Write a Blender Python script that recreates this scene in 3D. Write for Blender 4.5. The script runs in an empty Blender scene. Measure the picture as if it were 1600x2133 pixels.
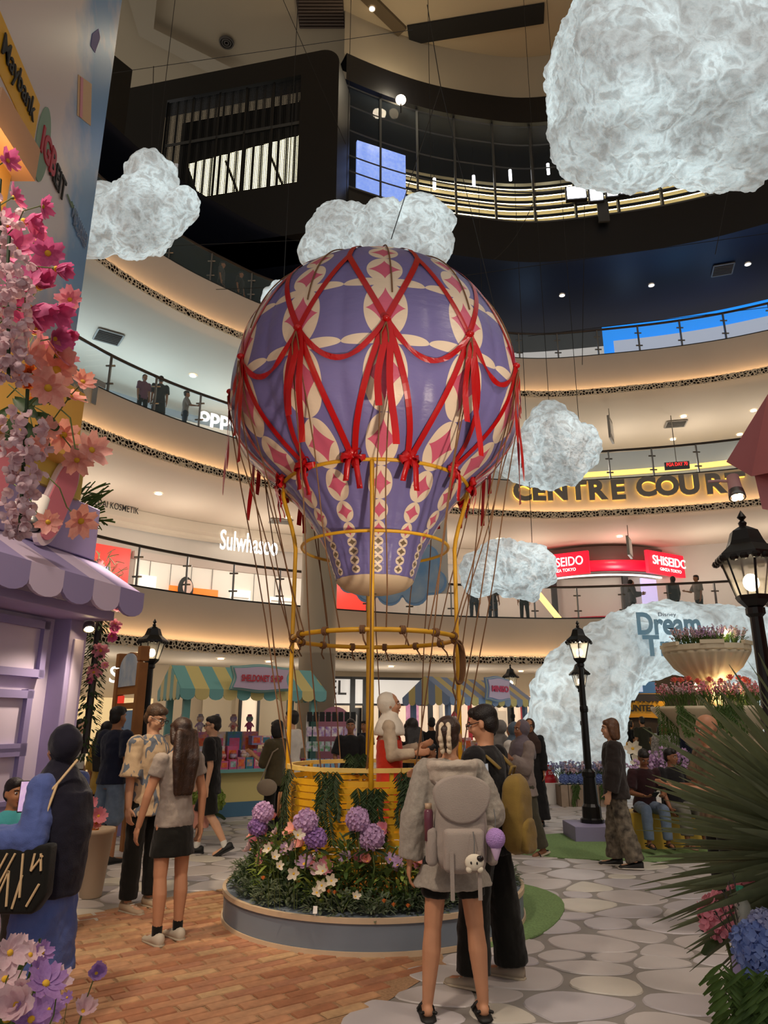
import bpy, bmesh, math, random
from mathutils import Vector, Matrix, noise, Euler
random.seed(7)
PI = math.pi
S = bpy.context.scene
COL = S.collection

# ------------------------------------------------------------------ camera, world, exposure
FPX = 1477.0; PITCH = math.radians(16.4); CAMZ = 1.6
cam_d = bpy.data.cameras.new('camera'); cam = bpy.data.objects.new('camera', cam_d); COL.objects.link(cam)
cam.location = (0, 0, CAMZ); cam.rotation_euler = (PI/2 + PITCH, 0, 0)
cam_d.sensor_fit = 'HORIZONTAL'; cam_d.sensor_width = 36.0; cam_d.lens = 36.0*FPX/1600.0
cam_d.clip_start = 0.05; cam_d.clip_end = 300
S.camera = cam
S.view_settings.view_transform = 'Standard'; S.view_settings.look = 'None'
S.view_settings.gamma = 1.0; S.view_settings.use_curve_mapping = False
S.view_settings.exposure = 0.0
W = bpy.data.worlds.new('world'); S.world = W; W.use_nodes = True
W.node_tree.nodes['Background'].inputs[0].default_value = (1.0, 0.94, 0.88, 1)
W.node_tree.nodes['Background'].inputs[1].default_value = 0.48

def lamp(name, kind, loc, energy, color=(1, 1, 1), target=None, size=0.3, spot=60, blend=0.6):
    d = bpy.data.lights.new(name, kind); d.energy = energy; d.color = color
    if kind == 'AREA': d.size = size
    else: d.shadow_soft_size = size
    if kind == 'SPOT': d.spot_size = math.radians(spot); d.spot_blend = blend
    o = bpy.data.objects.new(name, d); COL.objects.link(o); o.location = loc
    if target is not None:
        o.rotation_euler = (Vector(target)-Vector(loc)).to_track_quat('-Z', 'Y').to_euler()
    return o
# spotlights aimed at the balloon, brick corner, front, court, far end and left side
lamp('balloon_spotlight', 'SPOT', (1.45, 2.5, 2.0), 480, (1.0, .84, .66), (0.2, 6.9, 4.3), .12, 46)
lamp('brick_spotlight', 'SPOT', (-2.4, 5.4, 3.9), 340, (1.0, .78, .54), (-1.6, 7.3, 0), .08, 62, .7)
lamp('front_spotlight', 'SPOT', (-1.9, 1.2, 5.6), 600, (1.0, .84, .68), (-1.0, 5.2, 0.2), .25, 70, .9)
lamp('court_spotlight', 'SPOT', (4.5, 3.5, 8.5), 700, (1.0, .86, .74), (2.2, 8.5, 0), .5, 75, .9)
lamp('far_spotlight', 'SPOT', (5.5, 9, 8.8), 420, (1.0, .88, .76), (1.2, 13.5, 0), .5, 80, .9)
lamp('left_spotlight', 'SPOT', (-6.5, 9, 8.4), 420, (1.0, .84, .66), (-3.4, 11.5, 0), .5, 80, .9)

# ------------------------------------------------------------------ helpers
def ray(px, py):
    a = (px-800)/FPX; b = (1066.5-py)/FPX
    return Vector((a, math.cos(PITCH)-b*math.sin(PITCH), math.sin(PITCH)+b*math.cos(PITCH)))
def at(px, py, d):
    r = ray(px, py); t = d/r.y
    return Vector((r.x*t, d, CAMZ+r.z*t))
def onz(px, py, z=0.0):
    r = ray(px, py); t = (z-CAMZ)/r.z
    return Vector((r.x*t, r.y*t, z))
def lin(c):
    if isinstance(c, str):
        c = c.lstrip('#'); c = [int(c[i:i+2], 16)/255 for i in (0, 2, 4)]
    return tuple((x/12.92 if x <= .04045 else ((x+.055)/1.055)**2.4) for x in c[:3])
MATS = {}
def mat(name, color, rough=.6, metal=0, emit=0, ecol=None, var=0, vscale=8, bump=0, bscale=40, alpha=1, trans=0, sheen=0, coat=0, subsurf=0, c2=None, spec=.5):
    if name in MATS: return MATS[name]
    m = bpy.data.materials.new(name); m.use_nodes = True; MATS[name] = m
    nt = m.node_tree; b = nt.nodes['Principled BSDF']
    c = lin(color); b.inputs['Base Color'].default_value = (*c, 1)
    b.inputs['Roughness'].default_value = rough; b.inputs['Metallic'].default_value = metal
    b.inputs['Specular IOR Level'].default_value = spec
    if emit:
        b.inputs['Emission Color'].default_value = (*lin(ecol or color), 1); b.inputs['Emission Strength'].default_value = emit
    if alpha < 1: b.inputs['Alpha'].default_value = alpha
    if trans: b.inputs['Transmission Weight'].default_value = trans
    if sheen: b.inputs['Sheen Weight'].default_value = sheen
    if coat: b.inputs['Coat Weight'].default_value = coat
    if var or bump or c2:
        tc = nt.nodes.new('ShaderNodeTexCoord')
    if var or c2:
        n = nt.nodes.new('ShaderNodeTexNoise'); n.inputs['Scale'].default_value = vscale; n.inputs['Detail'].default_value = 5
        nt.links.new(tc.outputs['Object'], n.inputs['Vector'])
        r = nt.nodes.new('ShaderNodeValToRGB')
        r.color_ramp.elements[0].position = .3; r.color_ramp.elements[1].position = .7
        if c2:
            r.color_ramp.elements[0].color = (*c, 1); r.color_ramp.elements[1].color = (*lin(c2), 1)
        else:
            r.color_ramp.elements[0].color = (*[x*(1-var) for x in c], 1); r.color_ramp.elements[1].color = (*[min(1, x*(1+var)) for x in c], 1)
        nt.links.new(n.outputs['Fac'], r.inputs['Fac']); nt.links.new(r.outputs['Color'], b.inputs['Base Color'])
    if bump:
        n2 = nt.nodes.new('ShaderNodeTexNoise'); n2.inputs['Scale'].default_value = bscale; n2.inputs['Detail'].default_value = 4
        nt.links.new(tc.outputs['Object'], n2.inputs['Vector'])
        bp = nt.nodes.new('ShaderNodeBump'); bp.inputs['Strength'].default_value = bump; bp.inputs['Distance'].default_value = .01
        nt.links.new(n2.outputs['Fac'], bp.inputs['Height']); nt.links.new(bp.outputs['Normal'], b.inputs['Normal'])
    return m
def glass(name, tint='#9fb4b8', rough=.03, alpha=.12):
    return mat(name, tint, rough, 0, alpha=alpha, spec=.6)

class MB:
    """collects geometry for one mesh"""
    def __init__(s): s.v = []; s.f = []; s.mi = []; s.cur = 0
    def add(s, vs, fs):
        o = len(s.v); s.v.extend([tuple(p) for p in vs])
        for f in fs: s.f.append(tuple(i+o for i in f)); s.mi.append(s.cur)
        return s
    def box(s, c, size, rot=None):
        hx, hy, hz = size[0]/2, size[1]/2, size[2]/2; c = Vector(c)
        vs = [Vector((x, y, z)) for x in (-hx, hx) for y in (-hy, hy) for z in (-hz, hz)]
        if rot is not None: vs = [rot @ p for p in vs]
        vs = [p+c for p in vs]
        return s.add(vs, [(0, 1, 3, 2), (4, 6, 7, 5), (0, 4, 5, 1), (2, 3, 7, 6), (0, 2, 6, 4), (1, 5, 7, 3)])
    def tube(s, pts, r, n=8, cap=True, closed=False, flat=None):
        pts = [Vector(p) for p in pts]; m = len(pts)
        rr = r if isinstance(r, (list, tuple)) else [r]*m
        vs = []; prev = None
        for i, p in enumerate(pts):
            if closed: t = pts[(i+1) % m]-pts[i-1]
            else: t = pts[min(i+1, m-1)]-pts[max(i-1, 0)]
            if t.length < 1e-9: t = Vector((0, 0, 1))
            t.normalize()
            if prev is None:
                u = Vector((0, 0, 1)).cross(t)
                if u.length < .01: u = Vector((1, 0, 0)).cross(t)
                u.normalize()
            else:
                u = prev-t*prev.dot(t); u.normalize()
            prev = u; w = t.cross(u)
            for k in range(n):
                a = 2*PI*k/n; e = rr[i]
                vs.append(p+u*math.cos(a)*e+w*math.sin(a)*e*(flat or 1))
        fs = []
        for i in range(m if closed else m-1):
            j = (i+1) % m
            for k in range(n):
                fs.append((i*n+k, i*n+(k+1) % n, j*n+(k+1) % n, j*n+k))
        if cap and not closed:
            fs.append(tuple(range(n-1, -1, -1))); fs.append(tuple((m-1)*n+k for k in range(n)))
        return s.add(vs, fs)
    def lathe(s, prof, c=(0, 0, 0), n=24, sx=1, sy=1, flute=0, nf=12, cap=True):
        c = Vector(c); vs = []; m = len(prof)
        for (r, z) in prof:
            for k in range(n):
                a = 2*PI*k/n; q = r*(1+flute*math.cos(nf*a))
                vs.append(c+Vector((math.cos(a)*q*sx, math.sin(a)*q*sy, z)))
        fs = [(i*n+k, i*n+(k+1) % n, (i+1)*n+(k+1) % n, (i+1)*n+k) for i in range(m-1) for k in range(n)]
        if cap: fs.append(tuple(range(n-1, -1, -1))); fs.append(tuple((m-1)*n+k for k in range(n)))
        return s.add(vs, fs)
    def ell(s, c, r, n=12, m=8, rot=None):
        c = Vector(c); vs = []
        for i in range(m+1):
            t = PI*i/m
            for k in range(n):
                a = 2*PI*k/n
                p = Vector((r[0]*math.sin(t)*math.cos(a), r[1]*math.sin(t)*math.sin(a), r[2]*math.cos(t)))
                if rot is not None: p = rot @ p
                vs.append(c+p)
        fs = [(i*n+k, (i+1)*n+k, (i+1)*n+(k+1) % n, i*n+(k+1) % n) for i in range(m) for k in range(n)]
        return s.add(vs, fs)
    def cap(s, a, b, ra, rb, n=10):
        """tapered capsule, closed"""
        a = Vector(a); b = Vector(b); d = b-a; L = d.length
        if L < 1e-6: return s.ell(a, (ra, ra, ra))
        q = d.to_track_quat('Z', 'Y').to_matrix(); vs = []; rings = []
        for t in (90, 60, 30, 0): rings.append((-ra*math.sin(math.radians(t)), max(ra*math.cos(math.radians(t)), 1e-4)))
        for t in (0, 30, 60, 90): rings.append((L+rb*math.sin(math.radians(t)), max(rb*math.cos(math.radians(t)), 1e-4)))
        for (z, r) in rings:
            for k in range(n):
                an = 2*PI*k/n; vs.append(a+q @ Vector((r*math.cos(an), r*math.sin(an), z)))
        m = len(rings)
        fs = [(i*n+k, i*n+(k+1) % n, (i+1)*n+(k+1) % n, (i+1)*n+k) for i in range(m-1) for k in range(n)]
        fs.append(tuple(range(n-1, -1, -1))); fs.append(tuple((m-1)*n+k for k in range(n)))
        return s.add(vs, fs)
    def loft(s, rings, cap=True):
        """rings: list of equal-length point lists"""
        n = len(rings[0]); vs = [p for r in rings for p in r]; m = len(rings)
        fs = [(i*n+k, i*n+(k+1) % n, (i+1)*n+(k+1) % n, (i+1)*n+k) for i in range(m-1) for k in range(n)]
        if cap: fs.append(tuple(range(n-1, -1, -1))); fs.append(tuple((m-1)*n+k for k in range(n)))
        return s.add(vs, fs)
    def sheet(s, rows):
        n = len(rows[0]); vs = [p for r in rows for p in r]
        return s.add(vs, [(i*n+k, i*n+k+1, (i+1)*n+k+1, (i+1)*n+k) for i in range(len(rows)-1) for k in range(n-1)])
    def prism(s, poly, y0, y1, M=None):
        """poly of (x,z) extruded along y from y0 to y1, then matrix M"""
        n = len(poly); vs = [Vector((x, y0, z)) for x, z in poly]+[Vector((x, y1, z)) for x, z in poly]
        if M is not None: vs = [M @ p for p in vs]
        fs = [tuple(range(n)), tuple(range(2*n-1, n-1, -1))]+[(i, i+n, (i+1) % n+n, (i+1) % n) for i in range(n)]
        return s.add(vs, fs)
    def xf(s, M):
        s.v = [tuple(M @ Vector(p)) for p in s.v]; return s
    def mesh(s, name, mats, smooth=False):
        me = bpy.data.meshes.new(name); me.from_pydata(s.v, [], s.f)
        for m in (mats if isinstance(mats, (list, tuple)) else [mats]): me.materials.append(m)
        if any(s.mi): me.polygons.foreach_set('material_index', s.mi)
        if smooth: me.polygons.foreach_set('use_smooth', [True]*len(me.polygons))
        me.update(); return me
    def build(s, name, mats, parent=None, smooth=False, **kw):
        return obj(name, s.mesh(name, mats, smooth), parent, **kw)
def obj(name, me, parent=None, loc=None, rot=None, scale=None, label=None, cat=None, group=None, kind=None, bevel=0):
    o = bpy.data.objects.new(name, me); COL.objects.link(o)
    if parent is not None: o.parent = parent
    if loc is not None: o.location = loc
    if rot is not None: o.rotation_euler = rot
    if scale is not None: o.scale = scale if not isinstance(scale, (int, float)) else (scale,)*3
    tag(o, label, cat, group, kind)
    if bevel:
        b = o.modifiers.new('bevel', 'BEVEL'); b.width = bevel; b.segments = 2; b.limit_method = 'ANGLE'
    return o
def tag(o, label=None, cat=None, group=None, kind=None):
    if label: o['label'] = label
    if cat: o['category'] = cat
    if group: o['group'] = group
    if kind: o['kind'] = kind
    return o
def thing(name, label, cat, loc=(0, 0, 0), rz=0, group=None):
    o = bpy.data.objects.new(name, None); COL.objects.link(o); o.location = loc; o.rotation_euler = (0, 0, rz); o.empty_display_size = .1
    return tag(o, label, cat, group)
def copy_tree(o, parent=None):
    c = o.copy(); COL.objects.link(c); c.parent = parent
    for ch in o.children: copy_tree(ch, c)
    return c
def RZ(a): return Matrix.Rotation(a, 4, 'Z')
def T(x, y, z): return Matrix.Translation((x, y, z))
def basis(o, ux, uy, uz):
    """matrix whose axes are ux, uy, uz at origin o"""
    M = Matrix.Identity(4)
    for i, u in enumerate((ux, uy, uz)):
        for j in range(3): M[j][i] = u[j]
    M.translation = o; return M
# lettering: all glyph meshes are made now, while the scene is still empty
TXT = {}
def text_mesh(s, off=0.0, ext=.02, shear=0, space=1.0):
    k = (s, off, ext, shear, space)
    if k in TXT: return TXT[k]
    cu = bpy.data.curves.new('lettering', 'FONT'); cu.body = s; cu.offset = off; cu.extrude = ext; cu.shear = shear
    cu.space_character = space; cu.resolution_u = 4; cu.align_x = 'CENTER'; cu.align_y = 'CENTER'
    o = bpy.data.objects.new('lettering', cu); COL.objects.link(o)
    dg = bpy.context.evaluated_depsgraph_get(); me = bpy.data.meshes.new_from_object(o.evaluated_get(dg))
    bpy.data.objects.remove(o); bpy.data.curves.remove(cu); TXT[k] = me; return me
for _s in 'CENTROU': text_mesh(_s, .045, .05)
for _s in ('Sulwhasoo', 'oppo', 'KEDAI KOSMETIK', 'Maybank', 'IGB', 'REIT', 'MID VALLEY', 'Megamall', 'SHISEIDO', 'GINZA TOKYO', 'SHELDONET SHOP', 'MINISO', 'MINI SO', 'MINI\nSO',
           'EL', 'EMPTION', 'OUNTER', 'P', 'G', 'Dream', 'Tra', 'Disney', 'AVIOn', 'T', 'S', 'R', 'PGA DAY 70', 'BIG', 'HUGE'):
    text_mesh(_s, .03 if _s in ('MINISO', 'SHELDONET SHOP', 'Dream', 'Tra', 'EMPTION', 'OUNTER', 'IGB', 'T', 'oppo') else .006, .02)
def text(s, parent, M, size, m, name='lettering', width=None, off=None):
    """M: matrix with X right, Y up, Z towards the reader"""
    me0 = None
    for k, v in TXT.items():
        if k[0] == s and (off is None or k[1] == off): me0 = v
    me = me0.copy(); me.materials.clear(); me.materials.append(m)
    xs = [v.co.x for v in me.vertices]; ys = [v.co.y for v in me.vertices]
    w = max(xs)-min(xs); cx = (max(xs)+min(xs))/2; cy = (max(ys)+min(ys))/2; h = max(ys)-min(ys)
    sx = size/h; kx = (width/w if width else sx)
    me.transform(Matrix.Diagonal((kx, sx, sx, 1)) @ T(-cx, -cy, 0)); me.transform(M)
    return obj(name, me, parent)
def face(o, yaw=0.0):
    """reader frame at o for something facing -Y turned by yaw about Z"""
    return T(*o) @ RZ(yaw) @ Matrix.Rotation(PI/2, 4, 'X')
# ------------------------------------------------------------------ the setting: court floor, galleries, roof
M_beige = mat('beige_plaster', '#bfb6ab', .75, var=.04, vscale=.6)
M_ceil = mat('cream_ceiling', '#c9bba8', .8, var=.03, vscale=.4)
M_grout = mat('stone_grout', '#8d8781', .55, var=.12, vscale=3)
M_sand = mat('brick_mortar', '#a5815f', .9, var=.25, vscale=60)
M_navy = mat('navy_black_panel', '#030409', .45)
M_blue = mat('midnight_blue_ceiling', '#12203c', .5, c2='#0a0f1e', vscale=.12)
M_metal = mat('brushed_metal', '#7c7a76', .35, .9)
M_dark = mat('dark_rail', '#2c2420', .4)
M_glass = glass('railing_glass', '#8fa5a8', .02, .10)
M_black = mat('black_trim', '#101010', .5)
CTRL = [(-9.6, -6), (-9.8, 0), (-9.8, 5), (-9.5, 10), (-8.7, 15), (-7.9, 17.3), (-6.6, 19.3), (-5.2, 20.8), (-3.9, 21.9), (-1.2, 23.5), (1.7, 24.7),
        (4.4, 25.3), (6.5, 25.5), (9, 25.1), (11.5, 24.5), (13.8, 23.6), (16.5, 21.9), (18.5, 19), (19.5, 15), (20, 8), (20, 0), (20, -6)]
def catmull(P, n=6):
    out = []
    for i in range(1, len(P)-2):
        p0, p1, p2, p3 = [Vector(p) for p in P[i-1:i+3]]
        for k in range(n):
            t = k/n
            out.append(.5*((2*p1)+(p2-p0)*t+(2*p0-5*p1+4*p2-p3)*t*t+(3*p1-p0-3*p2+p3)*t**3))
    out.append(Vector(P[-2])); return out
PLAN = catmull(CTRL, 6)
def norm2(i):
    a = PLAN[max(i-1, 0)]; b = PLAN[min(i+1, len(PLAN)-1)]; t = (b-a).normalized()
    return Vector((-t.y, t.x))         # outward, away from the court
NORM = [norm2(i) for i in range(len(PLAN))]
def ring(off, z, lo=0, hi=None):
    idx = range(lo, len(PLAN) if hi is None else hi)
    return [Vector((PLAN[i].x+NORM[i].x*off, PLAN[i].y+NORM[i].y*off, z)) for i in idx]
def band(name, prof, m, lo=0, hi=None, parent=None, **kw):
    mb = MB(); mb.sheet([ring(o, z, lo, hi) for o, z in prof])
    kw.setdefault('kind', 'structure' if parent is None else None)
    return mb.build(name, m, parent, smooth=False, **kw)
def nearest(px, py, off, z):
    """index of the plan point (offset off) that lies on the pixel's bearing"""
    r = ray(px, py); best = None
    for i in range(len(PLAN)):
        q = PLAN[i]+NORM[i]*off
        if q.y <= 0: continue
        e = abs(q.x/q.y-r.x/r.y)
        if best is None or e < best[0]: best = (e, i)
    return best[1]
def wallpt(px, py, off):
    """point where the pixel's bearing meets the plan curve offset by off; returns position and outward normal"""
    r = ray(px, py); k = r.x/r.y; Q = [PLAN[i]+NORM[i]*off for i in range(len(PLAN))]
    for i in range(len(Q)-1):
        a, b = Q[i], Q[i+1]
        if a.y < 3 or b.y < 3: continue
        fa = a.x-k*a.y; fb = b.x-k*b.y
        if fa*fb <= 0 and fa != fb:
            t = fa/(fa-fb); p = a.lerp(b, t); n = NORM[i].lerp(NORM[i+1], t)
            return Vector((p.x, p.y, CAMZ+p.y*r.z/r.y)), Vector((n.x, n.y, 0)).normalized()
def wallM(px, py, off, z=None):
    p, n = wallpt(px, py, off)
    if z is not None: p = Vector((p.x, p.y, z))
    u = Vector((0, 0, 1)); r = u.cross(-n).normalized()
    return basis(p, r, u, -n), p, n
# perforated lattice: rounded cells cut through a metal strip, the strip lit from behind by the cove
def lattice_mat():
    m = bpy.data.materials.new('pierced_lattice'); m.use_nodes = True; nt = m.node_tree; b = nt.nodes['Principled BSDF']
    b.inputs['Base Color'].default_value = (*lin('#f0dcbc'), 1); b.inputs['Roughness'].default_value = .5
    tc = nt.nodes.new('ShaderNodeTexCoord'); v = nt.nodes.new('ShaderNodeTexVoronoi'); v.feature = 'DISTANCE_TO_EDGE'
    v.inputs['Scale'].default_value = 10.0; v.inputs['Randomness'].default_value = .8
    g = nt.nodes.new('ShaderNodeMath'); g.operation = 'GREATER_THAN'; g.inputs[1].default_value = .13
    tr = nt.nodes.new('ShaderNodeBsdfTransparent'); mx = nt.nodes.new('ShaderNodeMixShader')
    nt.links.new(tc.outputs['Object'], v.inputs['Vector']); nt.links.new(v.outputs['Distance'], g.inputs[0])
    tl = nt.nodes.new('ShaderNodeBsdfTranslucent'); tl.inputs[0].default_value = (*lin('#f0d8b0'), 1); m2 = nt.nodes.new('ShaderNodeMixShader'); m2.inputs[0].default_value = .15
    nt.links.new(b.outputs[0], m2.inputs[1]); nt.links.new(tl.outputs[0], m2.inputs[2])
    nt.links.new(g.outputs[0], mx.inputs[0]); nt.links.new(m2.outputs[0], mx.inputs[1]); nt.links.new(tr.outputs[0], mx.inputs[2])
    nt.links.new(mx.outputs[0], nt.nodes['Material Output'].inputs['Surface'])
    return m
M_lat = lattice_mat()
M_cove = mat('cove_light', '#ffb660', .5, emit=15, ecol='#ffc98c')
M_latback = mat('lattice_backing', '#3a2a1c', .8)

LEV = [(3.45, 5.1), (8.75, 10.3), (13.65, 15.5)]
names = ('lower', 'middle', 'upper')
for k, (zb, zt) in enumerate(LEV):
    nm = names[k]
    band('wall_fascia_'+nm, [(0, zb+.26), (0, zt), (.22, zt), (.22, zt-.12)], M_beige)
    band('ceiling_gallery_'+nm, [(-.30, zb+.02), (-.30, zb+.05), (.4, zb+.05), (.4, zb+.10), (12, zb+.10)], M_ceil)
    band('floor_gallery_'+nm, [(.1, zt-.13), (12, zt-.13)], mat('gallery_floor', '#8a8075', .3))
    t = thing('trim_lattice_'+nm, None, None); t['kind'] = 'structure'
    band('lattice_strip', [(-.30, zb), (-.30, zb+.30)], M_lat, parent=t)
    band('cove_strip', [(-.20, zb+.285), (-.10, zb+.285)], M_cove, parent=t)
    band('backing', [(-.10, zb+.05), (-.10, zb+.270), (-.29, zb+.275), (0, zb+.275)], M_latback, parent=t)
    # glass balustrade: panes between metal posts, dark handrail on top
    t = thing('glass_balustrade', {'lower': 'clear glass balustrade with dark handrail round the first gallery', 'middle': 'clear glass balustrade with dark handrail round the second gallery',
              'upper': 'clear glass balustrade with dark handrail round the third gallery'}[nm], 'railing')
    lo, hi = 18, len(PLAN)-14; H = 1.15
    mb = MB(); mb.tube(ring(.1, zt+H+.02, lo, hi), .055, 8, flat=.8); mb.build('handrail', M_dark, t)
    band('base_channel', [(.02, zt), (.02, zt+.05), (.16, zt+.05)], M_black, lo, hi, t)
    pts = ring(.1, zt, lo, hi); acc = 0; last = pts[0]; seg = [pts[0]]; step = 1.55
    dense = [pts[i].lerp(pts[i+1], j/8) for i in range(len(pts)-1) for j in range(8)]+[pts[-1]]
    posts = [dense[0]]; acc = 0
    for i in range(1, len(dense)):
        acc += (dense[i]-dense[i-1]).length
        if acc >= step: posts.append(dense[i]); acc = 0
    up = Vector((0, 0, 1))
    for a, b in zip(posts[:-1], posts[1:]):
        d = (b-a).normalized(); n = d.cross(up)
        mb = MB(); a2 = a+d*.02; b2 = b-d*.02
        mb.add([a2+up*.04, b2+up*.04, b2+up*H, a2+up*H, a2+up*.04-n*.012, b2+up*.04-n*.012, b2+up*H-n*.012, a2+up*H-n*.012],
               [(0, 1, 2, 3), (7, 6, 5, 4), (0, 4, 5, 1), (3, 2, 6, 7), (0, 3, 7, 4), (1, 5, 6, 2)])
        mb.build('glass_pane', M_glass, t)
    for a in posts:
        mb = MB(); mb.box(a+up*(H/2)-Vector((0, .0, 0)), (.05, .07, H))
        for zz in (.3, .85): mb.tube([a+up*zz+Vector((-.13, 0, 0)), a+up*zz+Vector((.13, 0, 0))], .028, 6)
        mb.build('post', M_metal, t)
# shop walls behind each gallery (bulkhead above, shopfronts are added on them later)
band('wall_shops_ground', [(6.0, 0), (6.0, 3.55)], mat('shop_cream', '#b7a58a', .7))
band('wall_shops_lower', [(5.5, 4.97), (5.5, 8.85)], M_beige)
band('wall_shops_middle', [(6.5, 10.17), (6.5, 13.75)], mat('shop_grey', '#9aa0a2', .6))
band('wall_shops_upper', [(7.6, 15.37), (7.6, 18.4)], M_navy)
band('trim_cornice', [(5.42, 8.2), (5.3, 8.3), (5.3, 8.4), (5.1, 8.5), (5.1, 8.84)], M_ceil, 0, 70)
# dark upper storey
I4 = nearest(722, 300, 0, 0)
band('wall_dark_fascia', [(0, 20), (0, 22)], M_navy, I4)
band('ceiling_dark_soffit', [(0, 20), (8, 20.2)], M_blue, I4)
band('wall_header', [(.0, 27.0), (-.25, 27.0), (-.25, 28.4), (.6, 28.4)], M_navy, I4)
band('wall_dark_left', [(4.2, 18.6), (4.2, 26.2)], M_navy, 8, I4-16)
band('ceiling_dark_left', [(0, 18.6), (9, 18.6)], M_blue, 8, I4)
band('wall_crown', [(.0, 28.4), (0, 31)], mat('crown_plaster', '#a5977f', .8), I4)
mb = MB(); mb.add([(-26, -6, 31), (30, -6, 31), (30, 32, 31), (-26, 32, 31)], [(0, 3, 2, 1)])
mb.build('ceiling', mat('roof_plaster', '#b0a084', .85, var=.04, vscale=.2), kind='structure')
# floor slab
mb = MB(); mb.add([(-20, -6, -.004), (30, -6, -.004), (30, 36, -.004), (-20, 36, -.004)], [(0, 1, 2, 3)])
FLOOR = mb.build('floor', M_grout, kind='structure')

# ------------------------------------------------------------------ stones: rounded cells, each its own low slab
from math import hypot
rs = random.Random(3)
pts = []
grid = {}
def try_pt(x, y, r):
    gx, gy = int(x//.6), int(y//.6)
    for i in range(gx-1, gx+2):
        for j in range(gy-1, gy+2):
            for (a, b, c) in grid.get((i, j), ()):
                if ((a-x)*.72)**2+(b-y)**2 < (.5*(c+r))**2: return
    grid.setdefault((gx, gy), []).append((x, y, r)); pts.append((x, y, r))
for n, rr in ((1500, .40), (5000, .29), (9000, .19)):
    for _ in range(n): try_pt(rs.uniform(-6.5, 9.5), rs.uniform(2.4, 17), rr)
BR_EDGE = [onz(728, 2133), onz(930, 2010), onz(880, 1880), onz(480, 1843), onz(170, 1905), onz(-60, 1935)]
BR_POLY = [Vector((-5, 2.2, 0)), Vector((BR_EDGE[0].x-.1, 2.2, 0))]+BR_EDGE+[Vector((-5, BR_EDGE[-1].y, 0))]
def inside(poly, x, y):
    c = False; n = len(poly); j = n-1
    for i in range(n):
        xi, yi, xj, yj = poly[i].x, poly[i].y, poly[j].x, poly[j].y
        if (yi > y) != (yj > y) and x < (xj-xi)*(y-yi)/(yj-yi)+xi: c = not c
        j = i
    return c
def clip(poly, mx, my, nx, ny):
    out = []
    for i in range(len(poly)):
        a, b = poly[i], poly[(i+1) % len(poly)]
        da = (a[0]-mx)*nx+(a[1]-my)*ny; db = (b[0]-mx)*nx+(b[1]-my)*ny
        if da <= 0: out.append(a)
        if (da < 0) != (db < 0) and da != db:
            t = da/(da-db); out.append((a[0]+(b[0]-a[0])*t, a[1]+(b[1]-a[1])*t))
    return out
def cell(p):
    x, y, r = p; K = .72
    poly = [(x-.5, y-.4), (x+.5, y-.4), (x+.5, y+.4), (x-.5, y+.4)]
    gx, gy = int(x//.6), int(y//.6)
    for i in range(gx-2, gx+3):
        for j in range(gy-2, gy+3):
            for q in grid.get((i, j), ()):
                if q is p or (q[0] == x and q[1] == y): continue
                dx, dy = (q[0]-x), (q[1]-y); w = r/(r+q[2])
                L2 = (dx*K)**2+dy*dy; d = math.sqrt(L2)
                # power-style bisector in the stretched metric
                mx, my = x+dx*w, y+dy*w; nx, ny = dx*K*K, dy
                poly = clip(poly, mx, my, nx, ny)
                if len(poly) < 3: return None
    return poly
def chaikin(P, it=2):
    for _ in range(it):
        Q = []
        for i in range(len(P)):
            a, b = P[i], P[(i+1) % len(P)]
            Q.append((a[0]*.75+b[0]*.25, a[1]*.75+b[1]*.25)); Q.append((a[0]*.25+b[0]*.75, a[1]*.25+b[1]*.75))
        P = Q
    return P
M_stone = [mat('pale_stone_%d' % i, c, .42, var=.06, vscale=3) for i, c in enumerate(('#c3bcb9', '#b8b2b5', '#cac3b6', '#bdb5b2', '#c6c0c2'))]
stones = []
for p in pts:
    x, y, r = p
    if y < 2.6 or inside(BR_POLY, x, y): continue
    b = (1066.5-0)
    pl = cell(p)
    if not pl or len(pl) < 3: continue
    cx = sum(a for a, b in pl)/len(pl); cy = sum(b for a, b in pl)/len(pl)
    sh = .90+.05*rs.random(); pl = [(cx+(a-cx)*sh, cy+(b-cy)*sh) for a, b in pl]
    pl = chaikin(pl, 2)
    A = abs(sum(pl[i][0]*pl[(i+1) % len(pl)][1]-pl[(i+1) % len(pl)][0]*pl[i][1] for i in range(len(pl))))/2
    if A < .002: continue
    vis = abs(cx) < cy*.62+.4
    stones.append((A/(cy**3) if vis else 0, cx, cy, pl))
stones.sort(key=lambda t: -t[0])
ST = thing('floor_stone_paving', None, None); ST['kind'] = 'structure'
def stone_geo(mb, pl, cx, cy, ox, oy):
    n = len(pl); h = .004+.002*rs.random()
    top = [(cx-ox+(a-cx)*.97, cy-oy+(b-cy)*.97, h) for a, b in pl]
    bot = [(a-ox, b-oy, -.003) for a, b in pl]
    mb.add(bot+top, [tuple(range(n, 2*n))]+[(i, (i+1) % n, (i+1) % n+n, i+n) for i in range(n)])
rest = [MB() for _ in M_stone]
for q, (A, cx, cy, pl) in enumerate(stones):
    k = rs.choice((0, 0, 1, 2, 3, 3, 4))
    if q < 300:
        mb = MB(); stone_geo(mb, pl, cx, cy, cx, cy); mb.build('stone', M_stone[k], ST, loc=(cx, cy, 0))
    else: stone_geo(rest[k], pl, cx, cy, 0, 0)
mbr = MB()
for k, r in enumerate(rest):
    mbr.cur = k; mbr.add(r.v, r.f)
mbr.build('far_stones', M_stone, ST, kind='stuff')

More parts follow.
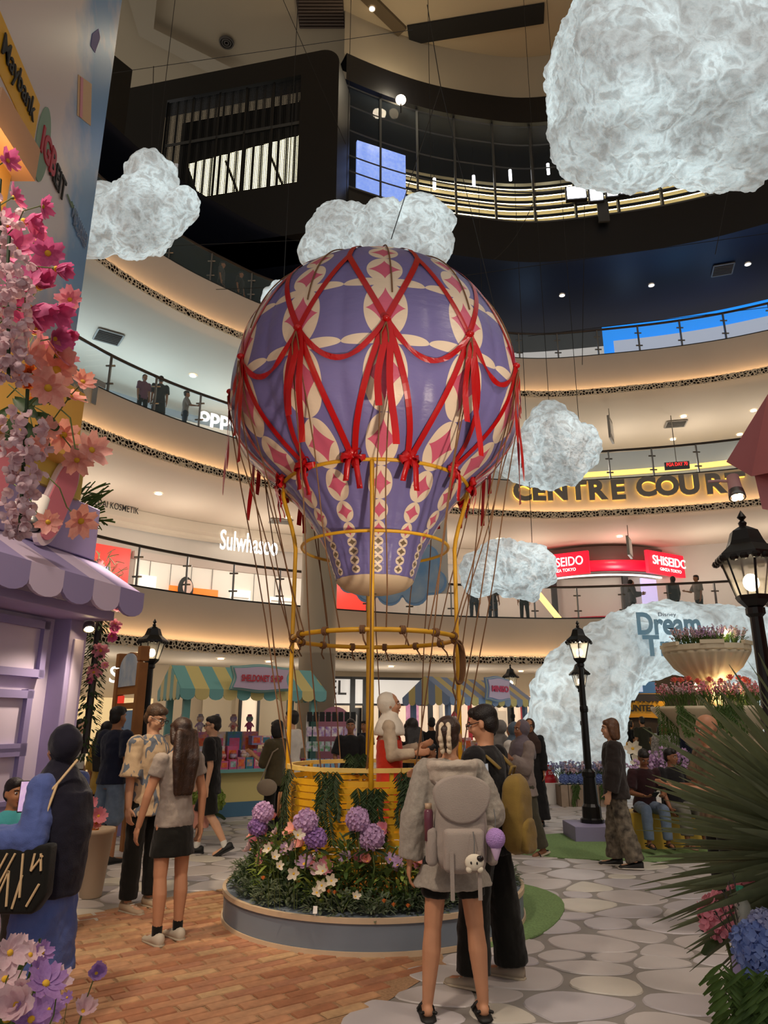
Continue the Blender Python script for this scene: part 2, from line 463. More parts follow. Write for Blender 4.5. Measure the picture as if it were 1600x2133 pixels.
# ------------------------------------------------------------------ bricks laid in running courses on a sandy bed
BK = thing('floor_brick_paving', None, None); BK['kind'] = 'structure'
mb = MB(); n = len(BR_POLY); mb.add([(p.x, p.y, -.0005) for p in BR_POLY], [tuple(range(n))]); mb.build('mortar_bed', M_sand, BK)
M_brick = [mat('brick_%d' % i, c, .8, var=.16, vscale=14, bump=.15, bscale=90) for i, c in enumerate(('#b88460', '#c09068', '#a8704f', '#c29c72', '#ad785a', '#b98a66'))]
a0 = onz(560, 1930); a1 = onz(700, 1905); ang = math.radians(36)
ux = Vector((math.cos(ang), math.sin(ang), 0)); uy = Vector((-ux.y, ux.x, 0)); org = Vector((-1, 5, 0))
BL, BW, GAP = .30, .098, .012
me_b = []
for m in M_brick:
    mb = MB(); hx, hy = BL/2-GAP/2, BW/2-GAP/2; e = .004
    mb.add([(-hx, -hy, 0), (hx, -hy, 0), (hx, hy, 0), (-hx, hy, 0), (-hx+e, -hy+e, .008), (hx-e, -hy+e, .008), (hx-e, hy-e, .008), (-hx+e, hy-e, .008)],
           [(4, 5, 6, 7), (0, 1, 5, 4), (1, 2, 6, 5), (2, 3, 7, 6), (3, 0, 4, 7)])
    me_b.append(mb.mesh('brick', m))
bl = []
for i in range(-40, 40):
    for j in range(-70, 70):
        c = org+ux*(i*BL+(BL/2 if j % 2 else 0)+.02*math.sin(j*7.1))+uy*(j*BW)
        if all(inside(BR_POLY, (c+ux*sx*(BL/2)+uy*sy*(BW/2)).x, (c+ux*sx*(BL/2)+uy*sy*(BW/2)).y) for sx in (-1, 1) for sy in (-1, 1)):
            if c.y < 2.5: continue
            vis = abs(c.x) < c.y*.60+.2 and c.y > 4.2
            hid = (c-Vector((-.07, 6.97, 0))).length < 1.2
            bl.append((0 if (not vis or hid) else 1/c.y**3, c))
bl.sort(key=lambda t: -t[0])
rest = [MB() for _ in M_brick]
for q, (w, c) in enumerate(bl):
    k = rs.randrange(6); rz = ang+rs.uniform(-.012, .012); c = c+Vector((rs.uniform(-.004, .004), rs.uniform(-.004, .004), rs.uniform(-.002, .002)))
    if q < 300: obj('brick', me_b[k], BK, loc=c, rot=(0, 0, rz), scale=(rs.uniform(.94, 1.0), 1, 1))
    else:
        M = T(*c) @ RZ(rz); rest[k].add([M @ v.co for v in me_b[k].vertices], [tuple(p.vertices) for p in me_b[k].polygons])
mbr = MB()
for k, r in enumerate(rest):
    mbr.cur = k; mbr.add(r.v, r.f)
mbr.build('further_bricks', M_brick, BK, kind='stuff')
# green turf mats
M_turf = mat('green_turf', '#74905a', .95, var=.25, vscale=60, bump=.5, bscale=200)
def mat_disc(name, pl, label):
    mb = MB(); n = len(pl); mb.add([(p[0], p[1], .0) for p in pl]+[(p[0], p[1], .012) for p in pl], [tuple(range(n, 2*n))]+[(i, (i+1) % n, (i+1) % n+n, i+n) for i in range(n)])
    return mb.build(name, M_turf, label=label, cat='mat')
mat_disc('turf_mat', [(.27+1.36*math.cos(a)*(1+.06*math.sin(3*a)), 7.15+1.36*math.sin(a)) for a in [2*PI*i/48 for i in range(48)]], 'round green turf mat under the balloon platform')
c = onz(1320, 1770)
mat_disc('turf_mat', [(c.x+.15+1.9*math.cos(a)*(1+.12*math.sin(2*a+1)), c.y+.3+1.15*math.sin(a)) for a in [2*PI*i/40 for i in range(40)]], 'wavy green turf mat under the yellow bench and lamp block')
# ------------------------------------------------------------------ gallery lighting and ceiling fittings
M_lens = mat('downlight_lens', '#fff2dc', .4, emit=9, ecol='#ffe6c0')
M_white = mat('white_paint', '#e6e0d8', .5)
mb = MB(); mb.lathe([(.12, 0), (.15, -.012), (.15, -.02), (.115, -.02)], n=16, cap=False); ME_DLR = mb.mesh('trim_ring', M_white, True)
mb = MB(); mb.lathe([(.001, -.012), (.115, -.014)], n=16, cap=False); ME_DLL = mb.mesh('lens', M_lens)
def downlight(px, py, z, label, group, energy=0):
    p = onz(px, py, z)
    t = thing('downlight', label, 'ceiling light', p, 0, group)
    obj('trim_ring', ME_DLR, t); obj('lens', ME_DLL, t)
    if energy: lamp('downlight_lamp', 'SPOT', (p.x, p.y, z-.08), energy, (1, .85, .66), (p.x, p.y, 0), .1, 150, .8)
for q in ((287, 1361), (815, 1388), (1085, 1398), (460, 1372), (560, 1378)):
    downlight(*q, 3.53, 'small round downlight in the ground floor gallery ceiling', 'ground floor downlights', 25)
for q in ((330, 1028), (600, 1078), (1040, 1123), (1162, 1153), (1291, 1117), (1405, 1147), (1575, 1196)):
    downlight(*q, 8.83, 'small round downlight in the ceiling over the cosmetics shop gallery', 'first gallery downlights', 45)
for q in ((402, 782), (1424, 867), (1570, 855), (1402, 915), (1541, 905), (1518, 940), (1386, 953), (1261, 963), (1155, 905)):
    downlight(*q, 13.73, 'small round downlight in the second gallery ceiling', 'second gallery downlights', 45)
for q in ((588, 531), (1171, 615), (1357, 594), (1558, 550)):
    downlight(*q, 20.05, 'round downlight glowing in the dark blue top ceiling', 'top gallery downlights', 12)
# unseen fill lamps added inside each gallery to brighten its ceiling and walls
def gallery_fill(z, off, xs, e, col=(1, .91, .80)):
    for px in xs:
        r = wallpt(px, 1000, off)
        if r: lamp('gallery_fill_light', 'POINT', (r[0].x, r[0].y, z), e, col, None, .35)
gallery_fill(2.3, 3.4, (60, 250, 450, 640, 800, 960, 1120, 1500), 62)
gallery_fill(7.2, 3.3, (40, 200, 380, 560, 740, 920, 1100, 1280, 1460, 1620), 95)
gallery_fill(12.0, 3.8, (20, 140, 280, 430), 95, (.62, .84, 1.0))
gallery_fill(12.0, 3.8, (560, 760, 960, 1130, 1300, 1460, 1620), 105)
gallery_fill(18.0, 4.5, (1120, 1350, 1560), 25, (.35, .6, 1.0))
# air vents
M_vent = mat('vent_grey', '#8b857c', .5); M_slot = mat('vent_slot', '#2a2622', .8)
def vent(px, py, z, w, d, rz, label):
    p = onz(px, py, z); t = thing('air_vent', label, 'vent', p, rz)
    mb = MB()
    for sx in (-1, 1): mb.box((sx*w/2, 0, -.01), (.05, d, .03))
    for sy in (-1, 1): mb.box((0, sy*d/2, -.01), (w, .05, .03))
    mb.build('frame', M_vent, t)
    mb = MB(); mb.box((0, 0, .0), (w-.04, d-.04, .008)); mb.build('backing', M_slot, t)
    n = 7
    for i in range(n):
        mb = MB(); mb.box((0, -d/2+(i+.5)*d/n, -.015), (w-.06, d/n*.4, .02), Matrix.Rotation(.5, 3, 'X')); mb.build('slat', M_vent, t)
vent(226, 702, 13.72, .8, .8, .6, 'square louvred air vent in the ceiling over the phone shop')
vent(131, 997, 8.82, .9, .5, .4, 'louvred air vent in the ceiling left of the cosmetics shop lettering')
vent(585, 1086, 8.82, .8, .6, .3, 'louvred air vent above the white cosmetics shop sign')
vent(1408, 883, 13.72, .8, .7, -.2, 'louvred air vent above the big grey court lettering')
vent(1490, 968, 13.72, .8, .6, -.2, 'louvred air vent near the red digital display')
vent(1485, 1178, 8.82, .9, .5, -.2, 'louvred air vent right of the red kiosk sign')
vent(1470, 1200, 8.82, .9, .5, -.2, 'lower louvred air vent right of the red kiosk sign')
vent(1506, 562, 20.0, .8, .8, -.3, 'square air vent in the dark blue ceiling')
p = onz(668, 22, 30.95); t = thing('roof_grille', 'large brown slatted grille in the roof plaster', 'vent', p, 0)
mb = MB(); mb.box((0, 0, 0), (2.0, 1.6, .04)); mb.build('backing', mat('grille_brown', '#3c2f26', .7), t)
for i in range(11):
    mb = MB(); mb.box((0, -.75+i*.15, -.05), (1.95, .07, .03)); mb.build('slat', mat('grille_slat', '#5a4a3c', .6), t)
p = onz(472, 88, 30.95); mb = MB()
for r in (.34, .24, .14): mb.lathe([(r, 0), (r-.02, -.06), (r-.07, -.06), (r-.07, 0)], n=24, cap=False)
t = thing('ceiling_speaker', 'round ringed diffuser in the roof plaster', 'vent', p); mb.build('ring_cone', mat('diffuser_dark', '#4a4238', .6), t, True)
mb = MB(); mb.lathe([(.001, .01), (.3, .01)], n=24); mb.build('backing', M_slot, t)
# roof recess with a beam and a lit downlight
p0, p1 = onz(730, -40, 30.9), onz(838, 66, 30.9)
mb = MB(); d = (p1-p0); mb.box((p0+p1)/2+Vector((0, 0, .05)), (.5, d.length, .25), Matrix.Rotation(math.atan2(-d.x, d.y), 3, 'Z')); mb.build('trim_roof_beam', mat('roof_beam', '#5c4d36', .8), kind='structure')
p0, p1 = onz(852, 48, 30.9), onz(1140, 0, 30.9)
mb = MB(); d = p1-p0; mb.box((p0+p1)/2+Vector((0, .6, .02)), (d.length, .9, .1), Matrix.Rotation(math.atan2(d.y, d.x), 3, 'Z')); mb.build('trim_roof_slot', mat('roof_slot', '#14120f', .8), kind='structure')
p0, p1 = onz(300, -20, 30.9), onz(500, 150, 30.9)
mb = MB(); mb.add([onz(250, -60, 30.6), onz(330, -30, 30.6), onz(320, 60, 30.6), onz(500, 150, 30.6), onz(470, 170, 30.6), onz(290, 75, 30.6)], [(0, 1, 2, 5), (5, 2, 3, 4)])
mb.build('trim_roof_step', mat('roof_step', '#b3a58c', .8), kind='structure')
downlight(775, 18, 30.8, 'downlight in the roof recess beside the beam', None, 0)
p, n = wallpt(835, 208, -.4)
t = thing('flood_lamp', 'bright round flood lamp above the dark window header', 'lamp', p)
mb = MB(); mb.ell((0, 0, 0), (.22, .18, .22), 14, 10); mb.build('bulb', mat('flood_glow', '#fff0d8', .5, emit=12, ecol='#ffe2b8'), t, True)
mb = MB(); mb.tube([(0, 0, -.2), (0, .2, -.5)], .03); mb.build('bracket', M_black, t)
lamp('flood_lamp_light', 'POINT', p+Vector((0, -.8, .6)), 120, (1, .86, .62), None, .2)
# curved window band of the top storey: mullions, transoms, panes; louvred lit wall behind
M_win = glass('tinted_glass', '#5a6672', .05, .16); M_frame = mat('window_frame_grey', '#55585a', .4, .6)
lo = nearest(735, 300, 0, 0)-1; hi = nearest(1640, 300, 0, 0)+2
WN = thing('window_1', None, None); WN['kind'] = 'structure'
pts = ring(.0, 22, lo, hi); dense = [pts[i].lerp(pts[i+1], j/10) for i in range(len(pts)-1) for j in range(10)]+[pts[-1]]
L = [0]
for i in range(1, len(dense)): L.append(L[-1]+(dense[i]-dense[i-1]).length)
nm = round(L[-1]/1.75); marks = []
for k in range(nm+1):
    s = L[-1]*k/nm; i = max(j for j in range(len(L)) if L[j] <= s+1e-6); marks.append(dense[i])
zs = [22, 22.75, 23.5, 24.75, 26.0, 27.0]
for a in marks:
    mb = MB(); mb.box((a.x, a.y, 24.5), (.09, .16, 5.0)); mb.build('mullion', M_frame, WN)
for z in zs:
    mb = MB(); mb.tube([Vector((p.x, p.y, z)) for p in dense[::3]+[dense[-1]]], .04, 4); mb.build('transom', M_frame, WN)
for a, b in zip(marks[:-1], marks[1:]):
    for z0, z1 in zip(zs[:-1], zs[1:]):
        mb = MB(); mb.add([(a.x, a.y, z0), (b.x, b.y, z0), (b.x, b.y, z1), (a.x, a.y, z1)], [(0, 1, 2, 3)]); mb.build('pane', M_win, WN)
band('wall_top_shop', [(4.5, 21.9), (4.5, 27.5)], mat('top_shop_dark', '#15161a', .6), lo-2, hi+2)
band('floor_top_shop', [(0, 21.95), (4.6, 21.95)], M_black, lo-2, hi+2)
band('ceiling_top_shop', [(0, 27.3), (4.6, 27.3)], M_black, lo-2, hi+2)
M_louv = mat('warm_louvre', '#e0d2a4', .6); M_tubeL = mat('louvre_tube_light', '#fff3cf', .5, emit=7, ecol='#ffedbf')
i0 = nearest(850, 300, 0, 0)
LV = thing('lit_louvre_wall', 'wall of pale horizontal louvres lit by tube lights behind the curved window', 'screen')
for k in range(8):
    z = 22.75+k*.40
    band('louvre', [(2.0, z), (2.15, z+.30)], M_louv, i0, hi+2, LV)
    if k < 7: band('light_tube', [(1.80, z+.02), (1.80, z+.07)], M_tubeL, i0, hi+2, LV)
# blue screen behind the leftmost window bays
M_scr = mat('blue_screen', '#7f9fe0', .4, emit=1.1, c2='#c9d8ff', vscale=7); MATS['blue_screen'].node_tree.nodes['Principled BSDF'].inputs['Emission Color'].default_value = (*lin('#7d9ceb'), 1)
a, n = wallpt(752, 350, 1.0); b, n2 = wallpt(835, 350, 1.0)
mb = MB(); mb.box(((a.x+b.x)/2, (a.y+b.y)/2, 23.9), ((b-a).length+.3, .12, 3.0), Matrix.Rotation(math.atan2(b.y-a.y, b.x-a.x), 3, 'Z'))
mb.build('blue_screen', M_scr, label='glowing blue screen behind the leftmost curved window bays', cat='screen')
# hanging tube lamps and a white pixel-letter lightbox behind the glass
M_tubeW = mat('tube_white', '#f4f6ff', .5, emit=7)
for i, (px, py) in enumerate(((905, 383), (987, 377), (1063, 365), (1142, 352))):
    p, n = wallpt(px, py, 1.6); t = thing('hanging_tube_lamp', 'white tube lamp hanging behind the curved window, number %s from the left' % ('first', 'second', 'third', 'fourth')[i], 'lamp', p, 0, 'tube lamps behind the window')
    mb = MB(); mb.tube([(0, 0, -.28), (0, 0, .28)], .07); mb.build('tube', M_tubeW, t, True)
    mb = MB(); mb.tube([(0, 0, .28), (0, 0, 27.2-p.z)], .012, 5); mb.build('cord', M_black, t)
p, n = wallpt(1248, 408, -.3); LB = thing('pixel_lightbox', 'white glowing block letters in black casing below the huge cloud', 'sign', p, -.12)
for (x, z, w, h) in ((-.95, .1, .75, .55), (-.15, 0, .5, .7), (.5, .1, .4, .6), (1.05, .15, .42, .55)):
    mb = MB(); mb.box((x, -.1, z), (w+.12, .2, h+.12)); q = mb.build('casing', M_black, LB)
    mb = MB(); mb.box((x, -.22, z), (w, .04, h)); mb.build('light_panel', M_tubeW, LB)
mb = MB(); mb.box((.1, 0, -.75), (.45, .1, 1.1)); mb.build('mounting_post', M_frame, LB)
# boxed screen volume on the left: rounded corner, perforated curtain, bright view behind
BX = thing('screen_box', 'black boxed volume with rounded corner and perforated window bays', 'screen')
A = Vector((-13.0, 24.0, 0)); B = Vector((-1.75, 21.6, 0)); u = (B-A).normalized(); nn = Vector((u.y, -u.x, 0)); Lb = (B-A).length
def bxp(s, z, o=0): return A+u*s+nn*o+Vector((0, 0, z))
prof = [(0, 18.6), (Lb, 18.6), (Lb, 26.3)]+[(Lb-.75+.75*math.cos(a), 26.3+.75*math.sin(a)) for a in [PI/16*i for i in range(1, 9)]]+[(0, 27.05)]
wx0, wx1, wz0, wz1 = Lb-7.3, Lb-1.55, 20.9, 26.0
def ringpoly(o): return [bxp(s, z, o) for s, z in prof]
mb = MB(); P = ringpoly(0); n = len(P)
# front face with window hole: built as four slabs plus rounded corner cap
for (s0, s1, z0, z1) in ((0, wx0, 18.6, 27.05), (wx0, wx1, 18.6, wz0), (wx0, wx1, wz1, 27.05), (wx1, Lb-.75, 18.6, 27.05)):
    mb.add([bxp(s0, z0), bxp(s1, z0), bxp(s1, z1), bxp(s0, z1)], [(0, 1, 2, 3)])
cp = [(Lb-.75, 18.6), (Lb, 18.6)]+[q for q in prof[2:-1]]+[(Lb-.75, 27.05)]
mb.add([bxp(s, z) for s, z in cp], [tuple(range(len(cp)))])
side = prof
mb.add([bxp(s, z) for s, z in side]+[bxp(s, z, -1.7) for s, z in side], [(i, i+len(side), (i+1) % len(side)+len(side), (i+1) % len(side)) for i in range(len(side))])
mb.build('shell', M_navy, BX)
def perf_mat():
    m = bpy.data.materials.new('perforated_mesh'); m.use_nodes = True; nt = m.node_tree; b = nt.nodes['Principled BSDF']
    b.inputs['Base Color'].default_value = (.006, .007, .008, 1); b.inputs['Roughness'].default_value = .6
    tc = nt.nodes.new('ShaderNodeTexCoord'); v = nt.nodes.new('ShaderNodeTexVoronoi'); v.inputs['Scale'].default_value = 14; v.inputs['Randomness'].default_value = 0
    g = nt.nodes.new('ShaderNodeMath'); g.operation = 'LESS_THAN'; g.inputs[1].default_value = .44
    tr = nt.nodes.new('ShaderNodeBsdfTransparent'); mx = nt.nodes.new('ShaderNodeMixShader')
    nt.links.new(tc.outputs['Object'], v.inputs['Vector']); nt.links.new(v.outputs['Distance'], g.inputs[0]); nt.links.new(g.outputs[0], mx.inputs[0])
    nt.links.new(b.outputs[0], mx.inputs[1]); nt.links.new(tr.outputs[0], mx.inputs[2]); nt.links.new(mx.outputs[0], nt.nodes['Material Output'].inputs['Surface']); return m
M_perf = perf_mat()
nb = 5
for k in range(nb):
    s0 = wx0+(wx1-wx0)*k/nb; s1 = wx0+(wx1-wx0)*(k+1)/nb
    mb = MB(); mb.add([bxp(s0, wz0, -.15), bxp(s1, wz0, -.15), bxp(s1, wz1, -.15), bxp(s0, wz1, -.15)], [(0, 1, 2, 3)]); mb.build('perforated_panel', M_perf, BX)
    mb = MB(); mb.add([bxp(s0-.05, wz0, -.1), bxp(s0+.05, wz0, -.1), bxp(s0+.05, wz1, -.1), bxp(s0-.05, wz1, -.1)], [(0, 1, 2, 3)]); mb.build('mullion', M_black, BX)
mb = MB(); mb.add([bxp(wx0, 23.7, -.1), bxp(wx1, 23.7, -.1), bxp(wx1, 23.85, -.1), bxp(wx0, 23.85, -.1)], [(0, 1, 2, 3)]); mb.build('transom', M_frame, BX)
M_view = mat('bright_room', '#f2edc8', .6, emit=2.2, ecol='#fff6cc')
pl = [bxp(wx0+.3, 24.1, -1.5), bxp(wx0+1.7, 20.4, -1.5), bxp(wx1-.1, 20.4, -1.5), bxp(wx1-.1, 22.8, -1.5), bxp(wx1-.5, 24.6, -1.5)]
mb = MB(); mb.add([bxp(wx0-.2, 18.8, -1.65), bxp(wx1+.2, 18.8, -1.65), bxp(wx1+.2, 26.5, -1.65), bxp(wx0-.2, 26.5, -1.65)], [(0, 1, 2, 3)]); mb.build('back_panel', M_black, BX)
mb = MB(); mb.add(pl, [tuple(range(5))]); mb.build('lit_opening', M_view, BX)
for s in (wx0+2.2, wx0+4.1):
    mb = MB(); mb.tube([bxp(s, 23.6, -1.2), bxp(s+1.3, 20.2, -1.2)], .06, 5); mb.build('brace', M_dark, BX)
mb = MB(); mb.tube([bxp(wx0+.5, 20.9, -1.2), bxp(wx1, 21.2, -1.2)], .05, 5); mb.build('brace', M_dark, BX)
# ------------------------------------------------------------------ hot air balloon: envelope, ribbons, ropes, basket, platform
AX, AY = -.09, 6.97
NG = 12; PH0 = -PI/2+math.radians(4)          # a motif column faces the camera
PROF = [(0.02, 6.46), (.25, 6.44), (.5, 6.375), (.75, 6.26), (1.0, 6.085), (1.2, 5.87), (1.36, 5.60), (1.47, 5.28), (1.52, 4.94), (1.49, 4.62), (1.39, 4.34), (1.20, 4.10),
        (1.02, 3.95), (.86, 3.79), (.735, 3.63), (.63, 3.48), (.54, 3.33), (.475, 3.20), (.43, 3.06), (.385, 2.93)]
def prof_at(P, n):
    Q = [Vector((r, 0, z)) for r, z in P]; Q = [Q[0]*2-Q[1]]+Q+[Q[-1]*2-Q[-2]]
    return [(v.x, v.z) for v in catmull([tuple(q) for q in Q], n)]
FINE = prof_at(PROF, 5)
AL = [0]
for i in range(1, len(FINE)): AL.append(AL[-1]+hypot(FINE[i][0]-FINE[i-1][0], FINE[i][1]-FINE[i-1][1]))
def rad_z(z):
    for i in range(len(FINE)-1):
        if FINE[i][1] >= z >= FINE[i+1][1]:
            t = (FINE[i][1]-z)/max(1e-6, FINE[i][1]-FINE[i+1][1]); return FINE[i][0]*(1-t)+FINE[i+1][0]*t
    return FINE[-1][0] if z < FINE[-1][1] else 0
def env_pt(phi, z, o=0.012):
    r = max(rad_z(z), .02)
    e = .02; s = (rad_z(z+e)-rad_z(z-e))/(2*e); nv = Vector((1, 0, -s)).normalized()
    r += nv.x*o; zz = z+nv.z*o
    return Vector((AX+r*math.cos(phi), AY+r*math.sin(phi), zz))
# motif rows (z boundaries of the chained ovals) and half widths
ROWS = [(6.40, .0), (6.20, .09), (5.99, .12), (5.74, .14), (5.385, .165), (4.77, .195), (4.185, .195), (3.83, .15), (3.575, .112), (3.40, .084), (3.265, .062), (3.185, .05), (3.105, .05), (3.02, .048), (2.945, .044)]
def row_of(z):
    for i in range(len(ROWS)-1):
        if ROWS[i][0] >= z >= ROWS[i+1][0]: return i
    return None
def env_mat():
    m = bpy.data.materials.new('printed_balloon_vinyl'); m.use_nodes = True; nt = m.node_tree; b = nt.nodes['Principled BSDF']
    b.inputs['Roughness'].default_value = .38; b.inputs['Specular IOR Level'].default_value = .45
    def node(t, **k):
        n = nt.nodes.new(t)
        for a, v in k.items(): setattr(n, a, v)
        return n
    def mth(op, a, bb=None):
        n = node('ShaderNodeMath', operation=op)
        for i, v in enumerate((a, bb)):
            if v is None: continue
            if isinstance(v, (int, float)): n.inputs[i].default_value = v
            else: nt.links.new(v, n.inputs[i])
        return n.outputs[0]
    u1 = node('ShaderNodeUVMap', uv_map='motif'); s1 = node('ShaderNodeSeparateXYZ'); nt.links.new(u1.outputs[0], s1.inputs[0])
    u2 = node('ShaderNodeUVMap', uv_map='chain'); s2 = node('ShaderNodeSeparateXYZ'); nt.links.new(u2.outputs[0], s2.inputs[0])
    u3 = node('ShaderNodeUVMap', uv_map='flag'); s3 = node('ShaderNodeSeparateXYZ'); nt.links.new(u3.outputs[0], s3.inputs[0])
    X = mth('ABSOLUTE', s1.outputs[0]); Y = mth('ABSOLUTE', s1.outputs[1])
    ov = mth('LESS_THAN', mth('ADD', mth('POWER', X, 2.0), mth('POWER', Y, 2.0)), 1.0)
    dm = mth('LESS_THAN', mth('ADD', mth('POWER', mth('DIVIDE', X, .93), .72), mth('POWER', mth('DIVIDE', Y, .78), .72)), 1.0)
    cx = mth('SUBTRACT', mth('MULTIPLY', mth('ABSOLUTE', s2.outputs[0]), 2.0), 1.0)
    ln = mth('LESS_THAN', mth('ADD', mth('POWER', mth('ABSOLUTE', cx), 2.0), mth('POWER', mth('ABSOLUTE', mth('DIVIDE', s2.outputs[1], .05)), 2.0)), 1.0)
    cream = mth('MAXIMUM', ov, ln); pink = mth('MULTIPLY', dm, ov)
    def mix(f, a, bb):
        n = node('ShaderNodeMix', data_type='RGBA'); nt.links.new(f, n.inputs[0])
        for i, v in ((6, a), (7, bb)):
            if isinstance(v, tuple): n.inputs[i].default_value = (*v, 1)
            else: nt.links.new(v, n.inputs[i])
        return n.outputs[2]
    col = mix(cream, lin('#756da3'), lin('#e8d3ba'))
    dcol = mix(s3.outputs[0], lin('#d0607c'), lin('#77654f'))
    col = mix(pink, col, dcol); nt.links.new(col, b.inputs['Base Color'])
    tc = node('ShaderNodeTexCoord'); nz = node('ShaderNodeTexNoise'); nz.inputs['Scale'].default_value = 5; nz.inputs['Detail'].default_value = 6
    mp = node('ShaderNodeMapping'); mp.inputs['Scale'].default_value = (1, 1, 2.2); nt.links.new(tc.outputs['Object'], mp.inputs[0]); nt.links.new(mp.outputs[0], nz.inputs['Vector'])
    bp = node('ShaderNodeBump'); bp.inputs['Strength'].default_value = .28; bp.inputs['Distance'].default_value = .04
    nt.links.new(nz.outputs['Fac'], bp.inputs['Height']); nt.links.new(bp.outputs[0], b.inputs['Normal'])
    return m
HAB = thing('hot_air_balloon', 'purple hot air balloon display with pink diamond print, red ribbons and yellow slatted basket', 'balloon', (AX, AY, .25))
me_v = []; me_f = []; uvA = []; uvB = []; uvC = []; NSEG = 24
zlist = sorted(set([round(z, 4) for r, z in FINE if 2.93 <= z <= 6.455]+[r[0] for r in ROWS]), reverse=True)
for z in zlist:
    for g in range(NG):
        for k in range(NSEG):
            f = (k/NSEG-.5); phi = PH0+(g+f)*2*PI/NG
            r = rad_z(z)*(1-.012*(2*abs(f))**6+.004)
            if z < 4.6: r *= 1+.004*math.sin(phi*37+z*9)
            # pinched seams
            r += .0035*math.sin(z*60+g)*(max(0, 2*abs(f)-.93)/.07)
            me_v.append((r*math.cos(phi), r*math.sin(phi), z-6.46))
N = NG*NSEG
for i in range(len(zlist)-1):
    zm = (zlist[i]+zlist[i+1])/2; ro = row_of(zm)
    for c in range(N):
        me_f.append((i*N+c, (i+1)*N+c, (i+1)*N+(c+1) % N, i*N+(c+1) % N))
        for (zz, cc) in ((zlist[i], c), (zlist[i+1], c), (zlist[i+1], c+1), (zlist[i], c+1)):
            g = c//NSEG; f = (cc-g*NSEG)/NSEG-.5; xr = f*2*PI/NG*rad_z(zz)
            if ro is None: uvA.extend((9, 9))
            else:
                z0, z1 = ROWS[ro][0], ROWS[ro+1][0]; uvA.extend((xr/ROWS[ro+1][1], (zz-(z0+z1)/2)/((z0-z1)/2)))
            dz = zz-(5.385 if zm > 5.08 else 4.77)
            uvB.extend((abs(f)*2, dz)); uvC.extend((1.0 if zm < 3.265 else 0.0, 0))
me = bpy.data.meshes.new('envelope_skin'); me.from_pydata(me_v, [], me_f)
for nme, dat in (('motif', uvA), ('chain', uvB), ('flag', uvC)):
    l = me.uv_layers.new(name=nme); l.data.foreach_set('uv', dat)
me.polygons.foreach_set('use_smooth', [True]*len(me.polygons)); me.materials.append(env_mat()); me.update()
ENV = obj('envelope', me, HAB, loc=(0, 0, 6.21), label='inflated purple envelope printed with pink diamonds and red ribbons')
mb = MB(); mb.lathe([(.385, -3.53), (.37, -3.56), (.31, -3.61), (.2, -3.645), (.02, -3.655)], n=40, flute=.012, nf=20, cap=False)
mb.build('mouth_cap', mat('cream_cloth', '#dcc3a2', .7, bump=.2, bscale=30), ENV, True)
# red satin ribbons
M_rib = mat('red_satin', '#b4090f', .30, spec=.5)
def ribbon(path, w, parent, name='ribbon', flat_to=None, twist=0):
    """strip of width w along world points, lying tangential to the envelope"""
    rows = []; n = len(path); off = parent.matrix_world.translation if False else Vector((AX, AY, 6.46))
    for i, p in enumerate(path):
        t = (path[min(i+1, n-1)]-path[max(i-1, 0)]).normalized()
        rad = Vector((p.x-AX, p.y-AY, (p.z-4.9)*.8)); rad = rad-t*rad.dot(t)
        if rad.length < 1e-4: rad = Vector((1, 0, 0))
        rad.normalize(); s = t.cross(rad)
        if twist: s = Matrix.Rotation(twist*math.sin(i*.9), 3, t) @ s
        rows.append([p-s*w/2-off, p+rad*.001-off, p+s*w/2-off])
    mb = MB(); mb.sheet(rows); o = mb.build(name, M_rib, parent)
    so = o.modifiers.new('thickness', 'SOLIDIFY'); so.thickness = .002
    return o
def gphi(g): return PH0+g*2*PI/NG
rr = random.Random(11)
ZN, ZT, ZR = 4.95, 5.80, 3.87
def surf(p0, z0, p1, z1, n=14, bow=0, o=.014):
    out = []
    for i in range(n+1):
        t = i/n; z = z0+(z1-z0)*t - bow*4*t*(1-t); out.append(env_pt(p0+(p1-p0)*t, z, o))
    return out
for g in range(NG):
    p = gphi(g); h = PI/NG
    for s in (-1, 1):
        ribbon(surf(p, ZN, p+s*h, ZT, 14), .055, ENV)
        ribbon(surf(p, ZN, p+s*h*.93, ZR+.05, 18, .03, .02), .055, ENV)
    ribbon(surf(p+h, ZT, p+h, 6.40, 5), .05, ENV)
    ribbon(surf(p, ZN, p+2*h, ZN, 20, .34, .03), .05, ENV, 'ribbon_swag', twist=.35)
    q = env_pt(p, ZN, .03); out = Vector((math.cos(p), math.sin(p), 0)); sd = Vector((-out.y, out.x, 0))
    mb = MB(); mb.ell(q-Vector((AX, AY, 6.46)), (.04, .04, .03), 8, 6); mb.build('knot', M_rib, ENV, True)
    for k, (dx, ln) in enumerate(((-.07, .78+.1*rr.random()), (.07, 1.1+.12*rr.random()))):
        path = []
        for i in range(12):
            t = i/11; z = q.z-ln*t; rr_ = max(rad_z(z)+.03, 1.52+.02 if z < 4.94 else 0)
            path.append(Vector((AX, AY, z))+out*(rr_)+sd*(dx*(t**.6)+.015*math.sin(t*7+k)))
        ribbon(path, .06, ENV, 'ribbon_tail', twist=.15)
# rope lines over the upper envelope
M_rope = mat('brown_rope', '#7a5638', .9, bump=.6, bscale=120)
for g in range(NG):
    p = gphi(g)+.04
    mb = MB(); mb.tube([v-Vector((AX, AY, 6.46)) for v in [env_pt(p, z, .016) for z in [6.45-.04*i for i in range(31)]]], .007, 5); mb.build('rope', M_rope, ENV)
mb = MB(); mb.tube([(0, 0, -.01), (0, 0, .06)], .03); mb.build('crown_knot', M_rope, ENV)
for k in range(10):
    a = 2*PI*k/10; mb = MB(); mb.tube([(0, 0, .16), (.2*math.cos(a), .2*math.sin(a), .0), (.35*math.cos(a), .35*math.sin(a), -.045)], .004, 4); mb.build('crown_cord', M_rope, ENV)
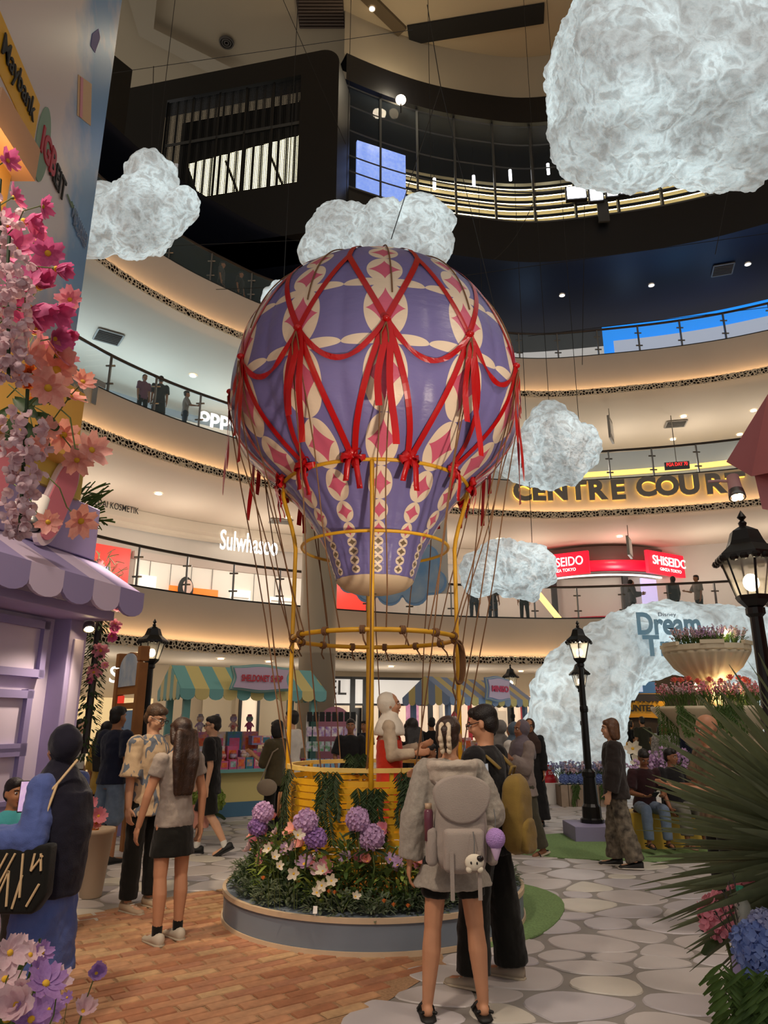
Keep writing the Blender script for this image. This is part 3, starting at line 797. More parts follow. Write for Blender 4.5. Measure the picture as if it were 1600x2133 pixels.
# ---- basket with frame
mb = MB(); mb.lathe([(.001, .02), (.76, .02), (.76, .05), (.001, .05)], n=40, cap=False)
for k in range(8):
    a = k*PI/4+.2; mb.box((.79*.965*math.cos(a), .79*.965*math.sin(a), .5), (.045, .03, .9), Matrix.Rotation(a, 3, 'Z'))
BSK = mb.build('basket', mat('yellow_paint', '#d9a21e', .42, var=.07, vscale=9), HAB, label='yellow slatted basket'); BK2 = HAB
M_yel = mat('yellow_paint', '#d9a21e', .42, var=.07, vscale=9)
M_yel2 = mat('pale_yellow_top_board', '#dcb964', .5, var=.06, vscale=12)
RB = .79
def arcboard(r, z, h, th, a0, a1, n=10):
    rows = []
    for i in range(n+1):
        a = a0+(a1-a0)*i/n; c, s = math.cos(a), math.sin(a)
        rows.append([Vector((c*r, s*r, z-h/2)), Vector((c*r, s*r, z+h/2)), Vector((c*(r-th), s*(r-th), z+h/2)), Vector((c*(r-th), s*(r-th), z-h/2))])
    mb = MB(); mb.loft(rows); return mb
nsl = 13
for i in range(nsl):
    z = .18+i*.056; a = 2*PI*rr.random(); tilt = rr.uniform(-.006, .006)
    for k in range(4):
        a0 = -PI/2+k*PI/2+.9+.35*(i % 2)+rr.uniform(-.1, .1)
        mb = arcboard(RB+rr.uniform(-.004, .01)-(.0 if i < 8 else .01*(i-8)*0), z+rr.uniform(-.004, .004), .045, .012, a0, a0+PI/2+.06)
        mb.build('slat', M_yel, BSK)
for k in range(4):
    arcboard(RB+.015, .955, .035, .05, k*PI/2+.3, k*PI/2+.3+PI/2-.01).build('top_board', M_yel2, BSK)
POLA = [-PI/2-.02, PI/2+.10, PI+.02, -.02]
for a in POLA:
    c, s = math.cos(a), math.sin(a); path = []
    for (r, z) in ((.80, .0), (.80, 1.5), (.80, 2.80), (.80, 3.0), (.815, 3.10), (.85, 3.24), (.90, 3.40), (.945, 3.55), (.95, 3.62)): path.append((c*r, s*r, z))
    mb = MB(); mb.tube(path, .021, 8); mb.build('pole', M_yel, BK2, True)
for (r, z, w) in ((.95, 3.62, .018), (.735, 3.01, .016), (.79, 2.11, .022)):
    mb = MB(); mb.tube([(r*math.cos(2*PI*k/64), r*math.sin(2*PI*k/64), z) for k in range(64)], w, 8, closed=True); mb.build('hoop', M_yel, BK2, True)
# bows on the top hoop
def bow_mesh():
    mb = MB(); r2 = random.Random(5)
    for k in range(9):
        a = 2*PI*k/9+r2.random()*.4; d = Vector((math.cos(a), r2.uniform(-.3, .5), math.sin(a)*.8)).normalized(); L = r2.uniform(.075, .11); s = d.cross(Vector((r2.uniform(-1, 1), 1, r2.uniform(-1, 1)))).normalized()*.022
        up = d.cross(s).normalized()*.028; rows = []
        for i in range(9):
            t = 2*PI*i/8; c = d*(L/2*(1-math.cos(t)))+up*math.sin(t); rows.append([c-s, c+s])
        mb.sheet(rows)
    mb.ell((0, 0, 0), (.025, .03, .025), 8, 6)
    return mb.mesh('bow_loops', M_rib, True)
ME_BOW = bow_mesh()
for g in range(NG):
    a = gphi(g)+PI/NG; p = Vector((.99*math.cos(a), .99*math.sin(a), 3.63)); o = obj('bow', ME_BOW, BK2, loc=p, rot=(0, rr.uniform(-.3, .3), a+PI/2), scale=rr.uniform(.95, 1.15))
    out = Vector((math.cos(a), math.sin(a), 0)); sd = Vector((-out.y, out.x, 0))
    for k, (dx, ln) in enumerate(((-.03, .22), (.03, .30))):
        rows = []
        for i in range(8):
            t = i/7; c = p+out*(.02+.02*math.sin(t*5))+sd*(dx*(1+t*1.2))-Vector((0, 0, ln*t)); rows.append([c-sd*.026, c+sd*.026])
        mb = MB(); mb.sheet(rows); e = mb.build('bow_tail', M_rib, BK2, True); so = e.modifiers.new('thickness', 'SOLIDIFY'); so.thickness = .002
# ropes from basket to the envelope girdle, and lashings on the lower hoop
def rope(path, r=.0065): mb = MB(); mb.tube(path, r, 5); return mb.build('rope', M_rope, BK2)
for g in range(NG):
    p = gphi(g); q = env_pt(p, ZN-.05, .05)-Vector((AX, AY, .25))
    for k, dd in enumerate((-.14, .06, .2)):
        if k == 2: continue
        b = Vector((.80*math.cos(p+dd), .80*math.sin(p+dd), .93 if k != 1 else 2.11)); eq = Vector((1.56*math.cos(p+dd*.2), 1.56*math.sin(p+dd*.2), 4.55))
        path = [q, eq]+[eq.lerp(b, t)+Vector((.012*math.sin(9*t+g), .012*math.cos(7*t+g), 0)) for t in [i/8 for i in range(1, 9)]]
        rope(path)
for k in range(14):
    a = 2*PI*k/14+.1; c = Vector((.79*math.cos(a), .79*math.sin(a), 2.11)); out = Vector((math.cos(a), math.sin(a), 0))
    mb = MB()
    for j in range(3):
        sd = Vector((-out.y, out.x, 0))*(j-1)*.016
        mb.tube([c+sd+out*.032*math.cos(t)+Vector((0, 0, .032*math.sin(t))) for t in [2*PI*i/10 for i in range(10)]], .009, 5, closed=True)
    mb.tube([c+Vector((0, 0, -.02)), c+out*.05+Vector((.02, 0, -.09)), c+out*.04+Vector((.04, 0, -.14))], .008, 5)
    mb.build('lashing', M_rope, BK2, True)
c = Vector((.79*math.cos(-.12), .79*math.sin(-.12), 2.08)); mb = MB()
for j in range(5):
    w = .03+.006*j; mb.tube([c+Vector((w*math.cos(t)+.004*j, -.03-.01*j, -.2+.2*math.sin(t))) for t in [2*PI*i/20 for i in range(20)]], .009, 5, closed=True)
mb.tube([c+Vector((-.02, -.03, -.3)), c+Vector((-.05, -.03, -.45)), c+Vector((-.02, -.03, -.55))], .008, 5); mb.build('rope_coil', M_rope, BK2, True)
# basket side coil of rope
mb = MB()
for j in range(4): mb.tube([(-.80-.02*j, -.06+.05*math.cos(t), .62+.10*math.sin(t)-.0*j) for t in [2*PI*i/16 for i in range(16)]], .012, 5, closed=True)
mb.build('rope_coil', M_rope, BK2, True)
# ---- platform
PL = thing('round_platform', 'round grey-blue platform with cream edge bands under the balloon', 'platform', (AX, AY, 0))
M_pl = mat('platform_grey_blue', '#77828f', .55, var=.05, vscale=3); M_plc = mat('platform_cream_edge', '#c9b193', .6, var=.05, vscale=8)
mb = MB(); mb.lathe([(1.30, .03), (1.30, .215), (1.30, .235), (.001, .235)], n=96, cap=False); mb.build('drum', M_pl, PL, True).modifiers.new('e', 'EDGE_SPLIT').split_angle = .6
mb = MB(); mb.lathe([(1.303, .212), (1.315, .212), (1.315, .247), (1.285, .247), (1.285, .237)], n=96, cap=False); mb.build('top_band', M_plc, PL)
mb = MB(); mb.lathe([(1.303, .036), (1.315, .036), (1.318, .0)], n=96, cap=False); mb.build('bottom_band', M_plc, PL)
# ------------------------------------------------------------------ cotton clouds lit from inside
def cloud_mat(name, lo, hi, sc):
    m = bpy.data.materials.new(name); m.use_nodes = True; nt = m.node_tree; b = nt.nodes['Principled BSDF']
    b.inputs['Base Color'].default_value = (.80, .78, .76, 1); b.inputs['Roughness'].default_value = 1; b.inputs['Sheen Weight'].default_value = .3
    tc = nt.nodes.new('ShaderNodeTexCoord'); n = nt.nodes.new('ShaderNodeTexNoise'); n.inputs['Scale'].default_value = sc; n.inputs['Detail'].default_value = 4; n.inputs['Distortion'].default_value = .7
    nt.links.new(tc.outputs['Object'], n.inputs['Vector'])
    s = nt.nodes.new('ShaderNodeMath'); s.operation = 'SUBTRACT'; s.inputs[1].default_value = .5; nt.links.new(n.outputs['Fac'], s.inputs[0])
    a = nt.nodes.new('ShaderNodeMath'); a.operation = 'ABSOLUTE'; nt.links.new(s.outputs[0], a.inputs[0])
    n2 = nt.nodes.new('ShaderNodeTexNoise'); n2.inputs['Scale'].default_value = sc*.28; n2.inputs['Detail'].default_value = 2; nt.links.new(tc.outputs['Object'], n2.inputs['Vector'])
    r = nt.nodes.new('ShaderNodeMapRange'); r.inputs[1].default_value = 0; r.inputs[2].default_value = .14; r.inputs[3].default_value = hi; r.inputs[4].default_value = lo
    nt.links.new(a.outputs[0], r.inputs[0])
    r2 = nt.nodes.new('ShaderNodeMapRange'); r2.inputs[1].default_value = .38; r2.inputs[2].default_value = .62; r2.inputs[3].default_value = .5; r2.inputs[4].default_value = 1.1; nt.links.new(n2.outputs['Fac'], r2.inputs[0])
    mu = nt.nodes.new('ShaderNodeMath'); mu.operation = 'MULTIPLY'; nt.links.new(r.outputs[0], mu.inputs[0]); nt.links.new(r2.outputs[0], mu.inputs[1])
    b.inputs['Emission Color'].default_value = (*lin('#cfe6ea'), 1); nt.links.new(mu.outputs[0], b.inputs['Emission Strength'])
    n3 = nt.nodes.new('ShaderNodeTexNoise'); n3.inputs['Scale'].default_value = sc*2.2; n3.inputs['Detail'].default_value = 6; nt.links.new(tc.outputs['Object'], n3.inputs['Vector'])
    bp = nt.nodes.new('ShaderNodeBump'); bp.inputs['Strength'].default_value = .8; bp.inputs['Distance'].default_value = .12; nt.links.new(n3.outputs['Fac'], bp.inputs['Height']); nt.links.new(bp.outputs[0], b.inputs['Normal'])
    return m
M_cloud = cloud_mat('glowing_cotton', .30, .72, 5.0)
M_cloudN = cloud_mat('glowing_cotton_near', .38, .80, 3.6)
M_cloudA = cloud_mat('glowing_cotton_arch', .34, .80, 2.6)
def billow(p, f, oc=4):
    v = 0; a = 1
    for i in range(oc):
        v += a*(abs(noise.noise(p*f))-.18); f *= 2.05; a *= .55
    return v
M_wire = mat('steel_wire', '#2e2c2a', .5, .6)
def cloud(label, c, blobs, amp, freq, m, sub=5, box=None, wires=(), seed=0, squash=1):
    """star-shaped union of spheres around c, displaced into puffs"""
    bm = bmesh.new(); bmesh.ops.create_icosphere(bm, subdivisions=sub, radius=1); off = Vector((seed*7.3, seed*3.1, 0))
    for v in bm.verts:
        d = v.co.normalized()
        if box:
            k = 4.5; r = (abs(d.x/box[0])**k+abs(d.y/box[1])**k+abs(d.z/box[2])**k)**(-1/k)
        else:
            r = .05; acc = 0
            for (bc, br) in blobs:
                bc = Vector(bc); q = d.dot(bc); disc = q*q-bc.dot(bc)+br*br
                if disc > 0:
                    h = q+math.sqrt(disc)
                    if h > 0: acc += math.exp(h*9/max(.3, br))if False else 0; r = max(r, h)
        p = d*r
        p = p+d*(amp*billow(p+off, freq)+amp*1.2*noise.noise(p*freq*.4+off))
        v.co = p
    me = bpy.data.meshes.new('cloud'); bm.to_mesh(me); bm.free(); me.polygons.foreach_set('use_smooth', [True]*len(me.polygons)); me.materials.append(m); me.update()
    t = thing('cotton_cloud', label, 'cloud', c, 0, 'glowing cotton clouds')
    o = obj('puff', me, t)
    if not box:
        s = o.modifiers.new('smooth', 'SMOOTH'); s.iterations = 2; s.factor = .5
    for (x, z, top) in wires:
        mb = MB(); mb.tube([(x, 0, z), (x+.1, 0, top-c[2])], .006, 4); mb.build('wire', M_wire, t)
    return t
def px2(c, d): return 1477/(d*math.cos(PITCH)+(c.z-CAMZ)*math.sin(PITCH))
c = at(1400, 170, 8.6)
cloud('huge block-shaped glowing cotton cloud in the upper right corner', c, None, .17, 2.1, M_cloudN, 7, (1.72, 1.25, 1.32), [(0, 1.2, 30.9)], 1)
def pc(label, cx, cy, d, blobs, amp, freq, wires=(), seed=0, m=None):
    c = at(cx, cy, d); k = px2(c, d)
    bl = [((x/k, yy, -z/k), r/k) for (x, z, yy, r) in blobs]
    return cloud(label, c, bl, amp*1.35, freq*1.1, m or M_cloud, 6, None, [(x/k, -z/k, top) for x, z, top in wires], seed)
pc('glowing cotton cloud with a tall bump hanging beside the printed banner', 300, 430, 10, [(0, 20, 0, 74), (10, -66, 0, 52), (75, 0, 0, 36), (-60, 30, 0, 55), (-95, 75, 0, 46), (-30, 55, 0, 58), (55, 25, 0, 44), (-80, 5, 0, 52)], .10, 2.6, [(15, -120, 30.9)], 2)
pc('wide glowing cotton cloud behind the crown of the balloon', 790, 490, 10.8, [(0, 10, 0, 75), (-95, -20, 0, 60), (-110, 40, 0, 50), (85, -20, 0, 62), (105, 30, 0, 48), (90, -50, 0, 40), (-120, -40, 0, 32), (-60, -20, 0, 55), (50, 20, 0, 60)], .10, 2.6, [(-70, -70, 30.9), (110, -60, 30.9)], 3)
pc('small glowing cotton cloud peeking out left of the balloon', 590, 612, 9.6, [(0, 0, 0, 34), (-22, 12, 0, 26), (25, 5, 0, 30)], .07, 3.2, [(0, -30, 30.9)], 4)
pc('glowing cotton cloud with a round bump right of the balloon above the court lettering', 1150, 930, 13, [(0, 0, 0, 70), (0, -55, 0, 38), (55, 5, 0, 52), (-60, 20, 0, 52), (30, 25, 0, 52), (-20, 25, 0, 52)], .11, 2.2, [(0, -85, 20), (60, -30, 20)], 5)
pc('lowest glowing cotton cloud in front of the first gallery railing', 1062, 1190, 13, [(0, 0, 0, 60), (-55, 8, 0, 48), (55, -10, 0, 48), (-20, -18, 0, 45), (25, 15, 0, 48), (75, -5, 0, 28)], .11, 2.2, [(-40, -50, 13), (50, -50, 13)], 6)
# ---- cotton arch
def arch():
    y0 = 17.0; rows = []; n = 170; m = 84
    cx, hw, hh = 7.2, 2.95, 3.45
    for i in range(n+1):
        t = PI*(1-i/n); x = cx+hw*math.copysign(abs(math.cos(t))**.8, math.cos(t)); z = hh*math.sin(t)**.75
        ct = Vector((x, y0, z)); dr = Vector((math.cos(t), 0, math.sin(t)*1.1)).normalized()
        rr_ = 1.22-.38*math.sin(t)**1.5; ry = 1.0
        row = []
        for k in range(m):
            a = 2*PI*k/m; p = ct+dr*math.cos(a)*rr_+Vector((0, math.sin(a)*ry, 0)); nd = (dr*math.cos(a)+Vector((0, math.sin(a), 0)))
            d = .26*billow(p*1.0, .95, 5)+.15*noise.noise(p*.6)
            q = p+nd*d; q.z = max(q.z, .0); row.append(q)
        rows.append(row)
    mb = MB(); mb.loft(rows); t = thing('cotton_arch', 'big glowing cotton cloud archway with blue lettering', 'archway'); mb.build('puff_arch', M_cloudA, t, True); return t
ARCH = arch()
M_blu = mat('sign_blue', '#a8d6f2', .4, c2='#8cc8ee', vscale=2); M_bluD = mat('sign_slate', '#7d8fa8', .5)
def sg(px, py): return at(px, py, 15.72)
M_backer = mat('sign_backer', '#c4cdd2', .6)
def outline(poly, name, m, parent, th=.05):
    mb = MB(); n = len(poly); mb.add([p for p in poly]+[p+Vector((0, th, 0)) for p in poly], [tuple(range(n))]+[tuple(range(2*n-1, n-1, -1))]+[(i, (i+1) % n, (i+1) % n+n, i+n) for i in range(n)]); return mb.build(name, m, parent)
pl = [(1322, 1282), (1345, 1270), (1395, 1268), (1440, 1278), (1462, 1300), (1464, 1318), (1440, 1325), (1440, 1365), (1400, 1370), (1345, 1362), (1328, 1340), (1330, 1318)]
text('Dream', ARCH, face(sg(1393, 1299), 0), .50, M_blu, width=1.40); text('Tra', ARCH, face(sg(1380, 1345), 0), .46, M_blu, width=.84)
text('Disney', ARCH, face(sg(1390, 1281), 0), .11, M_bluD, width=.40)
# ---- long wires strung across the court
def wire(a, b, label, sag=.0, r=.007):
    a = Vector(a); b = Vector(b); mb = MB(); o = a
    mb.tube([(a.lerp(b, i/10)-Vector((0, 0, sag*4*(i/10)*(1-i/10))))-o for i in range(11)], r, 4); mb.build('suspension_wire', M_wire, loc=o, label=label, cat='wire')
wire(at(235, 152, 11), at(860, 62, 11), 'thin steel wire crossing the roof from banner to beam')
wire(at(590, 0, 12), at(630, 92, 12), 'short dark wire dropping from the roof left of the beam')
wire(at(630, 92, 12), at(720, 300, 12), 'slanted wire in front of the boxed black screen')
wire(at(320, 138, 10), at(316, 303, 10), 'vertical wire above the bumpy left cloud')
wire(at(890, 10, 9), at(918, 180, 9), 'slanted wire below the roof slot')
wire(at(918, 180, 9), at(815, 498, 8.4), 'wire running down to the crown of the balloon')
wire(at(918, 180, 9), at(1030, 640, 9.5), 'wire passing right of the balloon crown')
wire(at(1218, 420, 13), at(1213, 760, 13), 'vertical wire in front of the dark blue ceiling')
wire(at(1600, 486, 12), at(940, 578, 12), 'long wire crossing the dark band right of the balloon')
wire(at(1530, 330, 11), at(1490, 530, 11), 'slanted wire below the huge cloud')
wire(at(1600, 640, 12.5), at(1100, 700, 12.5), 'wire in front of the blue screen gallery')
wire(at(290, 515, 12), at(640, 500, 12), 'wire crossing below the bumpy left cloud')
wire(at(450, 603, 12), at(650, 595, 12), 'wire in front of the third gallery fascia')
wire(at(1030, 540, 11), at(1120, 400, 11), 'curved slack wire left of the pixel letters', .2)
# ------------------------------------------------------------------ flowers and greenery
def petal_mat(name, c, c2):
    m = mat(name, c, .6, c2=c2, vscale=16, sheen=.2)
    b = m.node_tree.nodes['Principled BSDF']; b.inputs['Subsurface Weight'].default_value = .0
    nt = m.node_tree; tr = nt.nodes.new('ShaderNodeBsdfTranslucent'); mx = nt.nodes.new('ShaderNodeMixShader'); mx.inputs[0].default_value = .35
    tr.inputs[0].default_value = (*lin(c2), 1)
    nt.links.new(b.outputs[0], mx.inputs[1]); nt.links.new(tr.outputs[0], mx.inputs[2]); nt.links.new(mx.outputs[0], nt.nodes['Material Output'].inputs['Surface']); return m
M_mag = petal_mat('petal_magenta', '#c24a86', '#d8689c'); M_pnk = petal_mat('petal_pink', '#e08a9e', '#eea0b0'); M_sal = petal_mat('petal_salmon', '#e8978c', '#f2b3a4')
M_lil = petal_mat('petal_lilac', '#c49ec8', '#d6b6da'); M_pale = petal_mat('petal_pale_pink', '#d8b3bd', '#e8cdd2'); M_cream = petal_mat('petal_cream', '#e8dcc4', '#f2ead8')
M_vio = petal_mat('petal_violet', '#9a70b4', '#b48ccc'); M_blueP = petal_mat('petal_blue', '#6b82c4', '#92a8de'); M_org = petal_mat('petal_orange', '#e0762a', '#ee9a4a'); M_cor = petal_mat('petal_coral', '#e0655c', '#ee8478')
M_lgt = petal_mat('petal_blue_lilac', '#9aa0cc', '#b8bcdc'); M_ylw = mat('pollen_yellow', '#d9a92c', .8)
M_leaf = petal_mat('leaf_green', '#3f5a24', '#5c7a32'); M_leafD = petal_mat('leaf_dark', '#24371c', '#35501f'); M_leafY = petal_mat('leaf_lime', '#7f9a3a', '#a3b552'); M_sage = petal_mat('leaf_sage', '#5d6b50', '#7c8a6c')
M_stem = mat('stem_green', '#5a6a34', .7)
def petal(L, Wd, curl=.25, notch=.06, n=6, base=.15):
    rows = []
    for i in range(n+1):
        t = i/n; w = Wd*(base+(1-base)*math.sin(PI*min(1, t*1.12+.06)/1.25))*(1 if t < .9 else .82)
        x = L*t; z = curl*L*t*t
        row = []
        for k in (-1, -.5, 0, .5, 1):
            row.append(Vector((x-(notch*L*(1-abs(k)) if i == n else 0)*(1 if abs(k) < .3 else .2), w/2*k, z+.06*L*abs(k)**2)))
        rows.append(row)
    mb = MB(); mb.sheet(rows); return mb
ME_COS = {}
def cosmos_petal(m):
    if m.name not in ME_COS: ME_COS[m.name] = petal(.5, .30, .12).mesh('petal', m, True)
    return ME_COS[m.name]
mb = MB(); mb.ell((0, 0, .02), (.09, .09, .06), 10, 6); ME_EYE = mb.mesh('eye', M_ylw, True)
mb = MB(); mb.lathe([(.02, -.12), (.06, -.06), (.07, 0)], n=8); ME_CAL = mb.mesh('calyx', M_stem, True)
def lookrot(d):
    return Vector(d).to_track_quat('Z', 'Y').to_euler()
def cosmos(p, size, m, facing, label, group, cup=.3, npet=8, stem_to=None, rnd=random):
    t = thing('cosmos_flower', label, 'flower', p, 0, group); t.rotation_euler = lookrot(facing); t.scale = (size, size, size)
    me = cosmos_petal(m)
    for k in range(npet):
        a = 2*PI*k/npet+rnd.uniform(-.12, .12)
        obj('petal', me, t, loc=(0, 0, 0), rot=Euler((rnd.uniform(-.15, .15), -cup-rnd.uniform(-.12, .15), a), 'XYZ'), scale=(rnd.uniform(.85, 1.1),)*3)
    obj('eye', ME_EYE, t); obj('calyx', ME_CAL, t)
    if stem_to is not None:
        inv = (Matrix.Translation(p) @ t.rotation_euler.to_matrix().to_4x4() @ Matrix.Scale(size, 4)).inverted()
        a = Vector(p); b = Vector(stem_to); f = Vector(facing).normalized()
        path = [inv @ q for q in (a-f*size*.1, a-f*size*.5+(b-a)*.15, a.lerp(b, .55)+Vector((0, 0, .02)), b)]
        mb = MB(); mb.tube(path, .022*min(1, .12/size), 5); mb.build('stem', M_stem, t)
    return t
fr = random.Random(21)
CL = at(-30, 720, 2.5)
near = [(15, 335, .085, 0), (28, 412, .09, 0), (88, 430, .075, 0), (48, 462, .14, 0), (12, 470, .12, 0), (75, 505, .14, 0), (30, 520, .13, 0), (100, 528, .11, 0), (28, 575, .14, 0), (82, 598, .14, 0), (116, 560, .10, 0),
        (60, 645, .15, 0), (112, 648, .12, 0), (146, 625, .085, 1), (72, 690, .17, 0), (112, 706, .11, 0), (142, 702, .09, 0), (92, 738, .13, 1), (118, 772, .15, 2), (172, 796, .09, 2), (145, 826, .115, 2), (100, 808, .12, 2),
        (132, 905, .12, 2), (190, 938, .10, 2), (160, 958, .09, 2), (98, 895, .08, 2), (78, 935, .08, 2), (168, 1085, .11, 2), (100, 1088, .085, 2), (60, 745, .12, 2), (50, 600, .13, 0), (15, 640, .12, 0), (5, 540, .12, 0), (120, 740, .11, 1)]
pl = ('topmost', 'upper', 'middle', 'lower', 'lowest')
for i, (x, y, s, k) in enumerate(near):
    d = 2.35+fr.uniform(-.2, .25); p = at(x, y, d); f = Vector((fr.uniform(.1, .9), fr.uniform(-1, .2), fr.uniform(-.5, .4)))
    if (x, y) == (118, 772): f = Vector((.35, -1, -.2))
    if y > 860: f = Vector((fr.uniform(.2, .9), -.6, fr.uniform(-.9, .2)))
    where = ['at the top of the left flower cascade', 'in the upper left flower cascade', 'in the middle of the left flower cascade', 'dangling low in the left flower cascade'][0 if y < 400 else 1 if y < 600 else 2 if y < 850 else 3]
    st = at(max(-60, x-fr.uniform(60, 110)), y+fr.uniform(20, 110), d+.15) if y < 850 else at(max(-20, x-80), y-fr.uniform(60, 110), d+.1)
    cosmos(p, s*1.3, (M_mag, M_pnk, M_sal)[k], f, ('deep pink', 'pink', 'salmon pink')[k]+' cosmos flower '+where, 'cosmos flowers of the left cascade', fr.choice((.2, .35, .7, .9)) if k == 0 else fr.uniform(.05, .4), 8 if k < 2 else 7, st, fr)
# warm lamp tucked among the left flowers
lamp('cascade_lamp', 'POINT', at(45, 800, 2.75), 9, (1, .62, .30), None, .06)
lamp('cascade_lamp', 'POINT', at(20, 560, 2.8), 6, (1, .62, .32), None, .06)
# wisteria strands
ME_FLO = petal(.5, .42, .3, .0, 3).mesh('floret', M_pale, True)
def floret_mb(mb, c, s, rnd, k=4):
    pm = petal(.5, .45, .35, 0, 3); d = Vector((rnd.uniform(-1, 1), rnd.uniform(-1, 1), rnd.uniform(-1, .6))).normalized(); R = d.to_track_quat('Z', 'Y').to_matrix().to_4x4()
    for i in range(k):
        M = T(*c) @ R @ RZ(2*PI*i/k+rnd.random()*.5) @ Matrix.Rotation(-.5, 4, 'Y') @ Matrix.Scale(s, 4)
        mb.add([M @ Vector(v) for v in pm.v], pm.f)
for (x0, y0, x1, y1, d, w, n, lab) in ((10, 545, 18, 790, 2.05, .10, 130, 'pale pink wisteria strand hanging at the left picture edge'), (48, 870, 40, 1120, 2.1, .075, 100, 'long pale pink wisteria strand hanging below the green leaves'), (-8, 420, 4, 560, 2.2, .08, 55, 'short pale wisteria strand beside the deep pink cosmos')):
    a, b = at(x0, y0, d), at(x1, y1, d); t = thing('wisteria_strand', lab, 'flower', a)
    mb = MB()
    for i in range(n):
        q = (i+.5)/n; r = w*(.9-.5*q); c = a.lerp(b, q)+Vector((fr.uniform(-r, r), fr.uniform(-r, r), fr.uniform(-.02, .02)))-a; floret_mb(mb, c, .052, fr)
    mb.build('florets', M_pale, t, True, kind='stuff')
    mb = MB(); mb.tube([(0, 0, .1), (.01, 0, 0), b-a], .006, 5); mb.build('stalk', M_leafD, t)
# leaf sprig and orange mums by the cascade
def leaf_mb(mb, c, d, L, Wd, rnd, up=Vector((0, 0, 1))):
    pm = petal(1, Wd/L, -.2, 0, 5, .05); d = Vector(d).normalized(); s = d.cross(up)
    if s.length < .05: s = Vector((1, 0, 0))
    s.normalize(); z = s.cross(d)
    M = basis(Vector(c), d*L, s*L, z*L); mb.add([M @ Vector(v) for v in pm.v], pm.f)
t = thing('leaf_sprig', 'sprig of dark green oval leaves in the left flower cascade', 'leaves', at(40, 830, 2.3))
for (x, y, dx, dz, L) in ((60, 840, .10, .01, .10), (75, 862, .09, -.06, .11), (78, 885, .06, -.10, .10), (40, 860, -.02, -.12, .11), (20, 850, -.05, -.1, .12), (30, 830, .08, -.06, .12), (55, 880, .05, -.12, .10)):
    mb = MB(); leaf_mb(mb, at(x, y, 2.3)-at(40, 830, 2.3), (dx, -.03, dz), L, .05, fr, Vector((0, -1, .3))); mb.build('leaf', M_leafD, t, True)
def mum(p, s, m, label, group, n=34, cat='flower', name='mum_flower', eye=True):
    t = thing(name, label, cat, p, 0, group); mb = MB(); pm = petal(.5, .16, .2, 0, 3)
    for i in range(n):
        a = i*2.399; e = 1.35-1.2*(i/n)
        M = RZ(a) @ Matrix.Rotation(-e, 4, 'Y') @ Matrix.Scale(s, 4); mb.add([M @ Vector(v) for v in pm.v], pm.f)
    mb.build('petals', m, t, True)
    if eye: mb = MB(); mb.ell((0, 0, .02*s), (.1*s, .1*s, .08*s), 8, 5); mb.build('eye', M_ylw, t, True)
    return t
for i, (x, y) in enumerate(((62, 775), (85, 795), (55, 805), (78, 825), (40, 790), (95, 818))):
    q = mum(at(x, y, 2.4), .085, M_org, 'small orange mum lit by a lamp in the left cascade', 'orange mums in the left cascade'); q.rotation_euler = lookrot((.4+.2*i % 1, -1, fr.uniform(-.3, .4)))
# bottom left cosmos
low = [(20, 1985, .12, 3), (62, 1990, .10, 3), (10, 2040, .13, 3), (52, 2065, .11, 3), (35, 2095, .16, 3), (95, 2050, .13, 4), (82, 2020, .075, 4), (88, 1985, .075, 4), (45, 1975, .09, 3), (120, 2045, .10, 3), (65, 2125, .12, 4), (15, 2125, .14, 3), (200, 2028, .09, 4), (140, 2078, .045, 4), (172, 2108, .11, 3), (100, 2105, .11, 4)]
for i, (x, y, s, k) in enumerate(low):
    d = 2.5+fr.uniform(-.2, .25); p = at(x, y, d); f = Vector((fr.uniform(-.3, .6), fr.uniform(-1, -.1), fr.uniform(.2, .9)))
    if (x, y) == (35, 2095): f = Vector((.25, -1, .45))
    cosmos(p, s, M_pale if k == 3 else M_vio, f, ('pale pink' if k == 3 else 'violet')+(' cosmos flower leaning out alone over the bricks' if x > 130 else ' cosmos flower in the bottom left clump'), 'cosmos flowers of the bottom left clump', fr.choice((.15, .3, .8)), 8, Vector((p.x-.12, p.y+.08, p.z-.45)), fr)
t = thing('flower_planter', 'lilac planter box holding the bottom left cosmos clump', 'planter', at(20, 2130, 2.6)*1.0)
t.location = (-1.75, 2.75, 0); mb = MB(); mb.box((0, 0, .22), (1.0, .8, .44)); mb.build('box', mat('lilac_paint', '#a79ac4', .55, var=.04, vscale=4), t)
mb = MB()
for i in range(110):
    a = Vector((fr.uniform(-.42, .42), fr.uniform(-.3, .3), .44)); leaf_mb(mb, a, (fr.uniform(-.5, .6), fr.uniform(-.6, .4), 1.2), fr.uniform(.18, .36), .014, fr)
mb.build('grass_blades', M_leaf, t, True, kind='stuff')
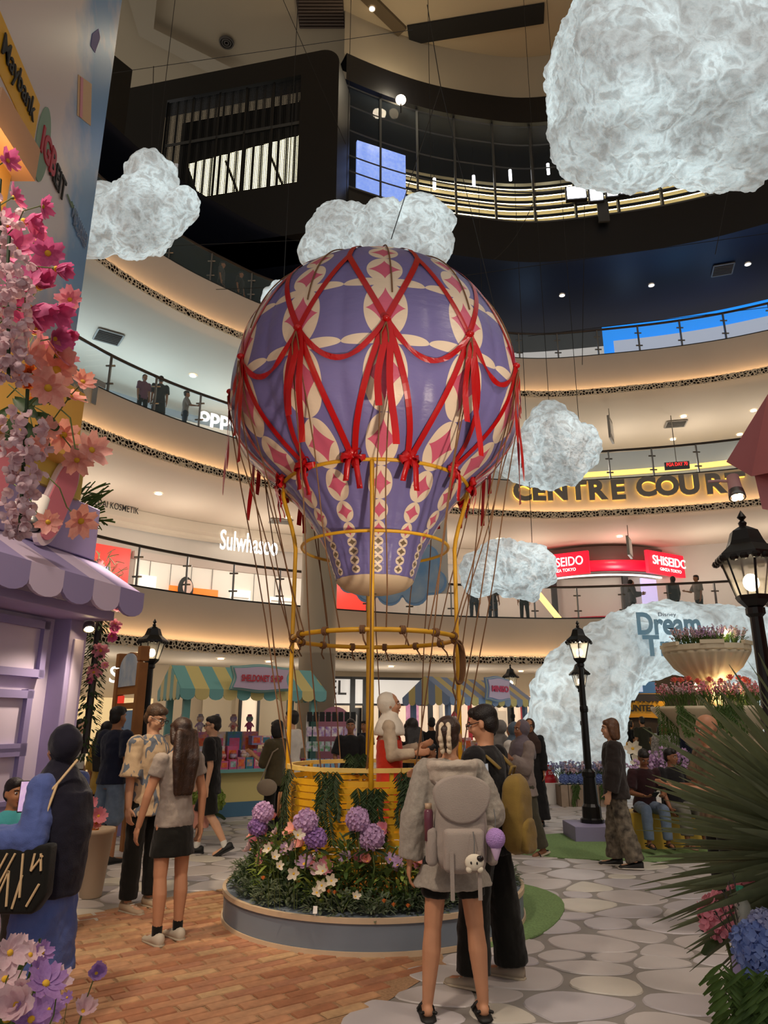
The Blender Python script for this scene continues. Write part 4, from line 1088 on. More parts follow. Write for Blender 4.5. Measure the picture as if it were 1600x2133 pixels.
# ---- ring of flowers round the basket
def hydrangea(p, s, m, label, group, stem=.3, facing=(0, -.6, 1), seed=0):
    r = random.Random(seed); t = thing('hydrangea', label, 'flower', p, 0, group); mb = MB(); pm = petal(.5, .5, .25, 0, 2)
    for i in range(90):
        y = 1-2*(i+.5)/90; a = i*2.399; rad = math.sqrt(1-y*y); d = Vector((rad*math.cos(a), rad*math.sin(a), y))
        if d.z < -.75: continue
        R = d.to_track_quat('Z', 'Y').to_matrix().to_4x4()
        for k in range(4):
            M = T(*(d*s*(.38+.10*r.random()))) @ R @ RZ(PI/2*k+r.random()*.4) @ Matrix.Rotation(-.25, 4, 'Y') @ Matrix.Scale(s*.27*r.uniform(.8, 1.2), 4); mb.add([M @ Vector(v) for v in pm.v], pm.f)
    mb.build('bloom', m, t, True)
    mb = MB(); mb.tube([(0, 0, -.3*s), (.02, 0, -stem*.6), (0, .03, -stem)], .008, 5); mb.build('stem', M_stem, t)
    for sgn in (-1, 1):
        mb = MB(); leaf_mb(mb, (0, 0, -.45*s), (sgn, -.5, -.1), s*.7, s*.4, r); mb.build('leaf', M_leafD, t, True)
    return t
for i, (x, y, sz, m, w) in enumerate(((548, 1693, .17, M_lil, 'leftmost pale'), (537, 1722, .15, M_vio, 'leftmost darker'), (637, 1712, .185, M_lil, 'second pale'), (658, 1747, .165, M_vio, 'low darker'), (745, 1708, .185, M_lil, 'tall pale'), (775, 1745, .19, M_lil, 'rightmost pale'))):
    p = at(x, y, 5.95 if i > 1 else 6.3); hydrangea(p, sz, m, w+' lilac hydrangea in the flower ring round the basket', 'hydrangeas round the basket', .35, seed=i)
def ringpos(i, n, r0, r1, rnd):
    a = -PI/2+(i+.5-n/2)*(2*PI*.62/n)+rnd.uniform(-.06, .06); r = rnd.uniform(r0, r1); return Vector((AX+r*math.cos(a), AY+r*math.sin(a), 0)), a
for i in range(56):
    p, a = ringpos(i, 56, .90, 1.12, fr); p.z = .25+.20+fr.uniform(.05, .32)*(1.25-(p-Vector((AX, AY, p.z))).length)/.3
    f = Vector((math.cos(a)*.7+fr.uniform(-.4, .4), math.sin(a)*.7, fr.uniform(.3, .9)))
    cosmos(p, fr.uniform(.12, .18), fr.choice((M_pnk, M_pnk, M_sal, M_lil, M_pale)), f, 'pink peony-like bloom in the flower ring round the basket', 'pink blooms round the basket', fr.uniform(.3, .8), 8, Vector((p.x*.97+AX*.03, p.y*.97+AY*.03, .26)), fr)
for i, (x, y) in enumerate(((560, 1768), (572, 1785), (582, 1805), (673, 1815), (670, 1845), (845, 1745), (848, 1765), (690, 1835), (620, 1740), (612, 1820), (740, 1868), (660, 1860))):
    p = at(x, y, 5.75 if y < 1800 else 5.72); t = cosmos(p, fr.uniform(.09, .12), M_cream, (fr.uniform(-.5, .5), -1, fr.uniform(.2, .8)), 'white lily bloom among the greenery round the basket', 'white lilies round the basket', .45, 5, Vector((p.x, p.y+.1, .27)), fr); t.name = 'lily_flower'
for i, (x, y) in enumerate(((548, 1832), (685, 1860), (697, 1862), (800, 1880), (820, 1888), (850, 1890))):
    mum(at(x, y, 5.72), .05, M_org, 'tiny orange blossom low in the flower ring', 'orange blossoms round the basket', 16)
def bush(p, h, w, n, m, label, group, Ls, Ws, rnd, name='foliage_plant', droop=0):
    t = thing(name, label, 'plant', p, 0, group); mb = MB()
    for i in range(n):
        a = rnd.random()*2*PI; r = w*math.sqrt(rnd.random()); z = h*rnd.random()*(1-.5*(r/w)**2)
        d = Vector((math.cos(a)*rnd.uniform(.2, 1), math.sin(a)*rnd.uniform(.2, 1), rnd.uniform(-.2-droop, 1))); leaf_mb(mb, (r*math.cos(a), r*math.sin(a), z), d, rnd.uniform(*Ls), rnd.uniform(*Ws), rnd)
    mb.build('leaves', m, t, True, kind='stuff')
    mb = MB()
    for i in range(4):
        a = i*PI/2; mb.tube([(0, 0, 0), (w*.5*math.cos(a), w*.5*math.sin(a), h*.7)], .004, 4)
    mb.build('stems', M_stem, t); return t
for i in range(26):
    p, a = ringpos(i, 26, .90, 1.0, fr); p.z = .245
    bush(p, fr.uniform(.36, .50), .16, 110, fr.choice((M_leaf, M_leaf, M_leafD, M_leafY)), 'leafy green filler plant in the flower ring round the basket', 'filler plants round the basket', (.06, .13), (.02, .045), fr)
for i in range(30):
    p, a = ringpos(i, 30, 1.08, 1.17, fr); p.z = .245
    bush(p, fr.uniform(.10, .19), .12, 120, fr.choice((M_sage, M_sage, M_leafD)), 'low grey-green filler plant at the rim of the round platform', 'rim plants on the platform', (.03, .06), (.015, .03), fr, 'rim_plant')
mb = MB(); mb.box((0, 0, .04), (.03, .004, .05), Matrix.Rotation(-.5, 3, 'X')); mb.box((0, .005, .01), (.006, .004, .06))
t = thing('plant_tag', 'small white card tag stuck at the platform rim', 'tag', at(657, 1880, 5.72)*1.0); t.location.z = .25; mb.build('card', M_white, t)
# hanging fern sprays on the basket
def fern(p, L, out, label, group, nb=4, width=.13, m=None, drop=1.0):
    t = thing('hanging_fern', label, 'plant', p, 0, group); mb = MB(); r = fr; out = Vector(out)
    for b in range(nb):
        x0 = (b-(nb-1)/2)*width/nb; ln = L*r.uniform(.6, 1)
        side = Vector((-out.y, out.x, 0))
        for i in range(34):
            q = i/33; c = side*(x0+.02*math.sin(q*6+b))+out*(.03+.02*math.sin(q*3))-Vector((0, 0, ln*q))
            for s in (-1, 1):
                leaf_mb(mb, c, side*s*.8+out*r.uniform(-.2, .6)-Vector((0, 0, .8)), .075*(1.15-q*.5)*r.uniform(.7, 1.2), .014, r, out)
    mb.build('fronds', m or M_leafD, t, True, kind='stuff'); return t
for (x, y, L, w, lab) in ((600, 1600, .75, .13, 'long fern spray hanging down the left side of the basket'), (690, 1625, .58, .20, 'fern spray hanging in the middle of the yellow basket'), (770, 1640, .45, .24, 'forked fern spray hanging right of the front pole'), (845, 1600, .40, .16, 'fern spray hanging over the basket rim beside the hoodie')):
    a = math.atan2(math.sqrt(max(.01, .82**2-(at(x, y, 6.3).x-AX)**2)), -(at(x, y, 6.3).x-AX)); c = at(x, y, 6.3); px_ = max(-.8, min(.8, c.x-AX)); py_ = -math.sqrt(max(.0, .83**2-px_**2))
    fern(Vector((AX+px_, AY+py_, 1.2-(.12 if 'forked' in lab else .0))), L, Vector((px_, py_, 0)).normalized(), lab, None, 4, w)
fern(Vector((AX-.2, AY+.72, 1.28)), .2, Vector((0, -1, 0)), 'small fern tuft inside the back rim of the basket', None, 3, .2)
# ------------------------------------------------------------------ street lamps
M_iron = mat('black_iron', '#141312', .35, .3, spec=.5)
M_lglass = mat('lantern_glass', '#e8e2d4', .25, alpha=.35)
M_bulb = mat('lantern_bulb', '#fff0d0', .4, emit=14, ecol='#ffe8c0')
def hexring(r, z, n=6, ph=0): return [Vector((r*math.cos(2*PI*k/n+ph), r*math.sin(2*PI*k/n+ph), z)) for k in range(n)]
def make_lamp():
    t = thing('street_lamp', None, 'lamp')
    mb = MB(); mb.lathe([(.17, 0), (.17, .05), (.14, .07), (.135, .22), (.11, .26), (.09, .62), (.105, .64), (.105, .70), (.06, .74)], n=12); mb.build('base', M_iron, t)
    mb = MB(); mb.lathe([(.052, .7), (.050, 1.55), (.062, 1.56), (.066, 1.60), (.062, 1.64), (.046, 1.65), (.040, 2.22), (.06, 2.24), (.06, 2.28)], n=12, flute=.03, nf=6); mb.build('post', M_iron, t)
    mb = MB(); mb.loft([hexring(.04, 2.27), hexring(.10, 2.33), hexring(.115, 2.36)]); mb.build('lantern_base', M_iron, t)
    for k in range(6):
        a = 2*PI*k/6; b = 2*PI*(k+1)/6
        lo = [Vector((.10*math.cos(x), .10*math.sin(x), 2.36)) for x in (a, b)]; hi = [Vector((.175*math.cos(x), .175*math.sin(x), 2.62)) for x in (a, b)]
        mb = MB(); mb.add([lo[0], lo[1], hi[1], hi[0]], [(0, 1, 2, 3)]); mb.build('glass_pane', M_lglass, t)
        mb = MB(); mb.tube([lo[0], hi[0]], .008, 4); mb.build('lantern_bar', M_iron, t)
    mb = MB(); mb.loft([hexring(.215, 2.60), hexring(.21, 2.635), hexring(.13, 2.70), hexring(.115, 2.73), hexring(.09, 2.80), hexring(.03, 2.835)])
    mb.lathe([(.02, 2.83), (.028, 2.86), (.012, 2.88), (.03, 2.90), (.001, 2.95)], n=10)
    for k in range(18):
        a = 2*PI*k/18; r = .205*math.cos(PI/6)/math.cos(((a) % (PI/3))-PI/6); mb.ell((r*math.cos(a), r*math.sin(a), 2.60), (.03, .03, .025), 6, 4)
    mb.build('lantern_roof', M_iron, t)
    mb = MB(); mb.ell((0, 0, 2.45), (.05, .05, .06), 10, 8); mb.build('bulb', M_bulb, t, True)
    return t
LP = make_lamp()
def place_lamp(i, p, s, label, rz=0, base=0):
    o = LP if i == 0 else copy_tree(LP); o.location = (p[0], p[1], base); o.scale = (s, s, s); o.rotation_euler = (0, 0, rz); tag(o, label, 'lamp', 'black street lamps'); return o
place_lamp(0, (at(1542, 1100, 4.75).x+.02, 4.75), 1.02, 'nearest black street lamp rising behind the spiky palm', .3)
bl = onz(1225, 1740, .0); place_lamp(1, (bl.x+.02, 11.0), .98, 'black street lamp standing on the lilac block', .2, .2)
place_lamp(2, (at(1180, 1380, 16).x, 15.0), .97, 'black street lamp in front of the left leg of the cotton arch', .5)
place_lamp(3, (at(1063, 1390, 21).x, 21.0), 1.08, 'farthest small street lamp behind the blue striped stall', .1)
place_lamp(4, (at(322, 1300, 11.3).x, 11.3), 1.07, 'black street lamp beside the wooden sign board', .4)
for (x, y, d) in ((1542, 1150, 4.75), (1208, 1340, 11), (1178, 1385, 15), (325, 1322, 11.3)):
    p = at(x, y, d); lamp('lantern_light', 'POINT', p, 5, (1, .85, .6), None, .05)
mb = MB(); mb.box((bl.x+.02, 10.95, .1), (.72, .72, .2)); mb.build('lamp_block', mat('lilac_block', '#8d86a8', .6, var=.04, vscale=4), label='lilac square block under the middle street lamp', cat='block', bevel=.008)
# ------------------------------------------------------------------ lilac kiosk at the left
K = thing('lilac_kiosk', 'lilac panelled kiosk with scalloped striped awning at the left edge', 'kiosk', (-2.40, 5.55, 0)); K.rotation_euler = (0, 0, math.radians(75))
# local frame: x runs along the wall (towards far corner at x=0, wall extends to x=-4), y outwards is -y (to the court)
M_lc = mat('lilac_paint', '#a79ac4', .55, var=.04, vscale=4); M_lc2 = mat('pale_lilac_panel', '#cdbfd6', .6, var=.03, vscale=4); M_lc3 = mat('dark_lilac_trim', '#8f83b3', .55)  # trim is a darker lilac for the panel frames and small block
M_aw1 = mat('awning_lilac', '#8f84ae', .7); M_aw2 = mat('awning_pale', '#c2b3cc', .7)
def kb(name, c, s, m, par=K, bevel=.006): mb = MB(); mb.box(c, s); return mb.build(name, m, par, bevel=bevel)
kb('wall', (-2.1, .25, 1.4), (4.2, .30, 2.8), M_lc2)
kb('corner_post', (-.02, .05, 1.2), (.20, .20, 2.4), M_lc)
kb('post_panel', (-.02, -.056, 1.15), (.11, .02, 2.1), M_lc2)
kb('wall_side', (0, .9, 1.4), (.1, 1.2, 2.8), M_lc)
for (x0, x1, z0, z1) in ((-1.75, -.26, 1.93, 2.28), (-1.75, -.34, 1.42, 1.78), (-1.75, -.34, 1.05, 1.39), (-1.75, -.34, .68, 1.02), (-3.2, -1.9, 1.93, 2.28), (-3.2, -1.9, .68, 1.78)):
    f = kb('panel', ((x0+x1)/2, .09, (z0+z1)/2), (x1-x0, .03, z1-z0), M_lc2)
    mb = MB()
    for zz in (z0, z1): mb.box(((x0+x1)/2, .07, zz), (x1-x0+.07, .06, .055))
    for xx in (x0, x1): mb.box((xx, .07, (z0+z1)/2), (.055, .06, z1-z0+.07))
    mb.build('frame', M_lc3, f)
kb('cornice', (-2.1, -.05, 2.38), (4.3, .5, .07), M_lc)
nst = 14
for i in range(nst):
    x0 = -4.2+i*4.32/nst; x1 = x0+4.32/nst; m = M_aw1 if i % 2 else M_aw2
    mb = MB(); mb.add([(x0, .1, 2.92), (x1, .1, 2.92), (x1, -.48, 2.56), (x0, -.48, 2.56), (x0, .1, 2.90), (x1, .1, 2.90), (x1, -.48, 2.54), (x0, -.48, 2.54)], [(0, 1, 2, 3), (7, 6, 5, 4), (0, 3, 7, 4), (1, 5, 6, 2)])
    mb.build('awning_stripe', m, K)
    w = (x1-x0); poly = [(x0, 2.56), (x0, 2.45)]+[(x0+w/2-w/2*math.cos(a), 2.45-.09*math.sin(a)) for a in [PI*k/8 for k in range(1, 8)]]+[(x1, 2.45), (x1, 2.56)]
    mb = MB(); mb.prism(poly, -.50, -.475); mb.build('scallop', m, K)
for i in range(3):
    y0 = -.48+i*.2; m = M_aw1 if i % 2 else M_aw2
    mb = MB(); mb.add([(.12, y0, 2.56+.36*(i*.2)/.58), (.12, y0+.2, 2.56+.36*((i+1)*.2)/.58), (.12, y0+.2, 2.45), (.12, y0, 2.45)], [(0, 1, 2, 3)]); mb.build('awning_end', m, K)
kb('sign_board', (-2.1, -.02, 3.05), (4.3, .08, .42), M_lc)
# pink cut-out shapes with white rim, yellow boxes above the awning
M_pkc = mat('cutout_pink', '#c9727e', .55); M_rim = mat('cutout_rim', '#d9c3c6', .6); M_yb = mat('box_yellow', '#d8a850', .6); M_ob = mat('box_orange', '#c98a55', .6)
def loopshape(cx, cz, s, name='pink_cutout'):
    P = []
    for k in range(40):
        a = 2*PI*k/40; r = s*(1-.26*math.cos(2*a+.4)); P.append((cx+.62*r*math.cos(a)+.28*r*math.sin(a), cz+1.15*r*math.sin(a)))
    mb = MB(); mb.prism(P, -.16, -.12); o = mb.build(name, M_rim, K)
    Q = [(cx+(x-cx)*.86, cz+(z-cz)*.88) for x, z in P]; mb = MB(); mb.prism(Q, -.175, -.16); mb.build('pink_face', M_pkc, o)
loopshape(-.55, 3.16, .26); loopshape(-1.15, 3.14, .26)
kb('yellow_box', (-1.0, -.02, 3.72), (.9, .5, .55), M_yb); kb('yellow_box', (-.55, .1, 3.45), (.6, .4, .4), mat('box_yellow_pale', '#cdb45a', .6))
# spotlights on the kiosk
def spot_fixture(p, d, label, lit=True, name='spot_lamp', m=None, cells=1):
    t = thing(name, label, 'spotlight', p); t.rotation_euler = Vector(d).to_track_quat('-Z', 'Y').to_euler()
    mb = MB(); mb.lathe([(.02, .16), (.05, .15), (.055, .02), (.06, 0)], n=14); mb.build('body', m or M_white, t, True)
    mb = MB(); mb.lathe([(.06, 0), (.066, -.04), (.068, -.075), (.058, -.075)], n=14, cap=False); mb.build('heat_sink', M_metal, t, True)
    for k in range(cells):
        a = 2*PI*k/max(1, cells)+.6; r = 0 if cells == 1 else .03; mb = MB(); mb.ell((r*math.cos(a), r*math.sin(a), -.07), (.05 if cells == 1 else .024,)*2+(.015,), 10, 6)
        mb.build('lens', mat('spot_lens_lit', '#fff0cc', .4, emit=40, ecol='#ffe2a8') if lit else M_metal, t, True)
    mb = MB(); mb.tube([(0, 0, .1), (.12, 0, .12), (.2, 0, .12)], .012, 6); mb.build('arm', m or M_white, t)
    return t
spot_fixture(at(72, 1078, 4.3), (-.05, -.3, -1), 'white spot lamp with grey fins hanging above the lilac awning', False)
s = spot_fixture(at(168, 1172, 5.6), (.2, -1, -.1), 'small glowing spot lamp above the corner of the lilac awning', True); s.scale = (.8,)*3
s = spot_fixture(at(186, 1300, 5.5), (.3, -.5, -1), 'small glowing spot lamp under the corner of the lilac awning', True); s.scale = (.7,)*3
lamp('kiosk_spot_light', 'SPOT', at(186, 1305, 5.35), 45, (1, .82, .6), (-2.3, 4.6, .4), .03, 110, .8)
# box with lit underside high on the left
BXL = thing('lit_wall_box', 'peach box with glowing underside at the upper left edge', 'box', at(-28, 290, 3.6)); M_pe = mat('peach_box', '#c49a78', .7)
mb = MB(); mb.box((-.06, .1, .12), (.40, .5, .26)); mb.build('body', M_pe, BXL)
lamp('box_underlight', 'POINT', at(10, 360, 3.55), 7, (1, .6, .25), None, .05)
mb = MB(); mb.box((-.12, .15, -.55), (.25, .3, 1.1)); mb.build('lower_body', mat('box_yellow_warm', '#d0a050', .7), BXL)
# small flower bunch on the awning corner
for i, (x, y, s_) in enumerate(((205, 1180, .10), (222, 1212, .11), (236, 1245, .13), (225, 1215, .09), (243, 1265, .09), (212, 1262, .10), (240, 1300, .09), (232, 1325, .10), (210, 1355, .13), (238, 1312, .08), (195, 1400, .11), (187, 1418, .06), (218, 1385, .06))):
    p = at(x, y, 5.9); cosmos(p, s_*1.25, (M_pnk, M_mag)[i % 2], (fr.uniform(0, .8), -1, fr.uniform(-.5, .3)), 'pink cosmos flower trailing from the corner of the lilac awning', 'cosmos flowers on the awning corner', fr.uniform(.2, .7), 8, p+Vector((-.12, .05, .14)), fr)
bush(at(205, 1215, 6.0), .28, .16, 90, M_sage, 'wispy grey-green filler trailing from the awning corner', None, (.05, .12), (.008, .016), fr, 'filler_spray', 1)
t = thing('moss_post', 'dark mossy green post behind the lilac kiosk corner', 'plant', (at(190, 1400, 5.9).x, 5.95, 0)); mb = MB()
for i in range(420):
    a = fr.random()*2*PI; z = fr.uniform(1.3, 2.5); leaf_mb(mb, (.06*math.cos(a), .06*math.sin(a), z), (math.cos(a), math.sin(a), -.4), .05, .02, fr)
mb.build('moss', M_leafD, t, True, kind='stuff'); mb = MB(); mb.tube([(0, 0, 1.35), (0, 0, 2.5)], .03, 8); mb.build('pole', M_dark, t)
t = bush(at(148, 1100, 6.3), .42, .16, 130, M_leaf, 'tuft of long dark grass above the lilac kiosk', None, (.15, .3), (.006, .01), fr, 'grass_tuft')
# ------------------------------------------------------------------ printed banner wall
BN = thing('printed_banner', 'tall white banner wall printed with blue sky and sponsor logos', 'banner')
A_ = Vector((-2.62, 3.0, 0)); B_ = Vector((-2.96, 6.05, 0)); ub = (B_-A_).normalized(); nb_ = Vector((ub.y, -ub.x, 0))
def sky_mat():
    m = bpy.data.materials.new('printed_sky'); m.use_nodes = True; nt = m.node_tree; b = nt.nodes['Principled BSDF']; b.inputs['Roughness'].default_value = .25
    tc = nt.nodes.new('ShaderNodeTexCoord'); mp = nt.nodes.new('ShaderNodeMapping'); mp.inputs['Scale'].default_value = (1, .55, .5); n = nt.nodes.new('ShaderNodeTexNoise'); n.inputs['Scale'].default_value = 1.1; n.inputs['Detail'].default_value = 6
    sep = nt.nodes.new('ShaderNodeSeparateXYZ'); nt.links.new(tc.outputs['Object'], sep.inputs[0]); nt.links.new(tc.outputs['Object'], mp.inputs[0]); nt.links.new(mp.outputs[0], n.inputs['Vector'])
    ad = nt.nodes.new('ShaderNodeMath'); ad.operation = 'MULTIPLY_ADD'; ad.inputs[1].default_value = .16; ad.inputs[2].default_value = -1.02; nt.links.new(sep.outputs[1], ad.inputs[0])
    az = nt.nodes.new('ShaderNodeMath'); az.operation = 'MULTIPLY_ADD'; az.inputs[1].default_value = .03; nt.links.new(sep.outputs[2], az.inputs[0]); nt.links.new(ad.outputs[0], az.inputs[2])
    sm = nt.nodes.new('ShaderNodeMath'); sm.operation = 'ADD'; nt.links.new(n.outputs['Fac'], sm.inputs[0]); nt.links.new(az.outputs[0], sm.inputs[1])
    r = nt.nodes.new('ShaderNodeValToRGB'); r.color_ramp.elements[0].position = .55; r.color_ramp.elements[0].color = (*lin('#d5c9c4'), 1); r.color_ramp.elements[1].position = .68; r.color_ramp.elements[1].color = (*lin('#7aa3cc'), 1)
    nt.links.new(sm.outputs[0], r.inputs[0]); nt.links.new(r.outputs[0], b.inputs['Base Color']); return m
mb = MB(); pA = A_-nb_*.0
mb.add([A_+Vector((0, 0, 3.3)), B_+Vector((0, 0, 3.3)), B_+Vector((0, 0, 12)), A_+Vector((0, 0, 12)), A_-nb_*.1+Vector((0, 0, 3.3)), B_-nb_*.1+Vector((0, 0, 3.3)), B_-nb_*.1+Vector((0, 0, 12)), A_-nb_*.1+Vector((0, 0, 12))],
       [(0, 1, 2, 3), (7, 6, 5, 4), (1, 5, 6, 2), (0, 3, 7, 4), (0, 4, 5, 1), (3, 2, 6, 7)])
mb.build('printed_panel', sky_mat(), BN)
def bnpt(px, py):
    r = ray(px, py); o = Vector((0, 0, CAMZ)); n = nb_; t = (A_-o).dot(n)/r.dot(n); return o+r*t
def bnM(px, py, off=.012): return basis(bnpt(px, py)+nb_*off, ub, Vector((0, 0, 1)), nb_)
M_ink = mat('ink_black', '#23211f', .6); M_mb = mat('logo_yellow', '#e0a81e', .5); M_red = mat('logo_red', '#b02a3c', .5); M_grn = mat('logo_green', '#7f9a84', .6)
c_ = bnpt(33, 166); poly = [c_+ub*x+Vector((0, 0, z))+nb_*.006 for x, z in ((-.46, -.2), (.42, -.2), (.42, .2), (-.46, .2))]
z_ = [bnpt(28, 160)]
mb = MB(); mb.add([p for p in poly], [(0, 1, 2, 3)]); o = mb.build('logo_strip', M_mb, BN); so = o.modifiers.new('thickness', 'SOLIDIFY'); so.thickness = .006
text('Maybank', BN, bnM(36, 172, .016), .24, M_ink, width=.62); text('IGB', BN, bnM(99, 318), .26, M_red, width=.33); text('REIT', BN, bnM(119, 372), .22, M_ink, width=.36); text('MID VALLEY', BN, bnM(165, 473), .13, M_bluD, width=.46); text('Megamall', BN, bnM(163, 490), .08, M_bluD, width=.36)
mb = MB(); c = bnpt(88, 300); mb.loft([[c+ub*(.13*math.cos(a))+Vector((0, 0, .36*math.sin(a)))+nb_*o_ for a in [2*PI*k/28 for k in range(28)]] for o_ in (.002, .008)]); mb.build('logo_disc', M_grn, BN)
mb = MB(); mb.tube([bnpt(138, 405)+nb_*.01, bnpt(148, 432)+nb_*.01, bnpt(147, 420)+nb_*.01, bnpt(156, 450)+nb_*.01], .008, 4); mb.build('logo_line', M_grn, BN)
# printed generic shapes where the poster has its picture: a handbag and a suitcase standing on cloud
M_tan = mat('print_tan', '#c7a276', .5); M_pp = mat('print_purple', '#6f6690', .5); M_prk = mat('print_pink', '#c77f8a', .5)
def decal(pts, m, name, off=.006):
    P = [bnpt(x, y)+nb_*off for x, y in pts]; mb = MB(); n = len(P); mb.add(P+[p-nb_*.004 for p in P], [tuple(range(n)), tuple(range(2*n-1, n-1, -1))]+[(i, (i+1) % n, (i+1) % n+n, i+n) for i in range(n)]); mb.build(name, m, BN)
decal([(162, 155), (190, 175), (188, 262), (160, 240)], M_tan, 'printed_suitcase'); decal([(166, 160), (171, 163), (169, 246), (164, 243)], M_prk, 'printed_strap', .012)
decal([(192, 70), (204, 60), (208, 78), (197, 110), (188, 95)], M_pp, 'printed_case')
# ------------------------------------------------------------------ pink kiosk corner and lamp at the right
M_pkk = mat('kiosk_pink', '#c77d80', .55, var=.04, vscale=4)
PK = thing('pink_kiosk', 'corner of a pink kiosk with scalloped awning at the right edge', 'kiosk')
P_ = [at(1513, 962, 3.6), at(1600, 820, 3.3), at(1920, 780, 3.1), at(1920, 1010, 3.1), at(1600, 985, 3.5), at(1565, 992, 3.6)]
mb = MB(); mb.add([P_[0], P_[1], P_[2], P_[3], P_[4], P_[5]]+[p+Vector((p.x/p.y*.5+.08, .5, (p.z-1.6)/p.y*.5)) for p in P_], [(0, 1, 2, 3, 4, 5), (11, 10, 9, 8, 7, 6)]+[(i, (i+1) % 6, (i+1) % 6+6, i+6) for i in range(6)]); mb.build('awning', M_pkk, PK)
Q_ = [at(1572, 990, 3.65), at(1920, 900, 3.3), at(1920, 1130, 3.3), at(1588, 1060, 3.65)]
mb = MB(); mb.add(Q_+[p+Vector((p.x/p.y*.5+.08, .5, (p.z-1.6)/p.y*.5)) for p in Q_], [(0, 1, 2, 3), (7, 6, 5, 4)]+[(i, (i+1) % 4, (i+1) % 4+4, i+4) for i in range(4)]); mb.build('valance', M_pkk, PK)
mb = MB(); mb.box((3.36, 3.85, 1.7), (1.2, 1.1, 3.4)); mb.build('wall', M_pkk, PK)
s = spot_fixture(at(1533, 1022, 3.55), (-.1, -.35, -1), 'glowing four-cell spot lamp on the pink kiosk', True, m=mat('lamp_pink', '#c99a98', .5), cells=4); s.scale = (.62,)*3
lamp('pink_kiosk_spot_light', 'SPOT', at(1528, 1062, 3.5), 30, (1, .86, .66), (1.0, 4.0, 0), .03, 120, .9)
# ------------------------------------------------------------------ two-tier urn fountain planter
U = thing('urn_planter', 'two-tier cream stone urn planter with fluted bowl', 'planter', (at(1476, 1400, 11.5).x, 11.5, 0)); M_urn = mat('urn_cream', '#cfc0a2', .6, var=.05, vscale=5)
zt, zl = at(1476, 1347, 11.5).z, at(1476, 1472, 11.5).z
mb = MB(); mb.lathe([(.45, 0), (.45, .15), (.22, .3), (.18, zl-.75), (.30, zl-.68), (.75, zl-.25), (.92, zl-.05), (.92, zl), (.82, zl)], n=64, flute=.0, nf=16); mb.build('lower_bowl', M_urn, U, True)
mb = MB(); mb.lathe([(.16, zl-.05), (.14, zl+.12), (.13, zt-.62), (.2, zt-.58), (.2, zt-.54)], n=32, flute=.04, nf=12); mb.build('column', M_urn, U, True)
mb = MB(); mb.lathe([(.2, zt-.55), (.3, zt-.5), (.5, zt-.33), (.62, zt-.14), (.64, zt-.10)], n=96, flute=.025, nf=24); mb.build('upper_bowl', M_urn, U, True)
mb = MB(); mb.lathe([(.64, zt-.10), (.66, zt-.08), (.66, zt), (.58, zt), (.58, zt-.06)], n=48, cap=False)
for k in range(6):
    a = 2*PI*k/6+.26; mb.box((.64*math.cos(a), .64*math.sin(a), zt+.02), (.06, .34, .06), Matrix.Rotation(a, 3, 'Z'))
mb.build('rim', M_urn, U)
def sprigs(c, r, h, n, m, label, group, rnd, cat='flower', lean=.5, name='flower_clump', fl=.045):
    t = thing(name, label, cat, c, 0, group); mb = MB(); mg = MB()
    for i in range(n):
        a = rnd.random()*2*PI; q = r*math.sqrt(rnd.random()); b = Vector((q*math.cos(a)*.6, q*math.sin(a)*.6, 0)); d = Vector((math.cos(a)*lean*q/r, math.sin(a)*lean*q/r, 1)).normalized(); L = h*rnd.uniform(.6, 1)
        mg.tube([b, b+d*L], .004, 3); leaf_mb(mg, b+d*L*.3, d+Vector((rnd.uniform(-.6, .6), rnd.uniform(-.6, .6), 0)), L*.45, .012, rnd)
        for k in range(3): floret_mb(mb, b+d*L*(.82+.09*k), fl, rnd, 3)
    mb.build('blossoms', m, t, True, kind='stuff'); mg.build('stems', M_leaf, t, kind='stuff'); return t
uc = Vector((U.location.x, 11.5, 0))
for i, (a, lab) in enumerate(((200, 'left'), (265, 'front'), (330, 'right'), (80, 'back'))):
    an = math.radians(a); sprigs(uc+Vector((.32*math.cos(an), .32*math.sin(an), zt-.05)), .30, .36, 60, (M_pale, M_lil)[i % 2], 'lavender flower clump at the %s of the upper urn bowl' % lab, 'lavender clumps in the urn', fr, fl=.05)
for i in range(9):
    an = PI+i*PI/8+.1; q = uc+Vector((.62*math.cos(an), .62*math.sin(an), zl-.02))
    sprigs(q, .24, .40, 34, (M_pnk, M_pale, M_pnk)[i % 3], 'pink flower clump in the lower urn bowl', 'pink clumps in the urn', fr, fl=.05)
for i in range(12):
    an = PI+i*PI/11; q = uc+Vector((.55*math.cos(an), .55*math.sin(an), zl+.34+fr.uniform(-.03, .05)))
    o = mum(q, .16, M_cor, 'coral gerbera flower standing tall in the lower urn bowl', 'coral gerberas in the urn', 26, name='gerbera_flower'); o.rotation_euler = (fr.uniform(-.3, .3), fr.uniform(-.3, .3), 0)
for i, (x, L, w) in enumerate(((1385, .85, .3), (1425, .45, .25), (1500, .45, .3), (1530, .5, .22))):
    q = at(x, 1475, 11.5-math.sqrt(max(.02, .9**2-(at(x, 1475, 10.9).x-uc.x)**2))); q.z = zl+.02
    fern(q, L, (0, -1, 0), ('long', 'short', 'middle', 'right-hand')[i]+' green vine hanging over the lower urn bowl', None, 4, w, M_leaf)
lamp('urn_lamp', 'POINT', uc+Vector((.2, -.35, zt+.18)), 6, (1, .8, .4), None, .03); lamp('urn_lamp', 'POINT', uc+Vector((.15, -.3, zl+.22)), 11, (1, .78, .4), None, .03)
